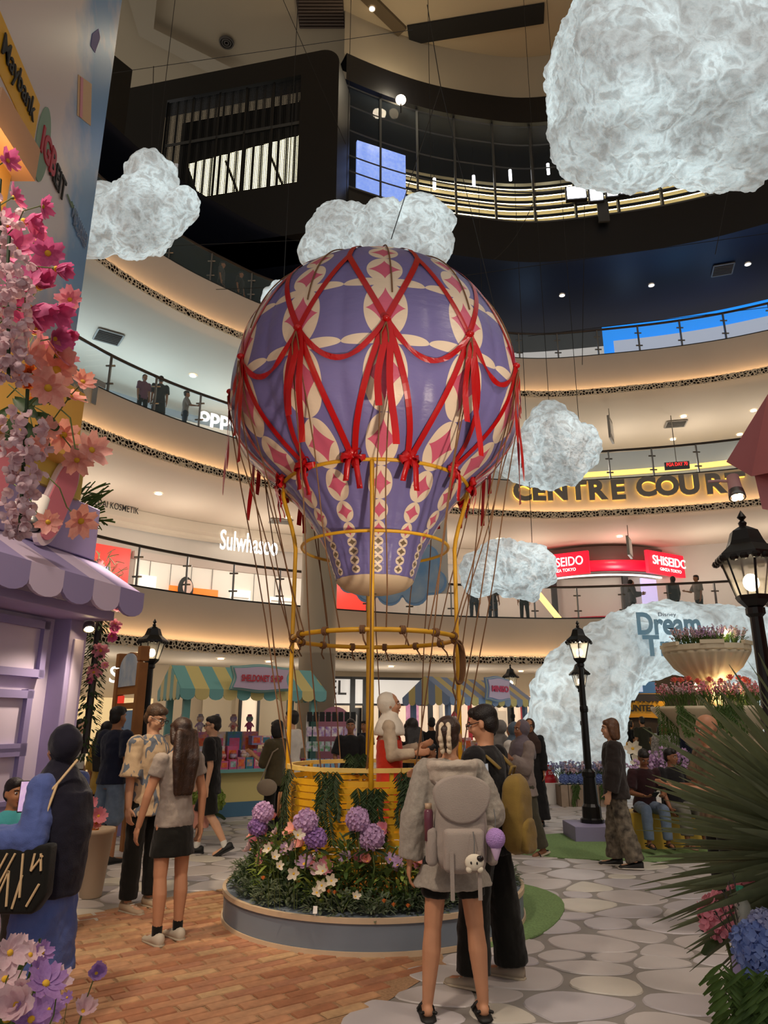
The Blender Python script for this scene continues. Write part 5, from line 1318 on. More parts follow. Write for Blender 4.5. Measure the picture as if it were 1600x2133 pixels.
# ------------------------------------------------------------------ spiky palm and planter at right foreground
M_palm = petal_mat('palm_blade', '#515b3d', '#6c7454')
PC = at(1790, 1790, 2.9); PM = thing('spiky_palm', 'large spiky palm with dusty green blades at the right edge', 'plant', (PC.x, PC.y, 0)); pr = random.Random(9)
def blade(L, w):
    rows = []
    for i in range(7):
        t = i/6; ww = w*(math.sin(PI*min(.98, t*.80+.18))); rows.append([Vector((L*t, -ww/2, .10*ww-.10*L*t*t)), Vector((L*t, 0, -.12*ww-.10*L*t*t)), Vector((L*t, ww/2, .10*ww-.10*L*t*t))])
    mb = MB(); mb.sheet(rows); return mb
MEB = [blade(.72, .036).mesh('blade', M_palm, True), blade(.78, .033).mesh('blade', M_palm, True), blade(.64, .039).mesh('blade', M_palm, True)]
nbl = 0
for i in range(490):
    y = 1-1.6*(i+.5)/490; a = i*2.399; rad = math.sqrt(max(0, 1-y*y)); d = Vector((rad*math.cos(a), rad*math.sin(a), y))
    if d.x > .25 or nbl >= 300: continue
    nbl += 1
    e = d.to_track_quat('X', 'Z').to_euler(); obj('blade', pr.choice(MEB), PM, loc=Vector((0, 0, PC.z))+d*.06, rot=(e.to_matrix() @ Matrix.Rotation(pr.uniform(.6, 1.9), 3, 'X')).to_euler(), scale=pr.uniform(.8, 1.05))
mb = MB(); mb.tube([(0, 0, .3), (.02, 0, PC.z*.6), (0, 0, PC.z)], [.07, .06, .07], 10); mb.build('trunk', mat('palm_trunk', '#4a3a28', .9, bump=.6), PM, True)
PX = thing('lilac_planter', 'lilac planter box with hydrangeas at the lower right corner', 'planter', (1.82, 2.78, 0), PI/4); mb = MB(); mb.box((0, 0, .41), (.88, .88, .82)); mb.build('box', M_lc, PX)
mb = MB(); mb.box((0, 0, .80), (.80, .80, .06)); mb.build('soil', mat('soil', '#33261c', .95), PX)
for i, (x, y, d, s_, m, lab) in enumerate(((1505, 1912, 3.0, .17, M_pnk, 'pink hydrangea leaning out left of the water bottle'), (1560, 1880, 3.15, .16, M_pnk, 'pink hydrangea behind the water bottle'), (1600, 1905, 3.1, .15, M_pnk, 'pink hydrangea at the right picture edge'), (1585, 1975, 2.6, .17, M_blueP, 'blue hydrangea below the water bottle'), (1600, 2010, 2.55, .16, M_blueP, 'lower blue hydrangea at the right edge'), (1600, 1935, 2.6, .12, M_lgt, 'pale lilac bloom beside the blue hydrangea'))):
    hydrangea(at(x, y, d), s_, m, lab, 'hydrangeas in the lilac planter', .25, seed=40+i)
fern(at(1580, 2010, 2.42), .62, (-.5, -1, 0), 'bright green fern hanging over the lilac planter edge', None, 5, .22, M_leaf)
fern(at(1555, 2020, 2.5), .55, (-.7, -.8, 0), 'second green fern hanging over the lilac planter corner', None, 3, .2, M_leaf)
t = thing('heather_sprig', 'dark dry sprig leaning beside the water bottle', 'plant', at(1555, 1990, 2.75)); mb = MB()
for k in range(5):
    e = Vector((-.10+.02*k, -.02, .14+.03*k)); mb.tube([(0, 0, 0), e], .002, 3)
    for i in range(14): leaf_mb(mb, e*(.3+.05*i), e+Vector((fr.uniform(-.1, .1), fr.uniform(-.1, .1), .02)), .022, .004, fr)
mb.build('sprays', mat('dry_sprig', '#4a4640', .8), t)
t = thing('water_bottle', 'clear plastic water bottle with green cap among the hydrangeas', 'bottle', at(1562, 1975, 2.75)); t.rotation_euler = (0, -.05, 0)
mb = MB(); mb.lathe([(.030, -.02), (.032, .0), (.032, .08), (.030, .085), (.030, .10), (.026, .135), (.013, .165), (.012, .175)], n=16); mb.build('bottle_body', mat('clear_plastic', '#d8d8cc', .15, alpha=.4), t, True)
mb = MB(); mb.lathe([(.014, .175), (.014, .192), (.001, .192)], n=14); mb.build('cap', mat('cap_green', '#3f9a78', .5), t)
mb = MB(); mb.lathe([(.0325, .03), (.0325, .07)], n=16, cap=False); mb.build('wrap', mat('bottle_wrap', '#cfc9b0', .5), t)
# ------------------------------------------------------------------ shopfronts and signs on the galleries
def pan(px0, px1, z0, z1, off, m, name, parent, th=.05, n=10):
    a, b = [], []
    for i in range(n+1):
        r = wallpt(px0+(px1-px0)*i/n, 1000, off)
        if r is None: continue
        p, nn_ = r; a.append(Vector((p.x, p.y, 0))); b.append(Vector((p.x, p.y, 0))+nn_*th)
    rows = [[p+Vector((0, 0, z0)), p+Vector((0, 0, z1)), q+Vector((0, 0, z1)), q+Vector((0, 0, z0))] for p, q in zip(a, b)]
    mb = MB(); mb.loft(rows); return mb.build(name, m, parent)
def zat(px, py, off): return wallpt(px, py, off)[0].z
E_white = mat('shop_glow_white', '#e8e0d2', .5, emit=.32, ecol='#fff1dc'); E_warm = mat('shop_glow_warm', '#d9c08c', .5, emit=.40, ecol='#ffdca0'); E_org = mat('screen_orange', '#ee7a28', .4, emit=.9, ecol='#ff7a1e'); E_red = mat('screen_red', '#d83a30', .4, emit=.55, ecol='#ff3b2a')
E_lil = mat('screen_lilac', '#b9b4e0', .4, emit=.7, ecol='#c3c0f5'); E_blue = mat('screen_blue', '#1f7fd0', .4, emit=1.0, ecol='#1e8cf0'); E_pale = mat('panel_paleblue', '#b9c4d8', .5, emit=.55, ecol='#c9d4ea'); E_cyan = mat('shop_glow_cyan', '#9fd0dc', .5, emit=.55, ecol='#a9e4f2')
E_let = mat('letter_white', '#ffffff', .4, emit=1.3, ecol='#fffaf0'); M_grey = mat('letter_grey', '#7d766c', .5, .2); E_halo = mat('letter_halo', '#ffd36a', .5, emit=1.6, ecol='#ffcc55'); M_silv = mat('letter_silver', '#a8a8a6', .25, .8)
# the court name in big grey letters, back-lit
CC = thing('court_lettering', 'big grey back-lit letters reading CENTRE COURT on the gallery fascia', 'sign')
for ch, px in zip('CENTRECOURT', (1088, 1123, 1161, 1204, 1246, 1288, 1346, 1390, 1436, 1492, 1533)):
    py = 1021-3*((px-1200)/200) if px < 1300 else 1014-9*((px-1340)/190)
    M, p, n = wallM(px, py, -.16); text(ch, CC, M, .78, M_grey, 'letter', off=.045)
    text(ch, CC, M @ T(0, 0, -.09), .74, E_halo, 'halo', off=.045)
SV = thing('silver_lettering', 'silver metal letters on the left gallery fascia', 'sign')
for px, py, ch in ((197, 815, 'T'), (165, 800, 'R')):
    M, p, n = wallM(px, py, -.12); text(ch, SV, M, .75, M_silv, 'letter')
# first gallery, left: cosmetics shop
SH = thing('cosmetics_shop', 'brightly lit cosmetics shopfront with white lettering on the first gallery', 'shop')
pan(300, 640, 4.98, 7.15, 5.42, E_white, 'interior_wall', SH); pan(296, 640, 7.15, 7.42, 5.30, mat('shop_soffit', '#c9b8ac', .6), 'soffit', SH, .2)
pan(203, 288, 5.0, 7.45, 5.35, E_red, 'poster_screen', SH); pan(203, 250, 5.0, 6.7, 5.33, E_lil, 'poster_shape', SH, .02); pan(250, 275, 5.0, 6.0, 5.33, E_lil, 'poster_shape', SH, .02)
pan(372, 470, 5.0, 6.35, 5.30, E_org, 'orange_screen', SH)
for (a, b, z0, z1) in ((312, 345, 5.2, 6.6), (495, 535, 5.2, 6.45), (575, 625, 5.2, 6.3)):
    f = pan(a, b, z0, z1, 5.32, mat('niche_white', '#f0ece4', .5, emit=.9, ecol='#fff6ea'), 'display_niche', SH)
    for k in range(3): pan(a+3, b-3, z0+.1+k*.4, z0+.14+k*.4, 5.15, M_white, 'shelf', SH, .15, 3)
for k in range(7): pan(330+k*42, 331+k*42, 4.98, 7.15, 5.37, M_vent, 'panel_joint', SH, .03, 1)
M, p, n = wallM(520, 1131, 4.95); text('Sulwhasoo', SH, M, .78, E_let, width=2.35)
M, p, n = wallM(240, 1054, 4.85); text('KEDAI KOSMETIK', SH, M, .24, M_ink, width=1.75)
# portrait on the orange screen: plain hair and face shapes
M, p, n = wallM(387, 1222, 5.22); t = SH
mb = MB(); mb.ell((0, 0, 0), (.30, .48, .03), 20, 10); mb.xf(M @ T(0, -.1, .0)); mb.build('printed_hair', M_ink, SH, True); mb = MB(); mb.ell((0, 0, .03), (.19, .27, .02), 20, 10); mb.xf(M @ T(.06, 0, .0)); mb.build('printed_face', mat('print_skin', '#d9b8a6', .6, emit=.35), SH, True)
for i in range(12):
    r = wallpt(398+i*6.5, 1235, 4.6); mb = MB(); h = .16+.12*((i*7) % 5)/5; mb.lathe([(.07, 0), (.07, h*.7), (.03, h*.8), (.03, h)], n=8)
    mb.build('serum_jar', mat('jar_%d' % (i % 3), ('#e8803a', '#efe6d8', '#c9562a')[i % 3], .3), loc=(r[0].x, r[0].y, 5.55), label='small jar on the display table before the orange screen', cat='jar', group='jars in the cosmetics shop')
pan(392, 478, 4.98, 5.54, 4.45, M_white, 'display_table', SH, .4)
# second gallery, left: phone shop
OP = thing('phone_shop', 'cool blue lit phone shopfront with white rounded lettering on the second gallery', 'shop')
pan(150, 700, 10.2, 12.4, 6.42, E_cyan, 'glow_wall', OP, .05, 20); pan(150, 700, 12.4, 12.65, 6.2, mat('tube_cyan', '#dff6ff', .4, emit=3.0, ecol='#bfeaff'), 'light_line', OP, .1, 20)
pan(385, 520, 10.6, 11.75, 6.1, mat('sign_band_blue', '#5aa8cc', .5, emit=.5, ecol='#5ab4de'), 'sign_band', OP, .1); M, p, n = wallM(458, 879, 5.6); text('oppo', OP, M, .62, E_let, width=1.75)
pan(150, 700, 13.0, 13.2, 6.0, M_ceil, 'cornice', OP, .3, 20)
# third gallery, right: blue screen
t = thing('blue_advert_screen', 'long bright blue advertising screen with white base on the third gallery', 'screen')
pan(1285, 1760, 15.4, zat(1450, 655, 2.4), 2.4, E_blue, 'blue_panel', t, .05, 14); pan(1308, 1760, 15.4, zat(1450, 688, 2.1), 2.1, E_pale, 'white_base', t, .05, 14)
lamp('blue_screen_light', 'POINT', (13.5, 28.0, 17), 60, (.2, .55, 1), None, .5)
# second gallery, right: wide cream corridor with lit band and red display
t = thing('corridor_light_band', 'warm yellow light band at the back of the second gallery', 'light'); pan(1190, 1640, 12.55, 12.8, 6.3, mat('warm_band', '#f0cf74', .5, emit=1.1, ecol='#ffd370'), 'band', t, .05, 14)
p, n = wallpt(1410, 970, 2.5); t = thing('digital_display', 'hanging red digital text display above the court lettering', 'display', p, -.2); mb = MB(); mb.box((0, 0, 0), (.95, .12, .3)); mb.build('case', M_black, t); text('PGA DAY 70', t, face((0, -.08, .04)), .15, mat('led_red', '#ff2020', .4, emit=2.5), width=.8)
mb = MB(); mb.tube([(0, 0, .15), (0, 0, 13.7-p.z)], .02, 5); mb.build('hanger', M_metal, t)
for (px, py, lab) in ((1272, 895, 'narrow hanging blade sign over the second gallery rail'), (1311, 1140, 'tilted hanging sign panel above the red kiosk')):
    p, n = wallpt(px, py, 1.2); t = thing('blade_sign', lab, 'sign', p, 1.1); mb = MB(); mb.box((0, 0, 0), (.8, .08, .75 if px > 1300 else .95)); mb.build('panel', M_vent, t); mb = MB(); mb.box((0, -.05, 0), (.7, .02, .6)); mb.build('sheet', M_white, t); mb = MB(); mb.tube([(0, 0, .4), (0, 0, (13.7 if px < 1300 else 8.8)-p.z)], .015, 5); mb.build('hanger', M_metal, t)
# first gallery, right: round red kiosk
kc = at(1258, 1200, 33.0); SK = thing('round_red_kiosk', 'round shop kiosk with glowing red rim signs on the first gallery', 'shop', (kc.x-.6, 33.0, 4.97))
E_rk = mat('kiosk_red_glow', '#c81028', .4, emit=1.0, ecol='#ff1030')
mb = MB(); mb.lathe([(3.9, 2.65), (4.15, 2.7), (4.15, 3.05), (3.9, 3.1)], n=64, cap=False); mb.build('red_rim', E_rk, SK, True)
mb = MB(); mb.lathe([(3.7, 3.1), (3.75, 3.75), (.1, 3.75)], n=64, cap=False); mb.build('roof_drum', mat('kiosk_grey', '#6d6460', .5), SK, True)
mb = MB(); mb.lathe([(.1, 2.62), (3.9, 2.62)], n=64, cap=False); mb.build('underside', mat('kiosk_under', '#5a4440', .4), SK)
mb = MB(); mb.lathe([(3.55, 2.5), (3.65, 2.5), (3.65, 2.56)], n=64, cap=False); mb.build('light_ring', E_let, SK)
for a in (-2.35, -1.45, -.75, 0.1): mb = MB(); mb.box((3.4*math.cos(a), 3.4*math.sin(a), 1.3), (.22, .22, 2.6)); mb.build('column', M_black, SK)
mb = MB(); mb.lathe([(2.2, 0), (2.2, 2.6)], n=32, cap=False); mb.build('core_wall', mat('kiosk_core', '#b9a59c', .5, emit=.12), SK, True)
mb = MB(); mb.lathe([(2.9, 0), (2.9, .9), (2.4, .95)], n=40, cap=False); mb.build('counter', mat('kiosk_counter', '#a8283a', .4), SK, True)
for (a, w) in ((-2.12, 1.0), (-1.02, 1.25)):
    q = Vector((4.25*math.cos(a), 4.25*math.sin(a), 2.95)); mb = MB(); mb.box(q, (2.2*w, .14, .95), Matrix.Rotation(a+PI/2, 3, 'Z')); f = mb.build('rim_sign', E_rk, SK)
    M = T(*(q+Vector((.1*math.cos(a), .1*math.sin(a), .1)))) @ RZ(a+PI/2) @ Matrix.Rotation(PI/2, 4, 'X'); text('SHISEIDO', SK, M, .38, E_let, width=1.75*w)
    text('GINZA TOKYO', SK, T(0, 0, -.36) @ M, .13, E_let, width=1.1*w)
q = Vector((3.4*math.cos(-1.05), 3.4*math.sin(-1.05), 1.5)); mb = MB(); mb.box(q, (1.3, .08, 1.9), Matrix.Rotation(.5, 3, 'Z')); mb.build('lilac_screen', E_lil, SK)
lamp('red_kiosk_light', 'POINT', (kc.x-.6, 28.0, 8.2), 14, (1, .12, .2), None, .3)
# cream bulkhead stripes behind, escalator soffit glow
t = thing('lit_stair_soffit', 'slanted soffit with warm light line left of the red kiosk', 'light'); mb = MB(); a, b = at(1112, 1225, 28), at(1165, 1290, 28); mb.tube([a, b], .12, 6); mb.build('light_line', mat('soffit_line', '#ffd68a', .5, emit=2.0, ecol='#ffcf7a'), t)
pan(700, 770, 4.98, 7.3, 4.8, E_red, 'poster_screen', thing('red_shop_poster', 'glowing red shop window left of the cut-out cloud', 'screen'))
# cut-out cloud board with banner
t = thing('cloud_board', 'white banner board with a painted blue cut-out cloud', 'board', at(815, 1190, 22.0)); k = 1477/22.6
mb = MB(); mb.box((.35, .06, .6), (2.9, .06, 2.6)); mb.build('panel', mat('board_white', '#cfc6ba', .6), t)
P = []
for (cx, cz, r, a0, a1) in ((-1.3, -.35, .35, 130, 280), (-.75, -.65, .35, 200, 330), (-.05, -.7, .4, 200, 340), (.75, -.7, .4, 200, 350), (1.35, -.35, .4, -80, 60), (1.0, .35, .55, -10, 160), (.15, .1, .5, 20, 150), (-.8, -.1, .45, 40, 190)):
    for i in range(8): a = math.radians(a0+(a1-a0)*i/7); P.append((cx+r*math.cos(a), cz+r*math.sin(a)))
mb = MB(); mb.prism(P, -.06, 0); mb.build('cloud_rim', mat('cloud_rim_blue', '#7fa6cf', .6), t)
Q = [(x*.95, z*.93) for x, z in P]; mb = MB(); mb.prism(Q, -.09, -.06); mb.build('cloud_face', mat('cloud_paint', '#a9bccc', .6, c2='#6f9cc8', vscale=1.6), t)
text('MID VALLEY', t, face((1.0, .0, 1.55)), .16, M_bluD, width=.95); text('Megamall', t, face((1.0, .0, 1.35)), .10, M_bluD, width=.6)
mb = MB(); mb.box((-.9, .0, 4.4), (.03, .03, 5.2)); mb.box((1.5, 0, 4.4), (.03, .03, 5.2)); mb.build('hanger', M_wire, t)
# ground floor column and shopfronts
p, n = wallpt(660, 1400, -.9); mb = MB(); mb.lathe([(.56, 0), (.56, 3.5), (.60, 3.52), (.60, 3.62), (.56, 3.64), (.56, 8.84)], n=40); t = mb.build('trim_column', mat('column_cream', '#b5a893', .7), None, True, kind='structure', loc=(p.x, p.y, 0))
GS = thing('white_band_shop', 'ground floor shopfront with white glowing sign band and black frames', 'shop')
pan(676, 884, 2.25, 3.2, 5.3, mat('sign_band_white', '#dedcd8', .5, emit=.35), 'sign_band', GS, .3); M, p, n = wallM(703, 1432, 5.1); text('EL', GS, M, .55, M_ink, width=.75)
pan(676, 884, 0, 2.2, 5.8, mat('shop_glow_cream', '#e2cfb4', .5, emit=.55, ecol='#ffe2c0'), 'interior', GS)
for a in (676, 736, 760, 884): pan(a, a+9, 0, 3.3, 5.25, M_black, 'frame', GS, .1, 2)
pan(676, 884, 2.18, 2.26, 5.25, M_black, 'frame', GS, .1); pan(676, 884, 3.2, 3.3, 5.25, M_black, 'frame', GS, .1)
for (a, b) in ((745, 758), (790, 815)): pan(a, b, 0, 2.1, 5.6, mat('shop_dark', '#2a2624', .4), 'display', GS, .05, 3)
pan(695, 712, 1.3, 2.0, 5.6, mat('poster_blue', '#4a7a9c', .5, emit=.3), 'poster', GS, .05, 3)
G2 = thing('pink_panel_shop', 'ground floor shopfront with pink floral panel behind the blue stall', 'shop')
pan(890, 1120, 0, 2.6, 5.8, mat('shop_glow_cream', '#e2cfb4', .5, emit=.55, ecol='#ffe2c0'), 'interior', G2); pan(842, 866, .9, 2.3, 5.0, mat('pink_floral', '#d69ab8', .5, c2='#b86a94', vscale=5, emit=.25), 'pink_panel', G2, .05, 3)
for k, a in enumerate((905, 935, 960, 985, 1010, 1035, 1060, 1090)): pan(a, a+7, 0, 2.5, 5.6, (M_white, M_black, mat('shop_red', '#b02838', .5), mat('shop_blue', '#46607c', .5))[k % 4], 'display_column', G2, .1, 2)
pan(1010, 1032, 1.0, 2.0, 5.4, mat('notice_cream', '#d9c8b0', .6, emit=.2), 'notice', G2, .05, 2)
M, p, n = wallM(1017, 1500, 5.3); mb = MB(); mb.tube([(.17*math.cos(a), .17*math.sin(a), 0) for a in [2*PI*i/20 for i in range(20)]], .025, 5, closed=True); mb.tube([(-.12, .12, 0), (.12, -.12, 0)], .025, 5); mb.box((-.02, 0, -.01), (.2, .04, .01)); mb.xf(M); mb.build('no_smoking_mark', mat('sign_red', '#b83030', .5), G2)
G3 = thing('cream_shop', 'ground floor cream shopfront with lit doorway behind the sign board', 'shop')
pan(140, 360, 0, 2.35, 5.7, E_warm, 'interior', G3); M, p, n = wallM(238, 1405, 5.7); text('S', G3, M, .55, E_let, 'letter'); pan(155, 170, .8, 2.0, 5.5, mat('doorway', '#f6e6c8', .5, emit=.7, ecol='#ffe9c4'), 'doorway', G3, .05, 3)
pan(455, 600, 0, 2.6, 5.7, mat('cream_partition', '#b9a98e', .6), 'partition', G3); pan(530, 560, 0, 2.5, 5.5, mat('shop_glow_cream', '#e2cfb4', .5), 'window', G3, .05, 4); pan(525, 530, 0, 2.6, 5.4, M_black, 'frame', G3, .1, 2); pan(560, 564, 0, 2.6, 5.4, M_black, 'frame', G3, .1, 2)
# ------------------------------------------------------------------ market stalls
def stall(label, o, yaw, L, D, ez, rz, cA, cB, post, signtxt, sx, sw, sh, signm, nst, counter):
    t = thing('market_stall', label, 'stall', o, yaw); sl = .10; x0, x1 = -.12, L+.12; y0, y1 = -.12, D+.12; ym = D/2
    for i in range(nst):
        a = x0+(x1-x0)*i/nst; b = x0+(x1-x0)*(i+1)/nst; m = (cA, cB)[i % 2]; inset = .0
        for (ya, yb) in ((y0, ym), (y1, ym)):
            mb = MB(); mb.add([(a, ya, ez), (b, ya, ez), (b, yb, rz), (a, yb, rz), (a, ya, ez-.02), (b, ya, ez-.02), (b, yb, rz-.02), (a, yb, rz-.02)], [(0, 1, 2, 3), (7, 6, 5, 4), (0, 4, 5, 1), (0, 3, 7, 4), (1, 5, 6, 2)]); mb.build('awning_stripe', m, t)
        w = b-a; poly = [(a, ez), (a, ez-.10)]+[(a+w/2-w/2*math.cos(q), ez-.10-.09*math.sin(q)) for q in [PI*k/6 for k in range(1, 6)]]+[(b, ez-.10), (b, ez)]
        mb = MB(); mb.prism(poly, y0-.015, y0+.01); mb.build('scallop', m, t)
    ng = 7
    for s, xx in enumerate((x0, x1)):
        for i in range(ng):
            a = y0+(y1-y0)*i/ng; b = y0+(y1-y0)*(i+1)/ng; m = (cA, cB)[i % 2]; h = lambda y: ez+(rz-ez)*(1-abs(y-ym)/(ym-y0)); w = b-a
            poly = [(a, h(a))]+([(ym, rz)] if a < ym < b else [])+[(b, h(b)), (b, ez-.10)]+[(b-w/2+w/2*math.cos(q), ez-.10-.09*math.sin(q)) for q in [PI*k/5 for k in range(1, 5)]]+[(a, ez-.10)]
            mb = MB(); mb.prism(poly, -.012, .012, T(xx, 0, 0) @ RZ(PI/2) @ Matrix.Diagonal((1, 1, 1, 1))); mb.build('gable_stripe', m, t)
    for (x, y) in ((.06, .06), (L-.06, .06), (.06, D-.06), (L-.06, D-.06)):
        mb = MB(); mb.box((x, y, ez/2), (.12, .10, ez)); mb.build('post', post, t, bevel=.006)
    cz, cm1, cm2 = counter
    mb = MB(); mb.box((L/2, D/2-.05, cz-.02), (L+.14, D*.9+.1, .05)); mb.build('counter_top', post, t)
    mb = MB(); mb.box((L/2, D/2, cz*.62), (L, D*.8, cz*.66)); mb.build('counter_panel', cm1, t)
    mb = MB(); mb.box((L/2, D/2, cz*.16), (L+.02, D*.8+.02, cz*.30)); mb.build('base_band', cm2, t)
    # sign with wavy frame
    P = []
    for k in range(48):
        a = 2*PI*k/48; c, s_ = math.cos(a), math.sin(a); q = max(abs(c), abs(s_)); X, Z = c/q, s_/q
        P.append((sx+sw/2*X*(1-.05*math.cos(Z*PI)*(abs(X) > .99)), (ez+rz)/2-.02+sh/2*Z*(1+.10*math.cos(X*PI)*(abs(Z) > .99))))
    mc = (sx, (ez+rz)/2-.02)
    for (sc, ya, m, nm_) in ((1.0, -.24, post, 'sign_frame'), (.93, -.27, mat('sign_pale_edge', '#b9c4bc', .6), 'sign_edge'), (.88, -.29, post, 'sign_inner_frame'), (.80, -.31, mat('sign_lilac_face', '#c4b0c6', .6), 'sign_face')):
        mb = MB(); mb.prism([(mc[0]+(x-mc[0])*(sc if sc == 1 else 1-(1-sc)*sh/sw*1.1), mc[1]+(z-mc[1])*sc) for x, z in P], ya, ya+.03); mb.build(nm_, m, t)
    text(signtxt, t, face((mc[0], -.335, mc[1])), sh*.26, signm, width=sw*.72)
    return t
M_tq = mat('stall_turquoise', '#6fa8a6', .55); M_sy = mat('stall_yellow', '#d2c07c', .55); M_st = mat('stall_post_turquoise', '#6ea5a0', .55); M_tx = mat('stall_text_red', '#b82a3a', .5)
M_sb = mat('stall_blue', '#7f96b8', .55); M_sp = mat('stall_post_blue', '#7890b4', .55)
yw = math.radians(32); S1 = stall('turquoise and yellow striped stall with red lettered sign', (-3.43, 12.6, 0), yw, 2.55, 1.15, 2.13, 2.56, M_tq, M_sy, M_st, 'SHELDONET SHOP', 1.28, 1.10, .46, M_tx, 11, (.78, M_sy, mat('stall_base_blue', '#47708c', .6)))
yw2 = math.radians(49); S2 = stall('blue and yellow striped stall with pink lettered sign', (1.49, 17.0, 0), yw2, 3.6, 1.15, 2.13, 2.62, M_sb, M_sy, M_sp, 'MINISO', 1.75, 1.05, .58, mat('stall_text_pink', '#c42a5c', .5), 13, (.8, M_sb, M_sy))
for x in (.0, 3.4):
    mb = MB(); mb.box((x, -.16, 1.62), (.28, .03, .28), Matrix.Rotation(PI/4, 3, 'Y')); f = mb.build('red_diamond_sign', mat('diamond_red', '#b82036', .5), S2)
    text('MINI\nSO', S2, face((x, -.19, 1.62)), .17, M_white, width=.2)
def loc1(S_, x, y, z): return S_.matrix_basis @ Vector((x, y, z))
S1.matrix_basis; bpy.context.view_layer.update()
def onstall(S_, x, y, z): return Matrix.Translation(S_.location) @ RZ(S_.rotation_euler.z) @ Vector((x, y, z))
wh = thing('cart_wheel', 'black spoked cart wheel leaning on the turquoise stall', 'wheel', onstall(S1, .35, -.12, .36), yw)
mb = MB(); mb.tube([(.34*math.cos(a), 0, .34*math.sin(a)) for a in [2*PI*i/32 for i in range(32)]], .03, 6, closed=True); mb.build('rim', M_iron, wh, True)
for k in range(8):
    a = 2*PI*k/8; mb = MB(); mb.tube([(0, 0, 0), (.33*math.cos(a), 0, .33*math.sin(a))], .014, 5); mb.build('spoke', M_iron, wh)
mb = MB(); mb.tube([(0, -.05, 0), (0, .05, 0)], .06, 10); mb.build('hub', M_iron, wh)
# goods: boxes and small generic toy figures
sr = random.Random(4); PAL = ['#d83a3a', '#e0b030', '#4a6fc0', '#efe8e0', '#c86a9c', '#5aa0c8', '#8a5ab0', '#3a8a4a', '#d8d0e8', '#e88a3a', '#b8c4d8', '#d8507a']
GM = [mat('goods_%d' % i, c, .4, c2=PAL[(i*5+3) % 12], vscale=14) for i, c in enumerate(PAL)]
def goods(S_, spots, group, lab):
    for (x, y, z, w, d, h) in spots:
        q = onstall(S_, x, y, z); t = thing('toy_box', lab, 'box', q, S_.rotation_euler.z+sr.uniform(-.06, .06), group)
        mb = MB(); mb.box((0, 0, h/2), (w, d, h)); mb.build('carton', sr.choice(GM), t); mb = MB(); mb.box((0, -d/2-.002, h*.52), (w*.7, .004, h*.6)); mb.build('window', sr.choice(GM), t)
def toy(S_, x, y, z, s, m1, m2, lab, group):
    q = onstall(S_, x, y, z); t = thing('toy_figure', lab, 'toy', q, S_.rotation_euler.z+sr.uniform(-.4, .4), group)
    mb = MB(); mb.ell((0, 0, .30*s), (.16*s, .13*s, .22*s), 10, 8); mb.cap((-.07*s, 0, .15*s), (-.08*s, 0, .04*s), .05*s, .05*s, 7); mb.cap((.07*s, 0, .15*s), (.08*s, 0, .04*s), .05*s, .05*s, 7); mb.cap((-.14*s, 0, .38*s), (-.22*s, -.04*s, .25*s), .04*s, .035*s, 7); mb.cap((.14*s, 0, .38*s), (.22*s, -.04*s, .25*s), .04*s, .035*s, 7); mb.build('body', m1, t, True)
    mb = MB(); mb.ell((0, -.01*s, .64*s), (.19*s, .17*s, .18*s), 12, 8); mb.build('head', m2, t, True)
    mb = MB(); mb.lathe([(.2*s, .74*s), (.13*s, .76*s), (.11*s, .86*s), (.001, .88*s)], n=12); mb.build('cap', m1, t, True)
spots = []; 
for i in range(15): spots.append((.2+i*.155, .16, .785, .14, .14, sr.uniform(.13, .2)))
for i in range(9): spots.append((.3+i*.25, .45, .785, .20, .2, sr.uniform(.28, .40)))
for i in range(5): spots.append((.25+i*.32, .82, .785, .28, .22, .62))
for i in range(4): spots.append((1.55+i*.2, .55, 1.17, .19, .16, .16))
goods(S1, spots, 'toy boxes on the turquoise stall', 'small colourful toy carton stacked on the turquoise stall counter')
for i in range(11): toy(S1, .25+i*.2, .30, .785+.0, .34, sr.choice(GM), sr.choice(GM), 'small toy figure in the front row on the turquoise stall', 'front toy figures on the turquoise stall')
for i, c in enumerate((0, 3, 5, 0, 4)): toy(S1, .25+i*.32, .82, 1.405, .36, GM[c], GM[(3, 1, 10, 3, 8)[i]], ('red', 'cream', 'light blue', 'red top-hatted', 'pink')[i]+' toy figure on the high row of the turquoise stall', 'high toy figures on the turquoise stall')
spots = [(.3+i*.33, .2, .8, .25, .22, sr.uniform(.14, .26)) for i in range(10)]+[(.4+i*.5, .6, .8, .3, .3, sr.uniform(.3, .5)) for i in range(6)]
goods(S2, spots, 'goods on the blue stall', 'soft pastel goods box on the blue stall counter')
# side rack with hanging pouches right of the turquoise stall
RK = thing('display_rack', 'white wire display rack with rows of small bags beside the turquoise stall', 'rack', at(690, 1580, 13.8)*1.0); RK.location.z = 0
mb = MB(); 
for x in (-.45, .45): mb.box((x, 0, .85), (.03, .3, 1.7))
for z in (.6, .85, 1.15, 1.45, 1.7): mb.box((0, 0, z), (.92, .3, .02))
mb.build('frame', M_white, RK)
for r_ in range(4):
    for i in range(8):
        mb = MB(); mb.box((-.4+i*.115, -.16, 1.05+r_*.0+(.62, .36, .1, -.2)[r_]), (.09, .05, .17)); mb.build('small_bag', loc=RK.location, mats=(M_black, GM[3], GM[8], GM[10])[r_ if r_ else 0], label='small pouch on the white wire rack, '+('top', 'second', 'third', 'lowest')[r_]+' row', cat='bag', group='pouches on the wire rack')
P = at(697, 1520, 14.6); mb = MB(); Q = [(-.32, 0), (.32, 0), (.32, 1.35)]+[(.32*math.cos(a), 1.35+.32*math.sin(a)) for a in [PI*k/12 for k in range(1, 12)]]+[(-.32, 1.35)]; mb.prism(Q, 0, .06); mb.build('arched_board', mat('board_pink', '#b8788c', .6), loc=(P.x, P.y, .2), label='pink arched board behind the balloon basket', cat='board')
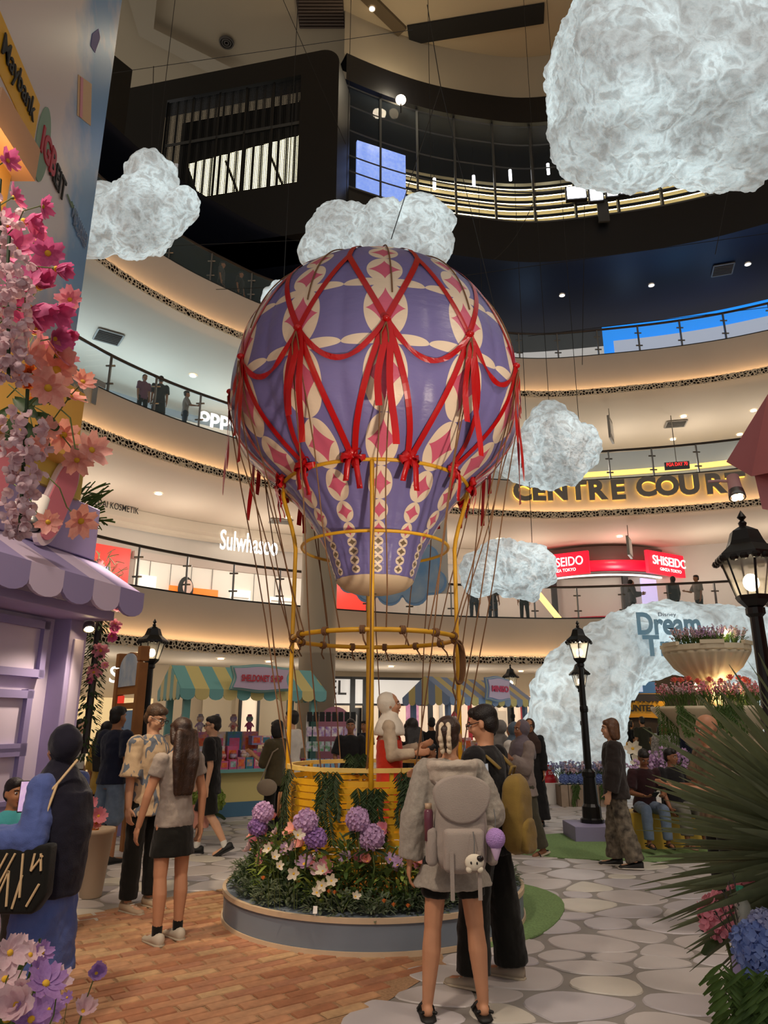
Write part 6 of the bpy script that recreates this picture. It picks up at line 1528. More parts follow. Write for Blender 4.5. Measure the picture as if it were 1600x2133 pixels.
mb = MB(); mb.box((0, 0, .1), (.7, .3, .2)); mb.build('board_foot', M_black, loc=(P.x, P.y+.0, 0), label='dark foot under the pink arched board', cat='stand')
# ------------------------------------------------------------------ wooden sign board
WB = thing('wooden_sign_board', 'brown wooden sign board with arched sky panel and blue notice', 'sign'); M_wd = mat('brown_wood', '#8f5a2a', .55, c2='#a86d34', vscale=3)
a, b = at(246, 1450, 10.7), at(291, 1450, 9.9); a.z = b.z = 0; ud = (b-a).normalized(); nd = Vector((ud.y, -ud.x, 0)); Lw = (b-a).length; zr = at(300, 1346, 9.9).z; zl_ = at(247, 1362, 10.7).z
WB.location = a; WB.rotation_euler = (0, 0, math.atan2(ud.y, ud.x))
for x, zz in ((0, zl_), (Lw, zr)):
    mb = MB(); mb.box((x, 0, zz/2-.11), (.12, .12, zz-.22)); mb.box((x, 0, zz-.10), (.13, .13, .20)); mb.build('post', M_wd, WB, bevel=.01)
def wbx(name, x0, x1, z0, z1, y, m, th=.04): mb = MB(); mb.box(((x0+x1)/2, y, (z0+z1)/2), (x1-x0, th, z1-z0)); return mb.build(name, m, WB)
h0 = at(270, 1440, 10.3).z; wbx('crossbar', 0, Lw, h0-.24, h0-.16, 0, M_wd, .07); wbx('crossbar', 0, Lw, h0-.04, h0+.04, 0, M_wd, .07)
P = [(.05, h0+.02)]+[(Lw/2+(Lw/2-.05)*math.cos(a_), h0+.30+.24*math.sin(a_)) for a_ in [PI-PI*k/12 for k in range(13)]]+[(Lw-.05, h0+.02)]
mb = MB(); mb.prism(P, -.03, .03); mb.build('arch_frame', M_wd, WB); mb = MB(); mb.prism([(Lw/2+(x-Lw/2)*.88, h0+.05+(z-h0)*.88) for x, z in P], -.045, -.03); mb.build('sky_panel', mat('sky_print', '#8fa9c8', .5, c2='#d2d4d8', vscale=5), WB)
wbx('blue_notice', .06, Lw-.06, .5, h0-.26, -.02, mat('notice_blue', '#7ea2cc', .5, c2='#93b2d6', vscale=2)); wbx('pink_note', .25, Lw-.2, .95, 1.3, -.045, mat('note_pink', '#d2a3b0', .5), .01); wbx('red_label', .2, .45, h0-.16, h0-.06, -.05, E_red, .02)
for k, (w, z) in enumerate(((.10, h0-.48), (.30, h0-.60), (.42, h0-.68), (.36, h0-.76), (.22, h0-.82))): wbx('print_line', Lw/2-w/2, Lw/2+w/2, z-.015, z+.015, -.042, M_ink if k > 2 else mat('print_navy', '#3d4f78', .5), .004)
# ------------------------------------------------------------------ redemption counter seen through the arch
RC = thing('redemption_counter', 'yellow redemption counter stand seen through the cotton arch', 'counter', (at(1330, 1560, 22).x, 22.0, 0)); M_yc = mat('counter_yellow', '#e0a020', .5)
mb = MB(); mb.box((.2, 0, .5), (2.6, .9, 1.0)); mb.build('counter', M_yc, RC)
for z in (.35, .78): mb = MB(); mb.box((.2, -.46, z), (2.6, .02, .05)); mb.build('dark_line', M_black, RC)
mb = MB(); P = [(-1.6, 0), (-1.3, 0), (-1.3, 1.3)]+[(.3+1.6*math.cos(a), 1.3+.40*math.sin(a)) for a in [PI-PI*k/12 for k in range(13)]]+[(1.9, 0), (2.2, 0), (2.2, 1.85), (-1.6, 1.85)]; mb.prism(P, .6, .7); mb.build('yellow_arch', M_yc, RC)
mb = MB(); mb.prism([(-1.2, 1.80), (.62, 1.80), (.70, 2.08), (.62, 2.36), (-1.2, 2.36)], -.6, -.5); mb.build('sign_board', M_yc, RC); text('EMPTION', RC, face((-.02, -.63, 2.20)), .19, M_ink, width=1.05); text('OUNTER', RC, face((-.08, -.63, 1.95)), .19, M_ink, width=.95)
mb = MB(); mb.box((.3, .8, 1.7), (3.8, .05, 3.4)); mb.build('back_board', mat('back_dark', '#3a2a1a', .6), RC)
for (x, z) in ((.55, 1.0), (.9, 1.0)): mb = MB(); mb.box((x, -.1, z+.12), (.35, .3, .24)); mb.build('storage_box', mat('box_translucent', '#c9d0d6', .4), RC)
t = thing('parking_sign', 'hanging blue parking direction sign inside the cotton arch', 'sign', at(1330, 1432, 21)); mb = MB(); mb.box((0, 0, 0), (.95, .08, .32)); mb.build('panel', mat('sign_steel_blue', '#3f6488', .4, emit=.35), t); mb = MB(); mb.box((-.02, -.05, 0), (.24, .02, .25)); mb.build('tile', E_pale, t); text('P', t, face((-.02, -.07, 0)), .18, mat('sign_navy', '#2a4a8a', .5)); mb = MB(); mb.box((.2, 0, -.28), (1.3, .06, .2)); mb.build('lower_panel', mat('sign_brown', '#4a3a30', .5), t); text('G', t, face((-.2, -.05, -.28)), .13, M_white); mb = MB(); mb.tube([(0, 0, .16), (0, 0, .9)], .015, 5); mb.build('hanger', M_metal, t)
for i, (x, z) in enumerate(((1370, 1418), (1420, 1424), (1390, 1436))):
    a = at(x-60, z, 25); b = at(x+90, z, 25); mb = MB(); mb.tube([a, b], .06, 6); mb.build('ceiling_light_line', mat('line_warm', '#fff0c8', .5, emit=2.2), label=('upper', 'right', 'lower')[i]+' warm ceiling light line seen through the arch', cat='light')
lamp('arch_inner_light', 'POINT', (8.2, 21.0, 2.9), 55, (1, .75, .4), None, .3)
# ------------------------------------------------------------------ bench, planters, plinth, pots
p0, p1 = onz(1325, 1782), onz(1470, 1815); BC = thing('yellow_bench', 'yellow block bench under the two seated boys', 'bench', (p0.x, 10.0, 0)); mb = MB(); mb.box((.75, .25, .22), (1.5, .5, .44)); mb.build('block', mat('bench_yellow', '#c9a43c', .55, var=.05), BC, bevel=.01)
WP = thing('wooden_planter', 'pale wooden planter with blue and lilac flowers before the arch', 'planter', (at(1217, 1650, 15).x, 15.0, 0))
mb = MB(); mb.box((0, 0, .2), (1.05, .5, .38)); mb.build('trough', mat('planter_core', '#6d5a48', .7), WP)
for k in range(7): mb = MB(); mb.box((-.45+k*.15, -.26, .2), (.135, .02, .40)); mb.build('plank', mat('planter_wood', '#94806c', .7, c2='#a89480', vscale=4), WP)
for i in range(5): sprigs((WP.location.x-.4+i*.2, 15.0, .42), .2, .42, 26, (M_lgt, M_pale)[i % 2], 'pale lilac flower clump in the wooden planter', 'lilac clumps in the planter', fr, fl=.08)
for i in range(6): hydrangea(Vector((WP.location.x-.42+i*.17, 14.82, .50)), .20, M_blueP, 'blue hydrangea along the front of the wooden planter', 'blue hydrangeas in the planter', .15, seed=60+i)
for i, x in enumerate((-.25, .3)): fern(Vector((WP.location.x+x, 14.72, .42)), .4, (0, -1, 0), ('left', 'right')[i]+' green vine hanging over the wooden planter', None, 2, .12, M_leaf)
p = onz(1153, 1676); mb = MB(); mb.box((p.x, p.y+.25, .2), (.5, .5, .40)); mb.build('white_plinth', M_white, label='white square plinth beside the grey-hijab woman', cat='plinth', bevel=.006)
t = thing('red_display_stand', 'round red display base with small name block on the white plinth', 'stand', (p.x-.02, p.y+.25, .40)); mb = MB(); mb.lathe([(.2, 0), (.2, .06), (.17, .12), (.001, .12)], n=28, cap=False); mb.build('base', mat('stand_red', '#b81c28', .4), t, True); mb = MB(); mb.box((.02, -.1, .23), (.16, .1, .22)); mb.build('name_block', mat('stand_red', '#b81c28', .4), t); text('MINI\nSO', t, face((.02, -.155, .23)), .15, M_white, width=.13)
# orchids behind the boys
for i, (x, y, d) in enumerate(((1365, 1640, 10.9), (1395, 1620, 11.0), (1430, 1640, 10.9), (1350, 1655, 10.7))): sprigs(at(x, y, d), .22, .42, 26, M_lil, ('first', 'second', 'third', 'fourth')[i]+' pink orchid clump behind the seated boys', 'orchid clumps behind the bench', fr, fl=.09)
mb = MB(); mb.box((at(1390, 1700, 10.9).x, 10.9, .2), (.9, .3, .4)); mb.build('orchid_trough', mat('trough_dark', '#3a322c', .7), label='dark trough under the orchids behind the bench', cat='planter')
for i, (x, y, d) in enumerate(((1318, 1560, 12.2), (1330, 1590, 12.0))): cosmos(at(x, y, d), .32, M_cream, (-.3, -1, .3), ('upper', 'lower')[i]+' big white lily beside the brown-haired person', 'white lilies by the counter', .4, 6, Vector((at(x, y, d).x, d+.1, .5)), fr)
# cream pot with pink and orange flowers by the dark-hijab woman
p = onz(188, 1868); t = thing('cream_pot', 'tall cream pot with pink and orange flowers beside the brick paving', 'pot', (p.x, p.y, 0)); mb = MB(); mb.lathe([(.10, 0), (.155, .55), (.17, .56), (.17, .60), (.15, .60), (.14, .54), (.001, .54)], n=24, cap=False); mb.build('pot', mat('pot_cream', '#b9a48c', .6), t, True)
for i, (x, y, m, s_) in enumerate(((190, 1672, M_pnk, .16), (205, 1700, M_pnk, .19), (196, 1740, M_org, .15), (185, 1755, M_org, .16), (200, 1715, M_sal, .14))):
    q = at(x, y, p.y-.05); (cosmos(q, s_, m, (.5, -1, .3), ('top', 'large')[i % 2]+' pink bloom in the cream pot', 'blooms in the cream pot', .5, 9, p+Vector((0, 0, .55)), fr) if m is not M_org else mum(q, s_, m, 'orange mum in the cream pot', 'blooms in the cream pot', 30).__setattr__('rotation_euler', lookrot((.5, -1, .4))))
# flowers and lilac blocks around the sign board and lamp feet
for i, (x, y, w) in enumerate(((252, 1742, .42), (1275, 1700, .0))):
    if w: q = onz(x, y); mb = MB(); mb.box((q.x, q.y+.15, .14), (w, .3, .28)); mb.build('lilac_step', M_lc3, label='small lilac block behind the couple', cat='block')
for i, (x, y) in enumerate(((240, 1690), (262, 1660), (225, 1700))): q = onz(x, 1735); bush(Vector((q.x, q.y+.5, 0)), .75-.1*i, .2, 120, (M_leafD, M_leaf, M_leafD)[i], ('left', 'tall', 'low')[i]+' leafy plant at the foot of the wooden sign board', None, (.08, .16), (.03, .06), fr)
q = onz(410, 1690); 
for i in range(2): hydrangea(Vector((at(407, 1680, 12.3).x+.25*i, 12.3, .36)), .42, M_leafY, ('left', 'right')[i]+' lime green hydrangea at the foot of the turquoise stall', None, .3, seed=80+i)
# ------------------------------------------------------------------ people
TEXF = bpy.data.textures.new('fold_noise', 'CLOUDS'); TEXF.noise_scale = .09; TEXF.noise_depth = 2
def fabric(name, c, c2=None, vs=10, rough=.85, var=.06): return mat('fabric_'+name, c, rough, c2=c2, vscale=vs, var=0 if c2 else var, bump=.25, bscale=160, sheen=.15, spec=.2)
SKIN = [mat('skin_%d' % i, c, .5, var=.05, vscale=12, spec=.35) for i, c in enumerate(('#c08a68', '#a8734f', '#8f6044', '#d0a080'))]
M_hairB = mat('hair_black', '#17110e', .45, bump=.5, bscale=120, spec=.4); M_hairBr = mat('hair_brown', '#4a2c18', .45, c2='#6b4424', vscale=20, bump=.5, bscale=120); M_hairL = mat('hair_light_brown', '#5f4630', .5, c2='#33241a', vscale=16, bump=.5, bscale=120); M_hairD = mat('hair_dark_brown', '#24150e', .4, c2='#3a2416', vscale=20, bump=.5, bscale=120)
M_eyeW = mat('eye_white', '#d8d0c8', .3); M_eyeD = mat('eye_dark', '#1a1210', .2); M_lip = mat('lip', '#8f4a44', .5); M_specs = mat('glasses_frame', '#151515', .3)
def remesh(o, vox, disp=0, sm=4):
    r = o.modifiers.new('union', 'REMESH'); r.mode = 'VOXEL'; r.voxel_size = vox; r.use_smooth_shade = True
    s = o.modifiers.new('smooth', 'SMOOTH'); s.iterations = sm; s.factor = .5
    if disp:
        d = o.modifiers.new('folds', 'DISPLACE'); d.texture = TEXF; d.strength = disp; d.mid_level = .5; d.texture_coords = 'GLOBAL'
    return o
def nv(t): return Vector(t).normalized()
TORSO = [(-.11, .10, .085), (-.05, .15, .105), (.0, .158, .11), (.08, .142, .095), (.17, .128, .088), (.28, .148, .10), (.40, .162, .098), (.47, .15, .082), (.52, .085, .062), (.56, .052, .052)]
HANG_R = ((.12, .02, -1), (.03, .22, -1)); STAND = ((.05, 0, -1), (.02, 0, -1))
def person(label, loc, rz, H=1.7, f=False, skin=0, hair=('short', None), top=None, bottom=None, shoe=None, armR=HANG_R, armL=HANG_R, legR=STAND, legL=STAND, lean=(0, 0), head=(0, 0), vox=.011,
           seat=None, curl=(.5, .5), face_on=True, specs=False, scarf=None, group='shoppers in the court', footyaw=(0, 0), extra=None):
    s = H/1.70; t = thing('person', label, 'person', loc, rz, group)
    X = Vector((1, 0, 0)); Y = Vector((0, 1, 0)); Z = Vector((0, 0, 1)); sh = .160 if f else .182; wk = .95 if f else 1.0
    legs = []
    for sd, lg in ((1, legR), (-1, legL)):
        th = nv((lg[0][0]*sd, lg[0][1], lg[0][2])); sn = nv((lg[1][0]*sd, lg[1][1], lg[1][2])); legs.append((sd, th, sn))
    low = min((th.z*.41+sn.z*.41) for _, th, sn in legs)
    hz = -low+.08 if seat is None else seat/s+.10
    pel = Vector((0, 0, hz)); u = nv((lean[0], lean[1], 1)); yv = (Y-u*Y.dot(u)).normalized(); xv = yv.cross(u)
    def tor(h, w, d, inf=0, oy=0): c = pel+u*h+yv*oy; return [c+xv*math.cos(a)*(w*wk+inf)+yv*math.sin(a)*(d+inf) for a in [2*PI*k/20 for k in range(20)]]
    nb0 = pel+u*.52; hc = pel+u*.60+Z*.085+Y*.012
    R = Matrix.Rotation(head[0], 3, 'Z') @ Matrix.Rotation(head[1], 3, 'X')
    def hp(x, y, z): return hc+R @ Vector((x, y, z))
    body = MB(); body.loft([tor(*r) for r in TORSO])
    body.cap(nb0-u*.02, hp(0, -.012, -.05), .056 if not f else .048, .052 if not f else .045)
    body.ell(hp(0, -.012, .035), (.074, .094, .090), 16, 12, R); body.ell(hp(0, .022, -.035), (.060, .072, .083), 16, 12, R); body.ell(hp(0, .05, -.09), (.035, .035, .028), 10, 8, R)
    body.ell(hp(0, .098, -.012), (.011, .016, .026), 8, 6, R); body.ell(hp(0, .104, -.027), (.016, .014, .011), 8, 6, R)
    body.ell(hp(0, .078, .032), (.05, .02, .014), 10, 6, R)
    for sd in (-1, 1): body.ell(hp(sd*.077, -.006, -.012), (.010, .020, .031), 8, 6, R); body.ell(hp(sd*.034, .062, -.03), (.026, .026, .026), 8, 6, R)
    arms = []
    for sd, ar, cu in ((1, armR, curl[0]), (-1, armL, curl[1])):
        a = nv((ar[0][0]*sd, ar[0][1], ar[0][2])); b = nv((ar[1][0]*sd, ar[1][1], ar[1][2]))
        S0 = pel+u*.465+xv*sd*sh; E = S0+a*.28; Wr = E+b*.245; arms.append((sd, S0, E, Wr, a, b))
        body.ell(S0, (.058*wk, .058, .058), 10, 8); body.cap(S0, E, .050*wk, .040*wk); body.cap(E, Wr, .041*wk, .027*wk)
        ts = Y-b*Y.dot(b)
        if ts.length < .3: ts = Z-b*Z.dot(b)
        ts.normalize(); pn = b.cross(ts)*sd
        if len(ar) > 2: ts = nv(ar[2]); ts = (ts-b*ts.dot(b)).normalized(); pn = b.cross(ts)*sd
        Rm = Matrix((pn, ts, b)).transposed(); body.ell(Wr+b*.045, (.017, .039, .055), 10, 8, Rm)
        for k in range(4):
            base = Wr+b*.082+ts*(.030-.020*k); L = (.040, .045, .042, .034)[k]; d1 = nv(b*math.cos(cu*.7)+pn*-math.sin(cu*.7)); d2 = nv(b*math.cos(cu*1.7)+pn*-math.sin(cu*1.7)); m_ = base+d1*L
            body.cap(base-b*.02, m_, .0098, .0092, 7); body.cap(m_, m_+d2*L*.95, .0092, .0078, 7)
        tb = Wr+b*.025+ts*.028; td = nv(ts*.75+b*.7-pn*cu*.5); body.cap(tb, tb+td*.04, .013, .0105, 7); body.cap(tb+td*.04, tb+td*.04+nv(td+b*.5)*.034, .0105, .0085, 7)
    feet = []
    for (sd, th, sn), fy in zip(legs, footyaw):
        hip = pel+xv*sd*.088-Z*.02; kn = hip+Z*.02+th*.41; an = kn+sn*.41
        body.cap(hip, kn, .088*wk if not f else .077, .056); cb = Y*-.012; body.cap(kn, kn+sn*.13+cb, .052, .058); body.cap(kn+sn*.13+cb, an, .058, .033)
        fd = Vector((sn.x*.2, 1, 0)); fd = fd-sn*min(0, fd.dot(sn))*.0; k_ = max(0., -sn.y) if sn.y < -.25 else 0
        fd = nv((-math.sin(fy), math.cos(fy), -k_*.9)); feet.append((sd, an, fd, kn, sn, hip, th)); toe = an+fd*.15-Z*.052*(1-k_*.5); body.cap(an-fd*.02-Z*.035, toe, .034, .026)
    def fin(mb, name, m, v=vox, disp=0, sm=4, **k):
        mb.xf(Matrix.Scale(s, 4)); return remesh(mb.build(name, m, t, True, **k), v, disp, sm)
    fin(body, 'body', SKIN[skin], vox, 0, 2)
    # ---- top
    if top:
        kd = top.get('kind', 'tee'); m = top['m']; inf = top.get('inf', .016); g = MB(); lo = top.get('lo', -.10); rings = []
        if kd in ('coat', 'dress'):
            hem = top['hem']/s; n_ = 7
            for i in range(n_):
                q = i/(n_-1); zz = hem+(hz-.05-hem)*q; w = top.get('flare', .26)*(1-q)+(.165+inf)*q; rings.append([Vector((pel.x*q, pel.y*q, zz))+X*math.cos(a)*w+Y*math.sin(a)*w*.72*(1+.05*math.sin(a*5)) for a in [2*PI*k/20 for k in range(20)]])
            rings += [tor(*r, inf) for r in TORSO[2:-2 if kd == 'coat' else -3]]
        else:
            w0 = top.get('flare', .165); rings = [tor(lo, w0, w0*.70, inf*.8)]+[tor(r[0], max(r[1], w0*(1-.7*max(0, r[0]-lo))*.0), r[2], inf) for r in TORSO[1:-1] if r[0] > lo+.02]
        if top.get('neck', True): rings.append(tor(.545, .058, .056, .008))
        g.loft(rings)
        sl = top.get('sleeve', .55)
        if top.get('straps'): pass
        else:
            for sd, S0, E, Wr, a, b in arms:
                g.ell(S0, (.066+inf*.6,)*3, 10, 8)
                if sl <= 1: g.tube([S0, S0.lerp(E, sl*.5), S0.lerp(E, sl)], [.058+inf*.7, .056+inf*.9, .056+inf*1.1+top.get('wide', 0)], 16)
                else: g.cap(S0, E, .056+inf*.8, .050+inf+top.get('wide', 0)*.6); g.tube([E, E.lerp(Wr, min(1, sl-1))], [.050+inf+top.get('wide', 0)*.6, .036+inf*.8+top.get('wide', 0)], 14)
        fin(g, top.get('name', 'shirt'), m, vox*1.0, top.get('fold', .022))
    # ---- bottom
    if bottom:
        kd = bottom['kind']; m = bottom['m']; w = bottom.get('w', .0); g = MB(); g.loft([tor(-.10, .13, .10, .006), tor(-.05, .152, .108, .012), tor(.0, .158, .11, .012), tor(.07, .146, .098, .012)])
        for sd, an, fd, kn, sn, hip, th in feet:
            if kd == 'trousers': g.cap(hip, kn, .094, .070+w*.6); g.tube([kn, kn.lerp(an, bottom.get('len', .96)*.5), kn.lerp(an, bottom.get('len', .96))], [.070+w*.6, .063+w*.8, .056+w], 16)
            elif kd == 'shorts':
                q = bottom.get('len', .8)
                if q <= 1: g.ell(hip, (.095,)*3); g.tube([hip, hip.lerp(kn, q)], [.096, .080+w], 16)
                else: g.cap(hip, kn, .095, .080+w); g.tube([kn, kn.lerp(an, q-1)], [.080+w, .078+w], 16)
            elif kd == 'skirt': pass
        if kd == 'skirt':
            zz = hz-.41*bottom.get('len', 1.0); w2 = bottom.get('w', .2); g.loft([[Vector((0, 0, zz))+X*math.cos(a)*w2+Y*math.sin(a)*w2*.75 for a in [2*PI*k/20 for k in range(20)]], tor(-.05, .155, .11, .015), tor(.06, .145, .1, .012)])
        fin(g, bottom.get('name', kd), m, vox, bottom.get('fold', .018))
    if extra:
        g = MB(); h0 = extra['hem']/s; rings = []
        for i in range(5):
            q = i/4; w = extra['w']*(1-q)+.175*q; rings.append([Vector((0, 0, h0+(hz-h0)*q))+X*math.cos(a)*w+Y*math.sin(a)*w*.75*(1+.06*math.sin(a*9)) for a in [2*PI*k/28 for k in range(28)]])
        rings += [[pel+u*h+xv*math.cos(a)*w+yv*math.sin(a)*d for a in [2*PI*k/28 for k in range(28)]] for h, w, d in ((.12, .178, .135), (.25, .172, .135), (.34, .165, .128))]
        g.loft(rings); fin(g, 'pinafore', extra['m'], vox, .02)
        for sd in (-1, 1):
            g = MB(); g.tube([pel+u*.34+xv*sd*.10+yv*.115, pel+u*.50+xv*sd*.11+yv*.05, pel+u*.515+xv*sd*.11-yv*.03, pel+u*.34+xv*sd*.09-yv*.125], .010, 6); g.xf(Matrix.Scale(s, 4)); g.build('shoulder_strap', extra['m'], t, True)
    # ---- shoes
    if shoe:
        for sd, an, fd, kn, sn, hip, th in feet:
            side = fd.cross(Z).normalized(); up = side.cross(fd); o = an-Z*.0; rows = []
            M = basis(Vector((0, 0, 0)), side, fd, up)
            g = MB()
            def rg(y, w, z0, z1): return [o+M.to_3x3() @ Vector((w*math.cos(a), y, (z0+z1)/2+(z1-z0)/2*math.sin(a))) for a in [2*PI*k/12 for k in range(12)]]
            hi = shoe.get('hi', .0)
            if shoe['kind'] == 'sandal': rr_ = [rg(-.075, .02, -.080, -.060), rg(-.05, .040, -.080, -.055), rg(.06, .046, -.080, -.055), rg(.15, .046, -.080, -.058), rg(.19, .025, -.080, -.065)]
            else: rr_ = [rg(-.085, .02, -.080, -.0), rg(-.06, .042, -.080, .015+hi), rg(0, .046, -.080, .010+hi), rg(.06, .046, -.080, -.015), rg(.12, .050, -.080, -.030), rg(.175, .040, -.080, -.038), rg(.20, .018, -.078, -.050)]
            g.loft(rr_); g.xf(Matrix.Scale(s, 4)); sh_ = g.build('shoe', shoe['m'], t, True)
            g = MB(); g.loft([rg(-.09, .02, -.083, -.062), rg(-.06, .046, -.083, -.055), rg(.06, .050, -.083, -.055), rg(.14, .053, -.083, -.057), rg(.205, .022, -.083, -.062)]); g.xf(Matrix.Scale(s, 4)); g.build('sole', shoe.get('sole', shoe['m']), sh_, True)
            if shoe['kind'] == 'sandal':
                g = MB(); g.tube([o+M.to_3x3() @ Vector((.05*math.cos(a), .09, -.07+.05*math.sin(a))) for a in [PI*k/8 for k in range(9)]], .014, 6, flat=.4); g.xf(Matrix.Scale(s, 4)); g.build('strap', shoe['m'], sh_, True); g = MB(); g.tube([o+M.to_3x3() @ Vector((.045*math.cos(a), -.05-.02*math.sin(a), -.035)) for a in [PI+PI*k/8 for k in range(9)]], .009, 6); g.xf(Matrix.Scale(s, 4)); g.build('strap', shoe['m'], sh_, True)
            elif shoe.get('lace'):
                g = MB()
                for k in range(3): g.tube([o+M.to_3x3() @ Vector((x, .03+.03*k, -.002-.011*k)) for x in (-.025, .025)], .004, 5)
                g.xf(Matrix.Scale(s, 4)); g.build('lace', shoe['lace'], sh_)
            if shoe.get('sock'):
                g = MB(); g.cap(an-Z*.02, an-sn*.05, .040, .041); g.xf(Matrix.Scale(s, 4)); g.build('sock', shoe['sock'], t, True)
    # ---- hair
    st, hm = hair[0], hair[1]
    if st != 'hijab' and st != 'bald':
        g = MB(); g.ell(hp(0, -.022, .052), (.083, .097, .083), 16, 10, R); g.ell(hp(0, -.05, .0), (.078, .062, .082), 14, 10, R)
        if st == 'short': g.ell(hp(0, .045, .085), (.062, .045, .038), 12, 8, R); g.ell(hp(.03, .062, .075), (.03, .028, .024), 8, 6, R)
        if st in ('long', 'bob'):
            for sd in (-1, 1): g.cap(hp(sd*.066, .012, .03), hp(sd*.076, .0, -.07), .032, .030)
            g.ell(hp(0, .05, .075), (.066, .035, .035), 10, 8, R)
            if st == 'bob':
                for k in range(5): a = PI+PI*k/4; g.cap(hp(.05*math.cos(a), -.02+.055*math.sin(a), .02), hp(.064*math.cos(a), -.02+.062*math.sin(a), -.105), .045, .036)
            else:
                L = hair[2] if len(hair) > 2 else .36
                for k in range(5):
                    x = (k-2)*.036; c1 = hp(x*1.1, -.075, -.02); c2 = hc+Vector((x*1.15, -.115-.01*abs(k-2), -.20)); c3 = hc+Vector((x*.9, -.125+lean[1]*-.1, -.20-L*(.8+.1*((k*3) % 3)))); g.cap(c1, c2, .040, .042); g.cap(c2, c3, .042, .022)
        if st in ('clip', 'bun'): g.ell(hp(0, -.105, .03), (.045, .045, .062), 12, 8, R); g.cap(hp(0, -.08, -.05), hp(0, -.11, .05), .045, .04)
        fin(g, 'hair', hm, max(.008, vox*.9), .012)
    if st == 'hijab':
        g = MB(); g.ell(hp(0, -.034, .022), (.096, .108, .118), 18, 12, R); g.ell(hp(0, .0, -.105), (.080, .082, .055), 14, 10, R)
        nb1 = pel+u*.5; L = hair[2] if len(hair) > 2 else .16
        g.loft([[hc+Vector((.07*math.cos(a), -.01+.075*math.sin(a), -.09)) for a in [2*PI*k/20 for k in range(20)]], tor(.50, .15, .12, .02, 0), tor(.44, .185, .13, .028), tor(.44-L*.5, .19, .135, .03), tor(.44-L, .17, .13, .03)])
        if len(hair) > 3: g.loft([tor(.44, .13, .10, .03, -.06), tor(.25, .15, .09, .03, -.09), tor(hair[3], .13, .06, .02, -.10)])
        fin(g, 'hijab', hm, vox, .018)
    if face_on:
        for sd in (-1, 1):
            g = MB(); g.ell(hp(sd*.032, .083, .008), (.015, .009, .0085), 10, 6, R); g.xf(Matrix.Scale(s, 4)); e = g.build('eye', M_eyeW, t, True)
            g = MB(); g.ell(hp(sd*.032, .089, .008), (.0075, .005, .0075), 8, 6, R); g.xf(Matrix.Scale(s, 4)); g.build('iris', M_eyeD, e, True)
            if st != 'hijab' or True:
                g = MB(); g.tube([hp(sd*.016, .093, .028), hp(sd*.034, .090, .033), hp(sd*.050, .078, .027)], .0042, 5); g.xf(Matrix.Scale(s, 4)); g.build('eyebrow', M_eyeD, t, True)
        g = MB(); g.ell(hp(0, .090, -.064), (.023, .010, .0075), 10, 6, R); g.xf(Matrix.Scale(s, 4)); g.build('mouth', M_lip, t, True)
    if specs:
        g = MB()
        for sd in (-1, 1):
            g.tube([hp(sd*.034+.023*math.cos(a), .108, .006+.018*math.sin(a)) for a in [2*PI*k/14 for k in range(14)]], .0028, 5, closed=True); g.tube([hp(sd*.057, .106, .01), hp(sd*.08, .0, .012)], .0028, 5)
        g.tube([hp(-.011, .108, .01), hp(.011, .108, .01)], .0028, 5); g.xf(Matrix.Scale(s, 4)); g.build('glasses', M_specs, t)
    Wm = T(*loc) @ RZ(rz) @ Matrix.Scale(s, 4)
    J = {'W': Wm, 'wrR': Wm @ arms[0][3], 'wrL': Wm @ arms[1][3], 'hdR': Wm @ (arms[0][3]+arms[0][5]*.09), 'hdL': Wm @ (arms[1][3]+arms[1][5]*.09), 'shR': Wm @ arms[0][1], 'shL': Wm @ arms[1][1], 'hc': Wm @ hc, 'pel': Wm @ pel, 't': t, 's': s, 'u': u, 'hcl': hc, 'R': R, 'pell': pel, 'fin': fin, 'hp': hp}
    return J
def gx(px, d, py=1700):
    r = ray(px, py); return r.x/r.y*d
bk = fabric('black', '#14130f'); bk2 = fabric('soft_black', '#191718'); navy = fabric('navy', '#1b1f33'); grey = fabric('heather_grey', '#a39a8e', c2='#948b80', vs=60); white = fabric('white', '#cfc8bf'); denim = fabric('denim', '#5d6c80', c2='#6f7e92', vs=14)
SNW = {'kind': 'shoe', 'm': mat('sneaker_white', '#c9bda8', .6), 'sole': mat('sole_cream', '#b8aa92', .7), 'lace': mat('lace_cream', '#d8d0c0', .8), 'hi': .0}
SNB = {'kind': 'shoe', 'm': mat('sneaker_black', '#141414', .6), 'sole': mat('sole_black', '#1c1c1c', .7)}; SNBs = dict(SNB, sock=fabric('sock_white', '#d8d4cc')); SNWb = dict(SNW, sock=bk)
SDL = {'kind': 'sandal', 'm': mat('sandal_black', '#181614', .6)}; SDT = {'kind': 'sandal', 'm': mat('sandal_tan', '#8a6a50', .7)}
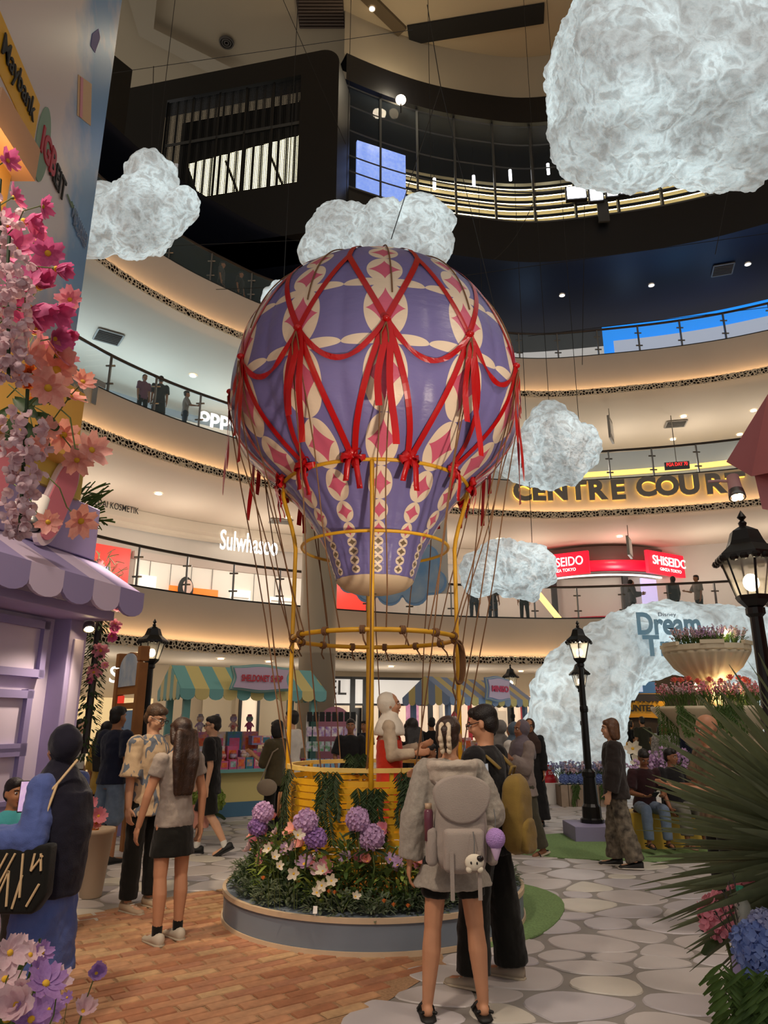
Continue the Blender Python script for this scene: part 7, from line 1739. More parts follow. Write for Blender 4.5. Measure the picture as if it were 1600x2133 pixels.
# 1. hoodie woman with backpack, seen from behind
hw = person('woman in grey hoodie and black shorts with a backpack, seen from behind', (gx(950, 4.62, 2100), 4.62, 0), .06, 1.62, True, 0, ('clip', M_hairD), {'m': grey, 'sleeve': 1.95, 'lo': -.19, 'flare': .235, 'inf': .034, 'wide': .012, 'fold': .03, 'name': 'hoodie'},
            {'kind': 'shorts', 'm': bk, 'len': .60, 'w': .006}, dict(SDL), ((.42, .10, -1), (.05, 1.0, .55)), ((.28, -.05, -1), (.12, .05, -1)), ((.10, 0, -1), (.08, -.03, -1)), ((.10, 0, -1), (.10, -.02, -1)), head=(-.35, .1), vox=.008)
g = MB(); pl_ = hw['pell']
for a in [PI+PI*k/8 for k in range(9)]: pass
g.loft([[Vector((.10*math.cos(a), -.035+.085*math.sin(a), pl_.z+.53)) for a in [2*PI*k/20 for k in range(20)]], [Vector((.155*math.cos(a), -.075+.115*math.sin(a), pl_.z+.50)) for a in [2*PI*k/20 for k in range(20)]], [Vector((.15*math.cos(a), -.10+.10*math.sin(a), pl_.z+.43)) for a in [2*PI*k/20 for k in range(20)]], [Vector((.07*math.cos(a), -.12+.07*math.sin(a), pl_.z+.36)) for a in [2*PI*k/20 for k in range(20)]]])
g.tube([Vector((.135*math.cos(a), -.07+.11*math.sin(a), pl_.z+.515)) for a in [2*PI*k/24 for k in range(24)]], .035, 8, closed=True); hw['fin'](g, 'hood', fabric('hood_pale', '#b5a798'), .008, .03)
def child_of(J, name, mb, m, smooth=True, **k): mb.xf(Matrix.Scale(J['s'], 4)); return mb.build(name, m, J['t'], smooth, **k)
g = MB(); hp = hw['hp']
CLIP = thing('claw_clip', 'cream fuzzy claw clip in the hoodie woman\'s hair', 'hair clip', hw['hc'], .06); g = MB(); Rh = hw['R']
for sd in (-1, 1):
    for k in range(5): c = Rh @ Vector((sd*(.026-.003*abs(k-2)), -.135+.012*abs(k-2), .075-.036*k)); g.ell(c, (.016, .016, .022), 8, 6)
    g.tube([Rh @ Vector((sd*.024, -.135+.012*abs(k-2), .08-.036*k)) for k in range(5)], .014, 7)
g.build('claw', mat('clip_cream', '#d8c4a8', .9), CLIP, True)
# backpack
BPK = thing('backpack', 'greige flap backpack worn over the grey hoodie', 'backpack', hw['pel']+Vector((.0, 0, 0)), .06); M_bp = fabric('greige', '#a1948a', c2='#988b82', vs=8)
def bagshape(c, sz, name, m, par, n=14):
    rows = []
    for i in range(n+1):
        q = -1+2*i/n; k = max(.02, (1-abs(q)**5))**.33; k *= 1-.10*max(0, q)
        rows.append([Vector((c[0]+sz[0]/2*k*math.copysign(abs(math.cos(a))**.55, math.cos(a)), c[1]+sz[1]/2*k*math.copysign(abs(math.sin(a))**.7, math.sin(a)), c[2]+sz[2]/2*q)) for a in [2*PI*j/28 for j in range(28)]])
    mb = MB(); mb.loft(rows); o = mb.build(name, m, par, True); d = o.modifiers.new('sub', 'SUBSURF'); d.levels = d.render_levels = 1
    d = o.modifiers.new('folds', 'DISPLACE'); d.texture = TEXF; d.strength = .02; d.mid_level = .5; d.texture_coords = 'GLOBAL'; return o
def rbox(c, sz, name, m, par, bev=.03):
    mb = MB(); mb.box(c, sz); o = mb.build(name, m, par, True); b = o.modifiers.new('b', 'BEVEL'); b.width = bev; b.segments = 4; return o
bagshape((.015, -.245, .16), (.30, .17, .48), 'main_bag', M_bp, BPK); rbox((.015, -.34, .06), (.23, .07, .22), 'front_pocket', M_bp, BPK, .03); rbox((-.155, -.25, .07), (.06, .11, .20), 'side_pocket', M_bp, BPK, .025); rbox((.185, -.25, .07), (.06, .11, .20), 'side_pocket', M_bp, BPK, .025)
P = [(.015+.165*math.cos(a)*(1 if math.sin(a) > 0 else 1.0), .36+(.09 if math.sin(a) > 0 else .17)*math.sin(a)) for a in [2*PI*k/28 for k in range(28)]]
mb = MB(); mb.prism(P, -.345, -.30); o = mb.build('flap', M_bp, BPK, True); b = o.modifiers.new('b', 'BEVEL'); b.width = .015; b.segments = 3; b.limit_method = 'ANGLE'
for x in (-.06, .09): mb = MB(); mb.box((x, -.385, -.06), (.022, .006, .24)); mb.build('strap', M_bp, BPK)
for sd in (-1, 1): mb = MB(); mb.tube([(sd*.10+.01, -.17, .38), (sd*.115, -.06, .46), (sd*.12, .06, .45), (sd*.13, .13, .34), (sd*.14, .08, .15), (sd*.13, -.12, .02)], .018, 8, flat=.5); mb.build('shoulder_strap', M_bp, BPK, True)
def keyring(label, p, kind):
    t = thing('bag_charm', label, 'charm', p)
    if kind == 'pom': mb = MB(); mb.ell((0, 0, 0), (.055, .05, .055), 14, 10); o = mb.build('pompom', mat('pom_lilac', '#b58fd0', 1, bump=1, bscale=160), t, True); mb = MB(); mb.cap((0, 0, -.05), (0, 0, -.10), .03, .012); mb.build('cone', mat('pom_tail', '#c4a8c8', .9), t, True)
    else: mb = MB(); mb.ell((0, 0, 0), (.052, .02, .042), 14, 10); mb.ell((-.03, 0, -.035), (.018, .015, .018)); mb.ell((.03, 0, -.035), (.018, .015, .018)); mb.build('face_plush', mat('plush_cream', '#ddd2bd', .9), t, True); mb = MB(); mb.ell((.03, -.012, .02), (.02, .012, .016)); mb.ell((-.02, -.019, .0), (.005, .004, .008)); mb.ell((.012, -.019, -.002), (.005, .004, .008)); mb.build('patch', M_eyeD, t, True)
    mb = MB(); mb.tube([(0, 0, .04), (.005, .01, .10), (0, .02, .15)], .003, 5); mb.build('cord', M_metal, t)
bp0 = T(*BPK.location) @ RZ(.06); keyring('fluffy lilac pompom charm on the backpack', bp0 @ Vector((.19, -.36, .12)), 'pom'); keyring('cream plush face charm with dark patch on the backpack', bp0 @ Vector((.06, -.405, .01)), 'plush')
t = thing('drink_bottle', 'dark pink drink bottle in the side pocket of the backpack', 'bottle', bp0 @ Vector((-.17, -.27, .10))); mb = MB(); mb.lathe([(.026, 0), (.026, .15), (.02, .165)], n=12); mb.build('bottle', mat('bottle_mauve', '#6a3a48', .2), t, True); mb = MB(); mb.lathe([(.02, .165), (.02, .195), (.001, .195)], n=12); mb.build('cap', mat('bottle_cap', '#b89a7c', .4), t, True)
def phone(label, p, d, up=(0, 0, 1), screen=None, s=1.0):
    d = nv(d); up = nv(up); up = (up-d*up.dot(d)).normalized(); x = up.cross(d); t = thing('smartphone', label, 'phone', (0, 0, 0)); t.matrix_world = basis(Vector(p), x, up, d)
    mb = MB(); mb.box((0, 0, 0), (.074*s, .152*s, .009)); mb.build('case', M_black, t, bevel=.004); mb = MB(); mb.box((0, 0, .0052), (.066*s, .140*s, .001)); mb.build('screen', screen or M_eyeD, t); return t
phone('phone held up by the hoodie woman', hw['hdR']+Vector((.0, .02, .05)), (-.3, -1, .3), (0, .3, 1), mat('phone_screen_grey', '#9aa0a8', .3, emit=.35))
# 2. man in black with olive backpack
mk = person('man in black with glasses and wide black trousers behind the hoodie woman', (gx(1030, 5.15, 2040), 5.15, 0), 1.0, 1.70, False, 0, ('short', M_hairB), {'m': bk2, 'sleeve': .95, 'inf': .026, 'lo': -.13, 'flare': .19, 'wide': .015}, {'kind': 'trousers', 'm': bk, 'w': .055, 'len': .985}, {'kind': 'shoe', 'm': mat('runner_beige', '#a39684', .6), 'sole': mat('sole_cream', '#b8aa92', .7), 'lace': SNW['lace']},
            ((.10, .02, -1), (.05, .12, -1)), ((.25, .3, -1), (.1, 1, .5)), ((.12, -.05, -1), (.06, -.08, -1)), ((.12, .14, -1), (.06, .02, -1)), head=(.15, -.25), vox=.009, specs=True)
OB = thing('backpack', 'olive yellow backpack on the man in black', 'backpack', mk['pel'], 1.0); M_ol = fabric('olive_yellow', '#8a7034', c2='#7a6230', vs=8)
bagshape((.0, -.21, .12), (.26, .16, .50), 'main_bag', M_ol, OB); bagshape((0, -.28, -.01), (.20, .07, .22), 'front_pocket', M_ol, OB)
mb = MB(); mb.tube([(-.03, -.18, .36), (-.03, -.2, .41), (.03, -.2, .41), (.03, -.18, .36)], .01, 6); mb.build('grab_handle', M_ol, OB, True)
for sd in (-1, 1): mb = MB(); mb.tube([(sd*.11, -.15, .40), (sd*.12, -.05, .485), (sd*.125, .08, .46), (sd*.14, .15, .32), (sd*.15, .08, .08), (sd*.13, -.14, -.05)], .026, 8, flat=.4); mb.build('shoulder_strap', M_ol, OB, True)
# 3. dark-hijab woman in blue coat
dh = person('woman in navy hijab and long blue coat holding up a phone', (-1.80, 4.2, 0), 1.35, 1.56, True, 0, ('hijab', fabric('navy_hijab', '#1a1826'), .22, -.12), {'kind': 'coat', 'm': fabric('coat_blue', '#5767a2', c2='#4e5d96', vs=6), 'hem': .34, 'flare': .24, 'sleeve': 1.92, 'inf': .03, 'wide': .02, 'name': 'coat', 'fold': .03}, {'kind': 'trousers', 'm': white, 'w': .02}, SNW,
            ((.12, .2, -1), (.05, 1, .45)), ((.22, -.10, -1), (.10, 1, .02)), head=(-.45, -.1), vox=.009)
phone('phone showing a pink picture held up by the navy-hijab woman', dh['hdR']+Vector((.0, -.03, .05)), (.3, -1, .05), (0, 0, 1), mat('phone_screen_pink', '#c8a8d8', .3, emit=.5, c2='#e8d0e0', vscale=30), 1.15)
TT = thing('tote_bag', 'black tote bag with cream lettering strokes on the navy-hijab woman\'s arm', 'bag', at(52, 1765, 3.98)); mb = MB(); P = [(-.15, 0), (.15, .02), (.155, -.22), (.10, -.30), (-.12, -.30), (-.19, -.24)]; mb.prism(P, -.05, .05); o = mb.build('bag_body', bk, TT, True); b = o.modifiers.new('b', 'BEVEL'); b.width = .02; b.segments = 3
for (x0, z0, x1, z1) in ((-.16, -.25, -.06, -.02), (-.13, -.27, -.02, -.02), (-.10, -.27, -.04, -.10), (-.04, -.10, -.03, -.26), (.02, -.02, .03, -.22), (.03, -.12, .0, -.27), (.08, -.02, .07, -.10), (.07, -.10, .12, -.03), (.12, -.16, .07, -.26), (.11, -.02, .12, -.1)):
    mb = MB(); mb.tube([(x0, -.055, z0), (x1, -.055, z1)], .006, 5); mb.build('printed_stroke', mat('stroke_cream', '#d8b98c', .7), TT)
for sd in (-.06, .06): mb = MB(); mb.tube([(sd, 0, 0), (sd*.9+.02, .02, .14), (.10, .06, .30), (.17, .12, .42)], .007, 6); mb.build('handle', mat('stroke_cream', '#d8b98c', .7), TT)
# 4. boy in teal
person('boy in teal shirt with face mask strap at the left edge', (-2.36, 4.85, 0), -2.4, 1.24, False, 1, ('short', M_hairB), {'m': fabric('teal', '#4aa0a4'), 'sleeve': .8, 'inf': .02}, {'kind': 'trousers', 'm': fabric('brown', '#2c221c')}, SNB, vox=.010, head=(.2, 0))
# 5-7. group at the sign board
person('man in navy polo and denim shorts walking away by the sign board', (gx(215, 9.1, 1790), 9.1, 0), -.5, 1.76, False, 1, ('short', M_hairB), {'m': navy, 'sleeve': .8, 'inf': .03, 'lo': -.06, 'flare': .17}, {'kind': 'shorts', 'm': denim, 'len': 1.05, 'w': .03}, SNB, ((.25, -.1, -1), (.0, .3, -1)), ((.3, .1, -1), (.1, .5, -1)), vox=.012, face_on=False)
person('dark-haired woman in yellow half hidden by the navy polo man', (gx(172, 8.95, 1790), 9.3, 0), -.2, 1.58, True, 1, ('long', M_hairB), {'m': fabric('mustard', '#a88438'), 'sleeve': 1.0, 'inf': .02}, {'kind': 'trousers', 'm': bk, 'w': .02}, SNB, vox=.013, face_on=False)
person('shop assistant in white blouse and black skirt far behind the sign board', (gx(152, 13.6, 1650), 13.6, 0), -1.6, 1.62, True, 3, ('bun', M_hairB), {'m': white, 'sleeve': 1.4, 'inf': .025}, {'kind': 'skirt', 'm': bk, 'len': 1.4, 'w': .2}, SNB, vox=.015)
# 8-9. couple
def leafshirt():
    m = fabric('leaf_print', '#cbb394'); nt = m.node_tree; b = nt.nodes['Principled BSDF']; tc = nt.nodes.new('ShaderNodeTexCoord'); mp = nt.nodes.new('ShaderNodeMapping'); mp.inputs['Scale'].default_value = (15, 15, 6.5); mp.inputs['Rotation'].default_value = (.3, .5, 0); n = nt.nodes.new('ShaderNodeTexNoise'); n.inputs['Scale'].default_value = 1.0; n.inputs['Detail'].default_value = 0; n.inputs['Distortion'].default_value = 1.2
    r = nt.nodes.new('ShaderNodeValToRGB'); r.color_ramp.interpolation = 'CONSTANT'; r.color_ramp.elements[0].color = (*lin('#cdb493'), 1); r.color_ramp.elements[1].position = .54; r.color_ramp.elements[1].color = (*lin('#6d7684'), 1)
    nt.links.new(tc.outputs['Object'], mp.inputs[0]); nt.links.new(mp.outputs[0], n.inputs['Vector']); nt.links.new(n.outputs['Fac'], r.inputs[0]); nt.links.new(r.outputs[0], b.inputs['Base Color']); return m
cm = person('man in glasses and cream leaf-print shirt holding a black power bank', (gx(288, 7.0, 1890), 7.0, 0), -2.15, 1.74, False, 3, ('short', M_hairL), {'m': leafshirt(), 'sleeve': 1.0, 'inf': .024, 'lo': -.14, 'flare': .175, 'wide': .022}, {'kind': 'trousers', 'm': bk, 'w': .022, 'len': .94}, {'kind': 'shoe', 'm': mat('canvas_beige', '#b39c80', .8), 'sole': SNW['sole'], 'lace': SNW['lace']},
            ((.12, .02, -1), (.03, .1, -1)), ((.12, .1, -1), (-.2, 1, .22)), head=(.25, -.38), vox=.009, specs=True)
phone('black power bank in the hand of the leaf-print shirt man', cm['hdL']+Vector((0, -.01, .03)), (.1, -.4, 1), (1, -.3, -.2), None, 1.0)
cw = person('woman with long dark hair in grey tee and black mini shorts', (gx(345, 6.05, 1950), 6.05, 0), .75, 1.61, True, 0, ('long', M_hairD, .34), {'m': fabric('grey_tee', '#95897f', c2='#8a7e74', vs=30), 'sleeve': .45, 'inf': .016, 'lo': -.05, 'flare': .16}, {'kind': 'skirt', 'm': bk, 'len': .66, 'w': .192}, SNWb, ((.30, -.02, -1), (.10, .16, -1)), ((.30, .12, -1), (.12, .25, -1)), ((.03, .03, -1), (.0, -.03, -1)), ((.03, -.05, -1), (.0, -.06, -1)), head=(.25, -.2), vox=.009, face_on=False)
t = thing('paper_bag', 'pink-orange paper bag behind the long-haired woman', 'bag', onz(395, 1790)+Vector((0, .4, .30))); mb = MB(); mb.add([(-.1, -.05, 0), (.1, -.05, 0), (.1, .05, 0), (-.1, .05, 0), (-.13, -.06, .26), (.13, -.06, .30), (.13, .06, .30), (-.13, .06, .26)], [(3, 2, 1, 0), (0, 1, 5, 4), (1, 2, 6, 5), (2, 3, 7, 6), (3, 0, 4, 7)]); mb.build('bag', mat('paper_pink', '#c88a78', .8), t)
mb = MB(); mb.tube([(-.05, 0, .28), (0, 0, .42), (.05, 0, .28)], .005, 5); mb.build('handle', mat('paper_pink', '#c88a78', .8), t)
# 10. walker
wk_ = person('man in black tee and shorts striding left past the turquoise stall', (gx(428, 9.66, 1780), 9.66, 0), 1.57, 1.67, False, 3, ('short', M_hairB), {'m': bk2, 'sleeve': .8, 'inf': .028, 'lo': -.16, 'flare': .18}, {'kind': 'shorts', 'm': bk, 'len': .98, 'w': .025}, SNBs, ((.14, .30, -1), (.0, .5, -1)), ((.12, -.15, -1), (.0, .12, -1)), ((.03, .30, -1), (0, .05, -1)), ((.03, -.12, -1), (0, -.62, -1)), head=(.1, -.1), vox=.011, specs=True)
# 11-12 behind the basket at left
person('man in white shirt standing left of the basket', (gx(603, 11.0, 1650), 11.0, 0), 1.2, 1.74, False, 3, ('short', M_hairB), {'m': white, 'sleeve': .7, 'inf': .03}, {'kind': 'trousers', 'm': bk, 'w': .02}, SNB, ((.1, 0, -1), (.0, .1, -1)), vox=.013, face_on=False)
ow = person('person in olive vest with beige crossbody bag beside the basket', (gx(572, 10.6, 1650), 10.6, 0), 1.0, 1.60, True, 0, ('bob', M_hairB), {'m': fabric('olive_vest', '#4f4630'), 'sleeve': 1.2, 'inf': .03, 'lo': -.12}, {'kind': 'trousers', 'm': bk, 'w': .03}, SNB, ((.1, .3, -1), (-.1, 1, .3)), ((.1, .3, -1), (-.1, 1, .5)), vox=.013, face_on=False)
t = thing('crossbody_bag', 'beige crossbody bag on the olive vest person', 'bag', at(556, 1640, 10.35)); mb = MB(); mb.ell((0, 0, 0), (.14, .06, .11), 14, 10); mb.build('pouch', fabric('bag_beige', '#8f806e'), t, True); mb = MB(); mb.tube([(-.1, 0, .05), (.05, .06, .45), (.12, .1, .5)], .01, 6); mb.build('strap', fabric('bag_beige', '#8f806e'), t)
person('man in black printed tee sitting behind the basket', (gx(730, 12.3, 1550), 12.3, 0), PI, 1.62, False, 2, ('short', M_hairB), {'m': bk2, 'sleeve': .9, 'inf': .03}, {'kind': 'trousers', 'm': bk}, SNB, ((.3, .1, -1), (-.2, .6, -1)), ((.3, .1, -1), (-.2, .6, -1)), vox=.014)
# 14. woman in the basket
person('woman in cream hijab and red pinafore dress standing in the basket', (AX+.14, AY+.05, .30), -1.6, 1.55, True, 0, ('hijab', fabric('cream_hijab', '#e2d8c6'), .06), {'m': fabric('cream_inner', '#c0ad94'), 'sleeve': 1.95, 'inf': .014, 'name': 'blouse'}, None, SNW, ((.15, .1, -1), (-.1, 1, .1)), ((.15, .3, -1), (-.1, 1, .3)), head=(0, .05), vox=.010, extra={'m': fabric('red_dress', '#c43420'), 'hem': .45, 'w': .27})
# 15-. people around the far side of the basket
person('dark-haired woman lifting a hand behind the basket', (gx(858, 8.9, 1550), 8.9, 0), .3, 1.62, True, 0, ('long', M_hairB), {'m': bk2, 'sleeve': .6, 'inf': .02}, {'kind': 'trousers', 'm': bk}, SNB, vox=.012, face_on=False)
person('boy with short dark hair behind the right basket rim', (gx(893, 8.2, 1600), 8.2, 0), -1.2, 1.36, False, 2, ('short', M_hairB), {'m': fabric('tan_tee', '#8a7458'), 'sleeve': .7}, {'kind': 'trousers', 'm': bk}, SNB, vox=.012)
for px, d, r_, h, f_, lab, mm in ((900, 15.0, 0, 1.66, False, 'man in black near the blue stall seen over the boy', bk2), (760, 16.0, 2.5, 1.6, False, 'far shopper in dark clothes left of the red dress', navy), (1030, 18.5, PI, 1.72, False, 'stall keeper in black behind the blue stall counter', bk2), (935, 14.0, .4, 1.62, True, 'dark-haired shopper behind the hoodie woman', bk), (1125, 19.5, 2.6, 1.6, True, 'far shopper in dark dress near the arch foot', bk2)):
    person(lab, (gx(px, d, 1560), d, 0), r_, h, f_, 1, ('short' if not f_ else 'long', M_hairB), {'m': mm, 'sleeve': .7}, {'kind': 'trousers', 'm': bk}, SNB, vox=.016)
# 20-23 hijab group
gh = person('woman in grey hijab and pale top carrying a drink cup', (gx(1100, 9.6, 1780), 9.6, 0), 1.95, 1.60, True, 2, ('hijab', fabric('grey_hijab', '#6a5f66'), .14), {'m': fabric('dusty_pink', '#8f8078', c2='#857670', vs=8), 'sleeve': 1.9, 'inf': .034, 'lo': -.16, 'flare': .20, 'wide': .015}, {'kind': 'trousers', 'm': fabric('olive_trouser', '#4a4638'), 'w': .03}, dict(SDL, sole=mat('sole_cream', '#b8aa92', .7)), ((.05, .3, -1), (-.1, 1, .75)), ((.1, .3, -1), (-.1, 1, .6)), ((.05, .12, -1), (.02, .02, -1)), ((.05, -.10, -1), (.02, -.30, -1)), head=(.1, 0), vox=.011)
t = thing('drink_cup', 'pale takeaway cup held by the grey-hijab woman', 'cup', gh['hdR']+Vector((-.03, -.03, .0))); mb = MB(); mb.lathe([(.03, -.06), (.042, .06), (.044, .065), (.001, .07)], n=14); mb.build('cup', mat('cup_pale', '#cfc4bc', .5), t, True); mb = MB(); mb.tube([(0, 0, .06), (.01, 0, .15)], .005, 5); mb.build('straw', M_red, t)
person('woman in brown hijab and black abaya near the red display stand', (gx(1108, 12.2, 1600), 12.2, 0), 2.9, 1.62, True, 1, ('hijab', fabric('brown_hijab', '#3d2c26'), .2), {'kind': 'coat', 'm': bk2, 'hem': .1, 'flare': .27, 'sleeve': 1.9, 'inf': .03}, None, SNB, vox=.014, specs=True)
person('woman in pale grey hijab seen from behind at the blue stall', (gx(1046, 11.2, 1600), 11.2, 0), .2, 1.60, True, 1, ('hijab', fabric('palegrey_hijab', '#77726e'), .3, -.05), {'kind': 'coat', 'm': bk2, 'hem': .2, 'flare': .25, 'sleeve': 1.9, 'inf': .025}, None, SNB, vox=.014, face_on=False)
person('woman in blue-grey hijab and white top at the blue stall', (gx(1073, 10.9, 1600), 10.9, 0), .9, 1.57, True, 1, ('hijab', fabric('bluegrey_hijab', '#52606e'), .22), {'m': white, 'sleeve': 1.9, 'inf': .03, 'lo': -.15}, {'kind': 'trousers', 'm': denim}, SNB, vox=.014, face_on=False)
# 24 camo
camo = mat('fabric_camo', '#857a68', .9, c2='#2c2620', vscale=15, bump=.3, bscale=120)
person('brown-haired person in dark jacket and baggy camouflage trousers', (gx(1298, 8.85, 1810), 8.85, 0), 1.35, 1.62, True, 3, ('bob', M_hairBr), {'m': fabric('jacket_dark', '#2a2320'), 'sleeve': 1.92, 'inf': .042, 'lo': -.12, 'flare': .20, 'wide': .025, 'fold': .03, 'name': 'jacket'}, {'kind': 'trousers', 'm': camo, 'w': .055, 'len': .97, 'fold': .035}, {'kind': 'shoe', 'm': mat('clog_black', '#1c1a18', .5), 'sole': mat('clog_white', '#cfc8bc', .6)}, ((.18, .05, -1), (.02, .2, -1)), ((.18, .1, -1), (0, .3, -1)), ((.07, .12, -1), (.03, .05, -1)), ((.07, -.10, -1), (.03, -.25, -1)), head=(.1, 0), vox=.011)
# 25-26 seated boys
SIT = ((.10, 1, -.06), (.02, .05, -1))
b1 = person('boy in dark striped shirt sitting on the yellow bench looking at his phone', (gx(1348, 10.1, 1720), 10.1, 0), PI, 1.50, False, 2, ('short', M_hairB), {'m': fabric('dark_stripe', '#1d1316', c2='#3a1a1c', vs=5), 'sleeve': .8, 'inf': .026}, {'kind': 'trousers', 'm': denim, 'w': .015}, SDL, ((.25, .2, -1), (-.5, 1, -.1)), ((.25, .2, -1), (-.5, 1, -.1)), SIT, SIT, lean=(0, .22), head=(0, -.55), vox=.011, seat=.44)
phone('phone in the hands of the seated boy in dark stripes', (b1['hdR']+b1['hdL'])/2+Vector((0, -.01, .03)), (0, .5, 1), (0, -1, .2), mat('phone_screen_dim', '#6f7a88', .3, emit=.3))
b2 = person('boy in black tee with white print sitting on the yellow bench', (gx(1412, 10.05, 1720), 10.05, 0), PI+.2, 1.50, False, 2, ('short', M_hairB), {'m': bk2, 'sleeve': .85, 'inf': .03}, {'kind': 'trousers', 'm': fabric('khaki_pale', '#6f6c60'), 'w': .03, 'len': .8}, SDT, ((.15, .25, -1), (.0, .7, -1)), ((.2, .1, -1), (.0, .6, -1)), SIT, SIT, head=(.55, -.05), vox=.011, seat=.44)
# 27-30 further right
person('woman in white printed blouse smiling beside the urn planter', (gx(1387, 13.2, 1560), 13.2, 0), 2.9, 1.60, True, 2, ('long', M_hairB, .15), {'m': mat('fabric_print_white', '#b8b2ac', .9, c2='#55504c', vscale=40), 'sleeve': 1.6, 'inf': .03, 'lo': -.14}, {'kind': 'trousers', 'm': bk}, SNB, vox=.014, specs=True)
person('person in dark navy turned away behind the urn planter', (gx(1428, 13.6, 1560), 13.6, 0), .4, 1.66, False, 1, ('short', M_hairB), {'m': navy, 'sleeve': .8, 'inf': .03}, {'kind': 'trousers', 'm': bk}, SNB, vox=.015, face_on=False)
person('bald man in patterned brown shirt behind the spiky palm', (gx(1480, 6.2, 1560), 6.2, 0), 1.6, 1.64, False, 0, ('bald', None), {'m': mat('fabric_brown_print', '#8a7458', .9, c2='#3f3228', vscale=16), 'sleeve': .8, 'inf': .03}, {'kind': 'trousers', 'm': bk}, SNB, ((.1, .3, -1), (-.3, 1, .1)), ((.1, .3, -1), (-.3, 1, .1)), head=(0, -.2), vox=.011)
person('counter worker with dark hair at the yellow redemption counter', (gx(1316, 21.0, 1550), 21.0, 0), -1.4, 1.62, True, 1, ('long', M_hairB), {'m': bk2, 'sleeve': .7}, {'kind': 'trousers', 'm': bk}, SNB, vox=.018)
person('visitor in dark olive seen from behind at the redemption counter', (gx(1342, 20.4, 1550), 20.4, 0), .1, 1.70, False, 1, ('short', M_hairB), {'m': fabric('dark_olive', '#2e2a1c'), 'sleeve': .7}, {'kind': 'trousers', 'm': bk}, SNB, vox=.018, face_on=False)
# ---- people on the galleries
def gal(label, px, z, off, rz, H, f_, hair, tm, bm_, **k):
    p, n = wallpt(px, 900, off); person(label, (p.x, p.y, z), rz, H, f_, k.pop('skin', 1), hair, tm, bm_, SNB, vox=.018, group='people on the galleries', **k)
LEAN = ((.2, .5, -1), (-.1, 1, .1))
gal('woman in pink with a dark shoulder bag at the second gallery rail', 290, 10.17, .75, -2.4, 1.58, True, ('bun', M_hairB), {'m': fabric('mauve', '#7a4a62'), 'sleeve': .8}, {'kind': 'trousers', 'm': bk})
gal('man in black cap and shorts at the second gallery rail', 325, 10.17, .75, .4, 1.74, False, ('short', M_hairB), {'m': bk2, 'sleeve': .8, 'inf': .03}, {'kind': 'shorts', 'm': bk, 'len': 1.0, 'w': .03}, face_on=False)
gal('person in grey shirt and jeans leaning at the second gallery rail', 382, 10.17, .8, -1.2, 1.60, True, ('short', M_hairB), {'m': fabric('grey_shirt', '#8a8278'), 'sleeve': 1.0}, {'kind': 'trousers', 'm': fabric('jeans_dark', '#2a3442')}, armR=LEAN)
gal('person in cap standing at the dark third gallery rail', 437, 15.37, .8, -1.6, 1.70, False, ('short', M_hairB), {'m': fabric('dim_grey', '#4a4844'), 'sleeve': .9}, {'kind': 'trousers', 'm': bk})
gal('person in dark shirt at the third gallery rail', 480, 15.37, .8, -1.9, 1.66, False, ('short', M_hairB), {'m': bk2, 'sleeve': .9}, {'kind': 'trousers', 'm': bk})
gal('left person in jeans on the first gallery behind the lowest cloud', 975, 4.97, .9, PI, 1.68, False, ('short', M_hairB), {'m': fabric('slate', '#3a4450'), 'sleeve': .9}, {'kind': 'trousers', 'm': fabric('jeans_dark', '#2a3442')})
gal('middle person in jeans on the first gallery behind the lowest cloud', 1012, 4.97, .8, PI+.4, 1.68, False, ('short', M_hairB), {'m': bk2, 'sleeve': .9}, {'kind': 'trousers', 'm': fabric('jeans_dark', '#2a3442')}, legR=((.2, .1, -1), (.05, 0, -1)))
gal('right person in black on the first gallery behind the lowest cloud', 1072, 4.97, .8, PI-.4, 1.70, False, ('short', M_hairB), {'m': bk2, 'sleeve': .9}, {'kind': 'trousers', 'm': bk})
gal('woman in grey jacket leaning on the first gallery rail before the red kiosk', 1283, 4.97, .75, -1.9, 1.62, True, ('hijab', fabric('dark_hijab', '#2c2622'), .12), {'m': fabric('jacket_grey', '#55565c'), 'sleeve': 1.9, 'inf': .035}, {'kind': 'trousers', 'm': bk}, armR=LEAN, armL=LEAN)
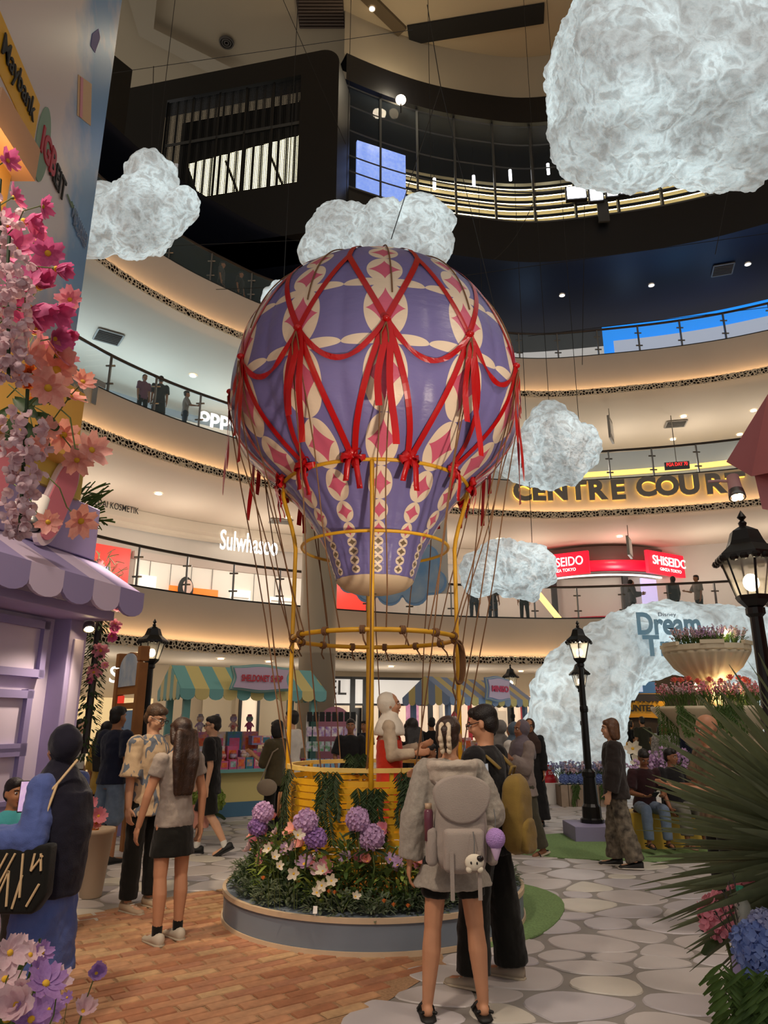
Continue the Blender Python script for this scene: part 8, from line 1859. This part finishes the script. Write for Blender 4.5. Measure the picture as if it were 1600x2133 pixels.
gal('person in dark hooded jacket at the first gallery rail before the lilac screen', 1365, 4.97, .75, .3, 1.68, True, ('hijab', fabric('hood_dark', '#4a4442'), .12), {'m': fabric('jacket_charcoal', '#2c2c2e'), 'sleeve': 1.9, 'inf': .04}, {'kind': 'trousers', 'm': bk}, face_on=False)
gal('person in cap and grey tee with crossbody bag at the first gallery rail', 1412, 4.97, .8, 1.7, 1.70, False, ('short', M_hairB), {'m': fabric('grey_shirt', '#8a8278'), 'sleeve': .9, 'inf': .03}, {'kind': 'trousers', 'm': bk}, armR=LEAN)
gal('girl in white skirt and mauve vest at the first gallery rail', 1522, 4.97, .9, 2.4, 1.58, True, ('long', M_hairB), {'m': fabric('mauve_vest', '#6d4a58'), 'sleeve': 1.6}, {'kind': 'skirt', 'm': white, 'len': .7, 'w': .24}, armR=((.5, .5, -.7), (.2, 1, .5)))
gal('person in black sitting far right on the first gallery', 1583, 4.97, 1.6, 2.0, 1.6, False, ('short', M_hairB), {'m': bk2, 'sleeve': .9}, {'kind': 'trousers', 'm': bk}, seat=.42, legR=SIT, legL=SIT)

# ------------------------------------------------------------------ labels of look-alikes: told apart by their place in the row
bpy.context.view_layer.update()
def ordinal(n): return '%d%s' % (n, 'th' if 10 <= n % 100 <= 20 else {1: 'st', 2: 'nd', 3: 'rd'}.get(n % 10, 'th'))
def scr(p):
    q = p-Vector((0, 0, CAMZ)); d = q.y*math.cos(PITCH)+q.z*math.sin(PITCH); v = -q.y*math.sin(PITCH)+q.z*math.cos(PITCH)
    return 800+FPX*q.x/d, 1066.5-FPX*v/d
same = {}
for o in COL.objects:
    if o.parent is None and o.get('label'): same.setdefault(o['label'], []).append(o)
for lab, os_ in same.items():
    if len(os_) < 2: continue
    ps = [(scr(o.matrix_world.translation), o) for o in os_]
    xs = [p[0][0] for p in ps]; ys = [p[0][1] for p in ps]; vert = (max(ys)-min(ys)) > 1.3*(max(xs)-min(xs))
    ps.sort(key=lambda p: p[0][1] if vert else p[0][0])
    for i, (_, o) in enumerate(ps): o['label'] = lab+', '+ordinal(i+1)+(' from the top' if vert else ' from the left')
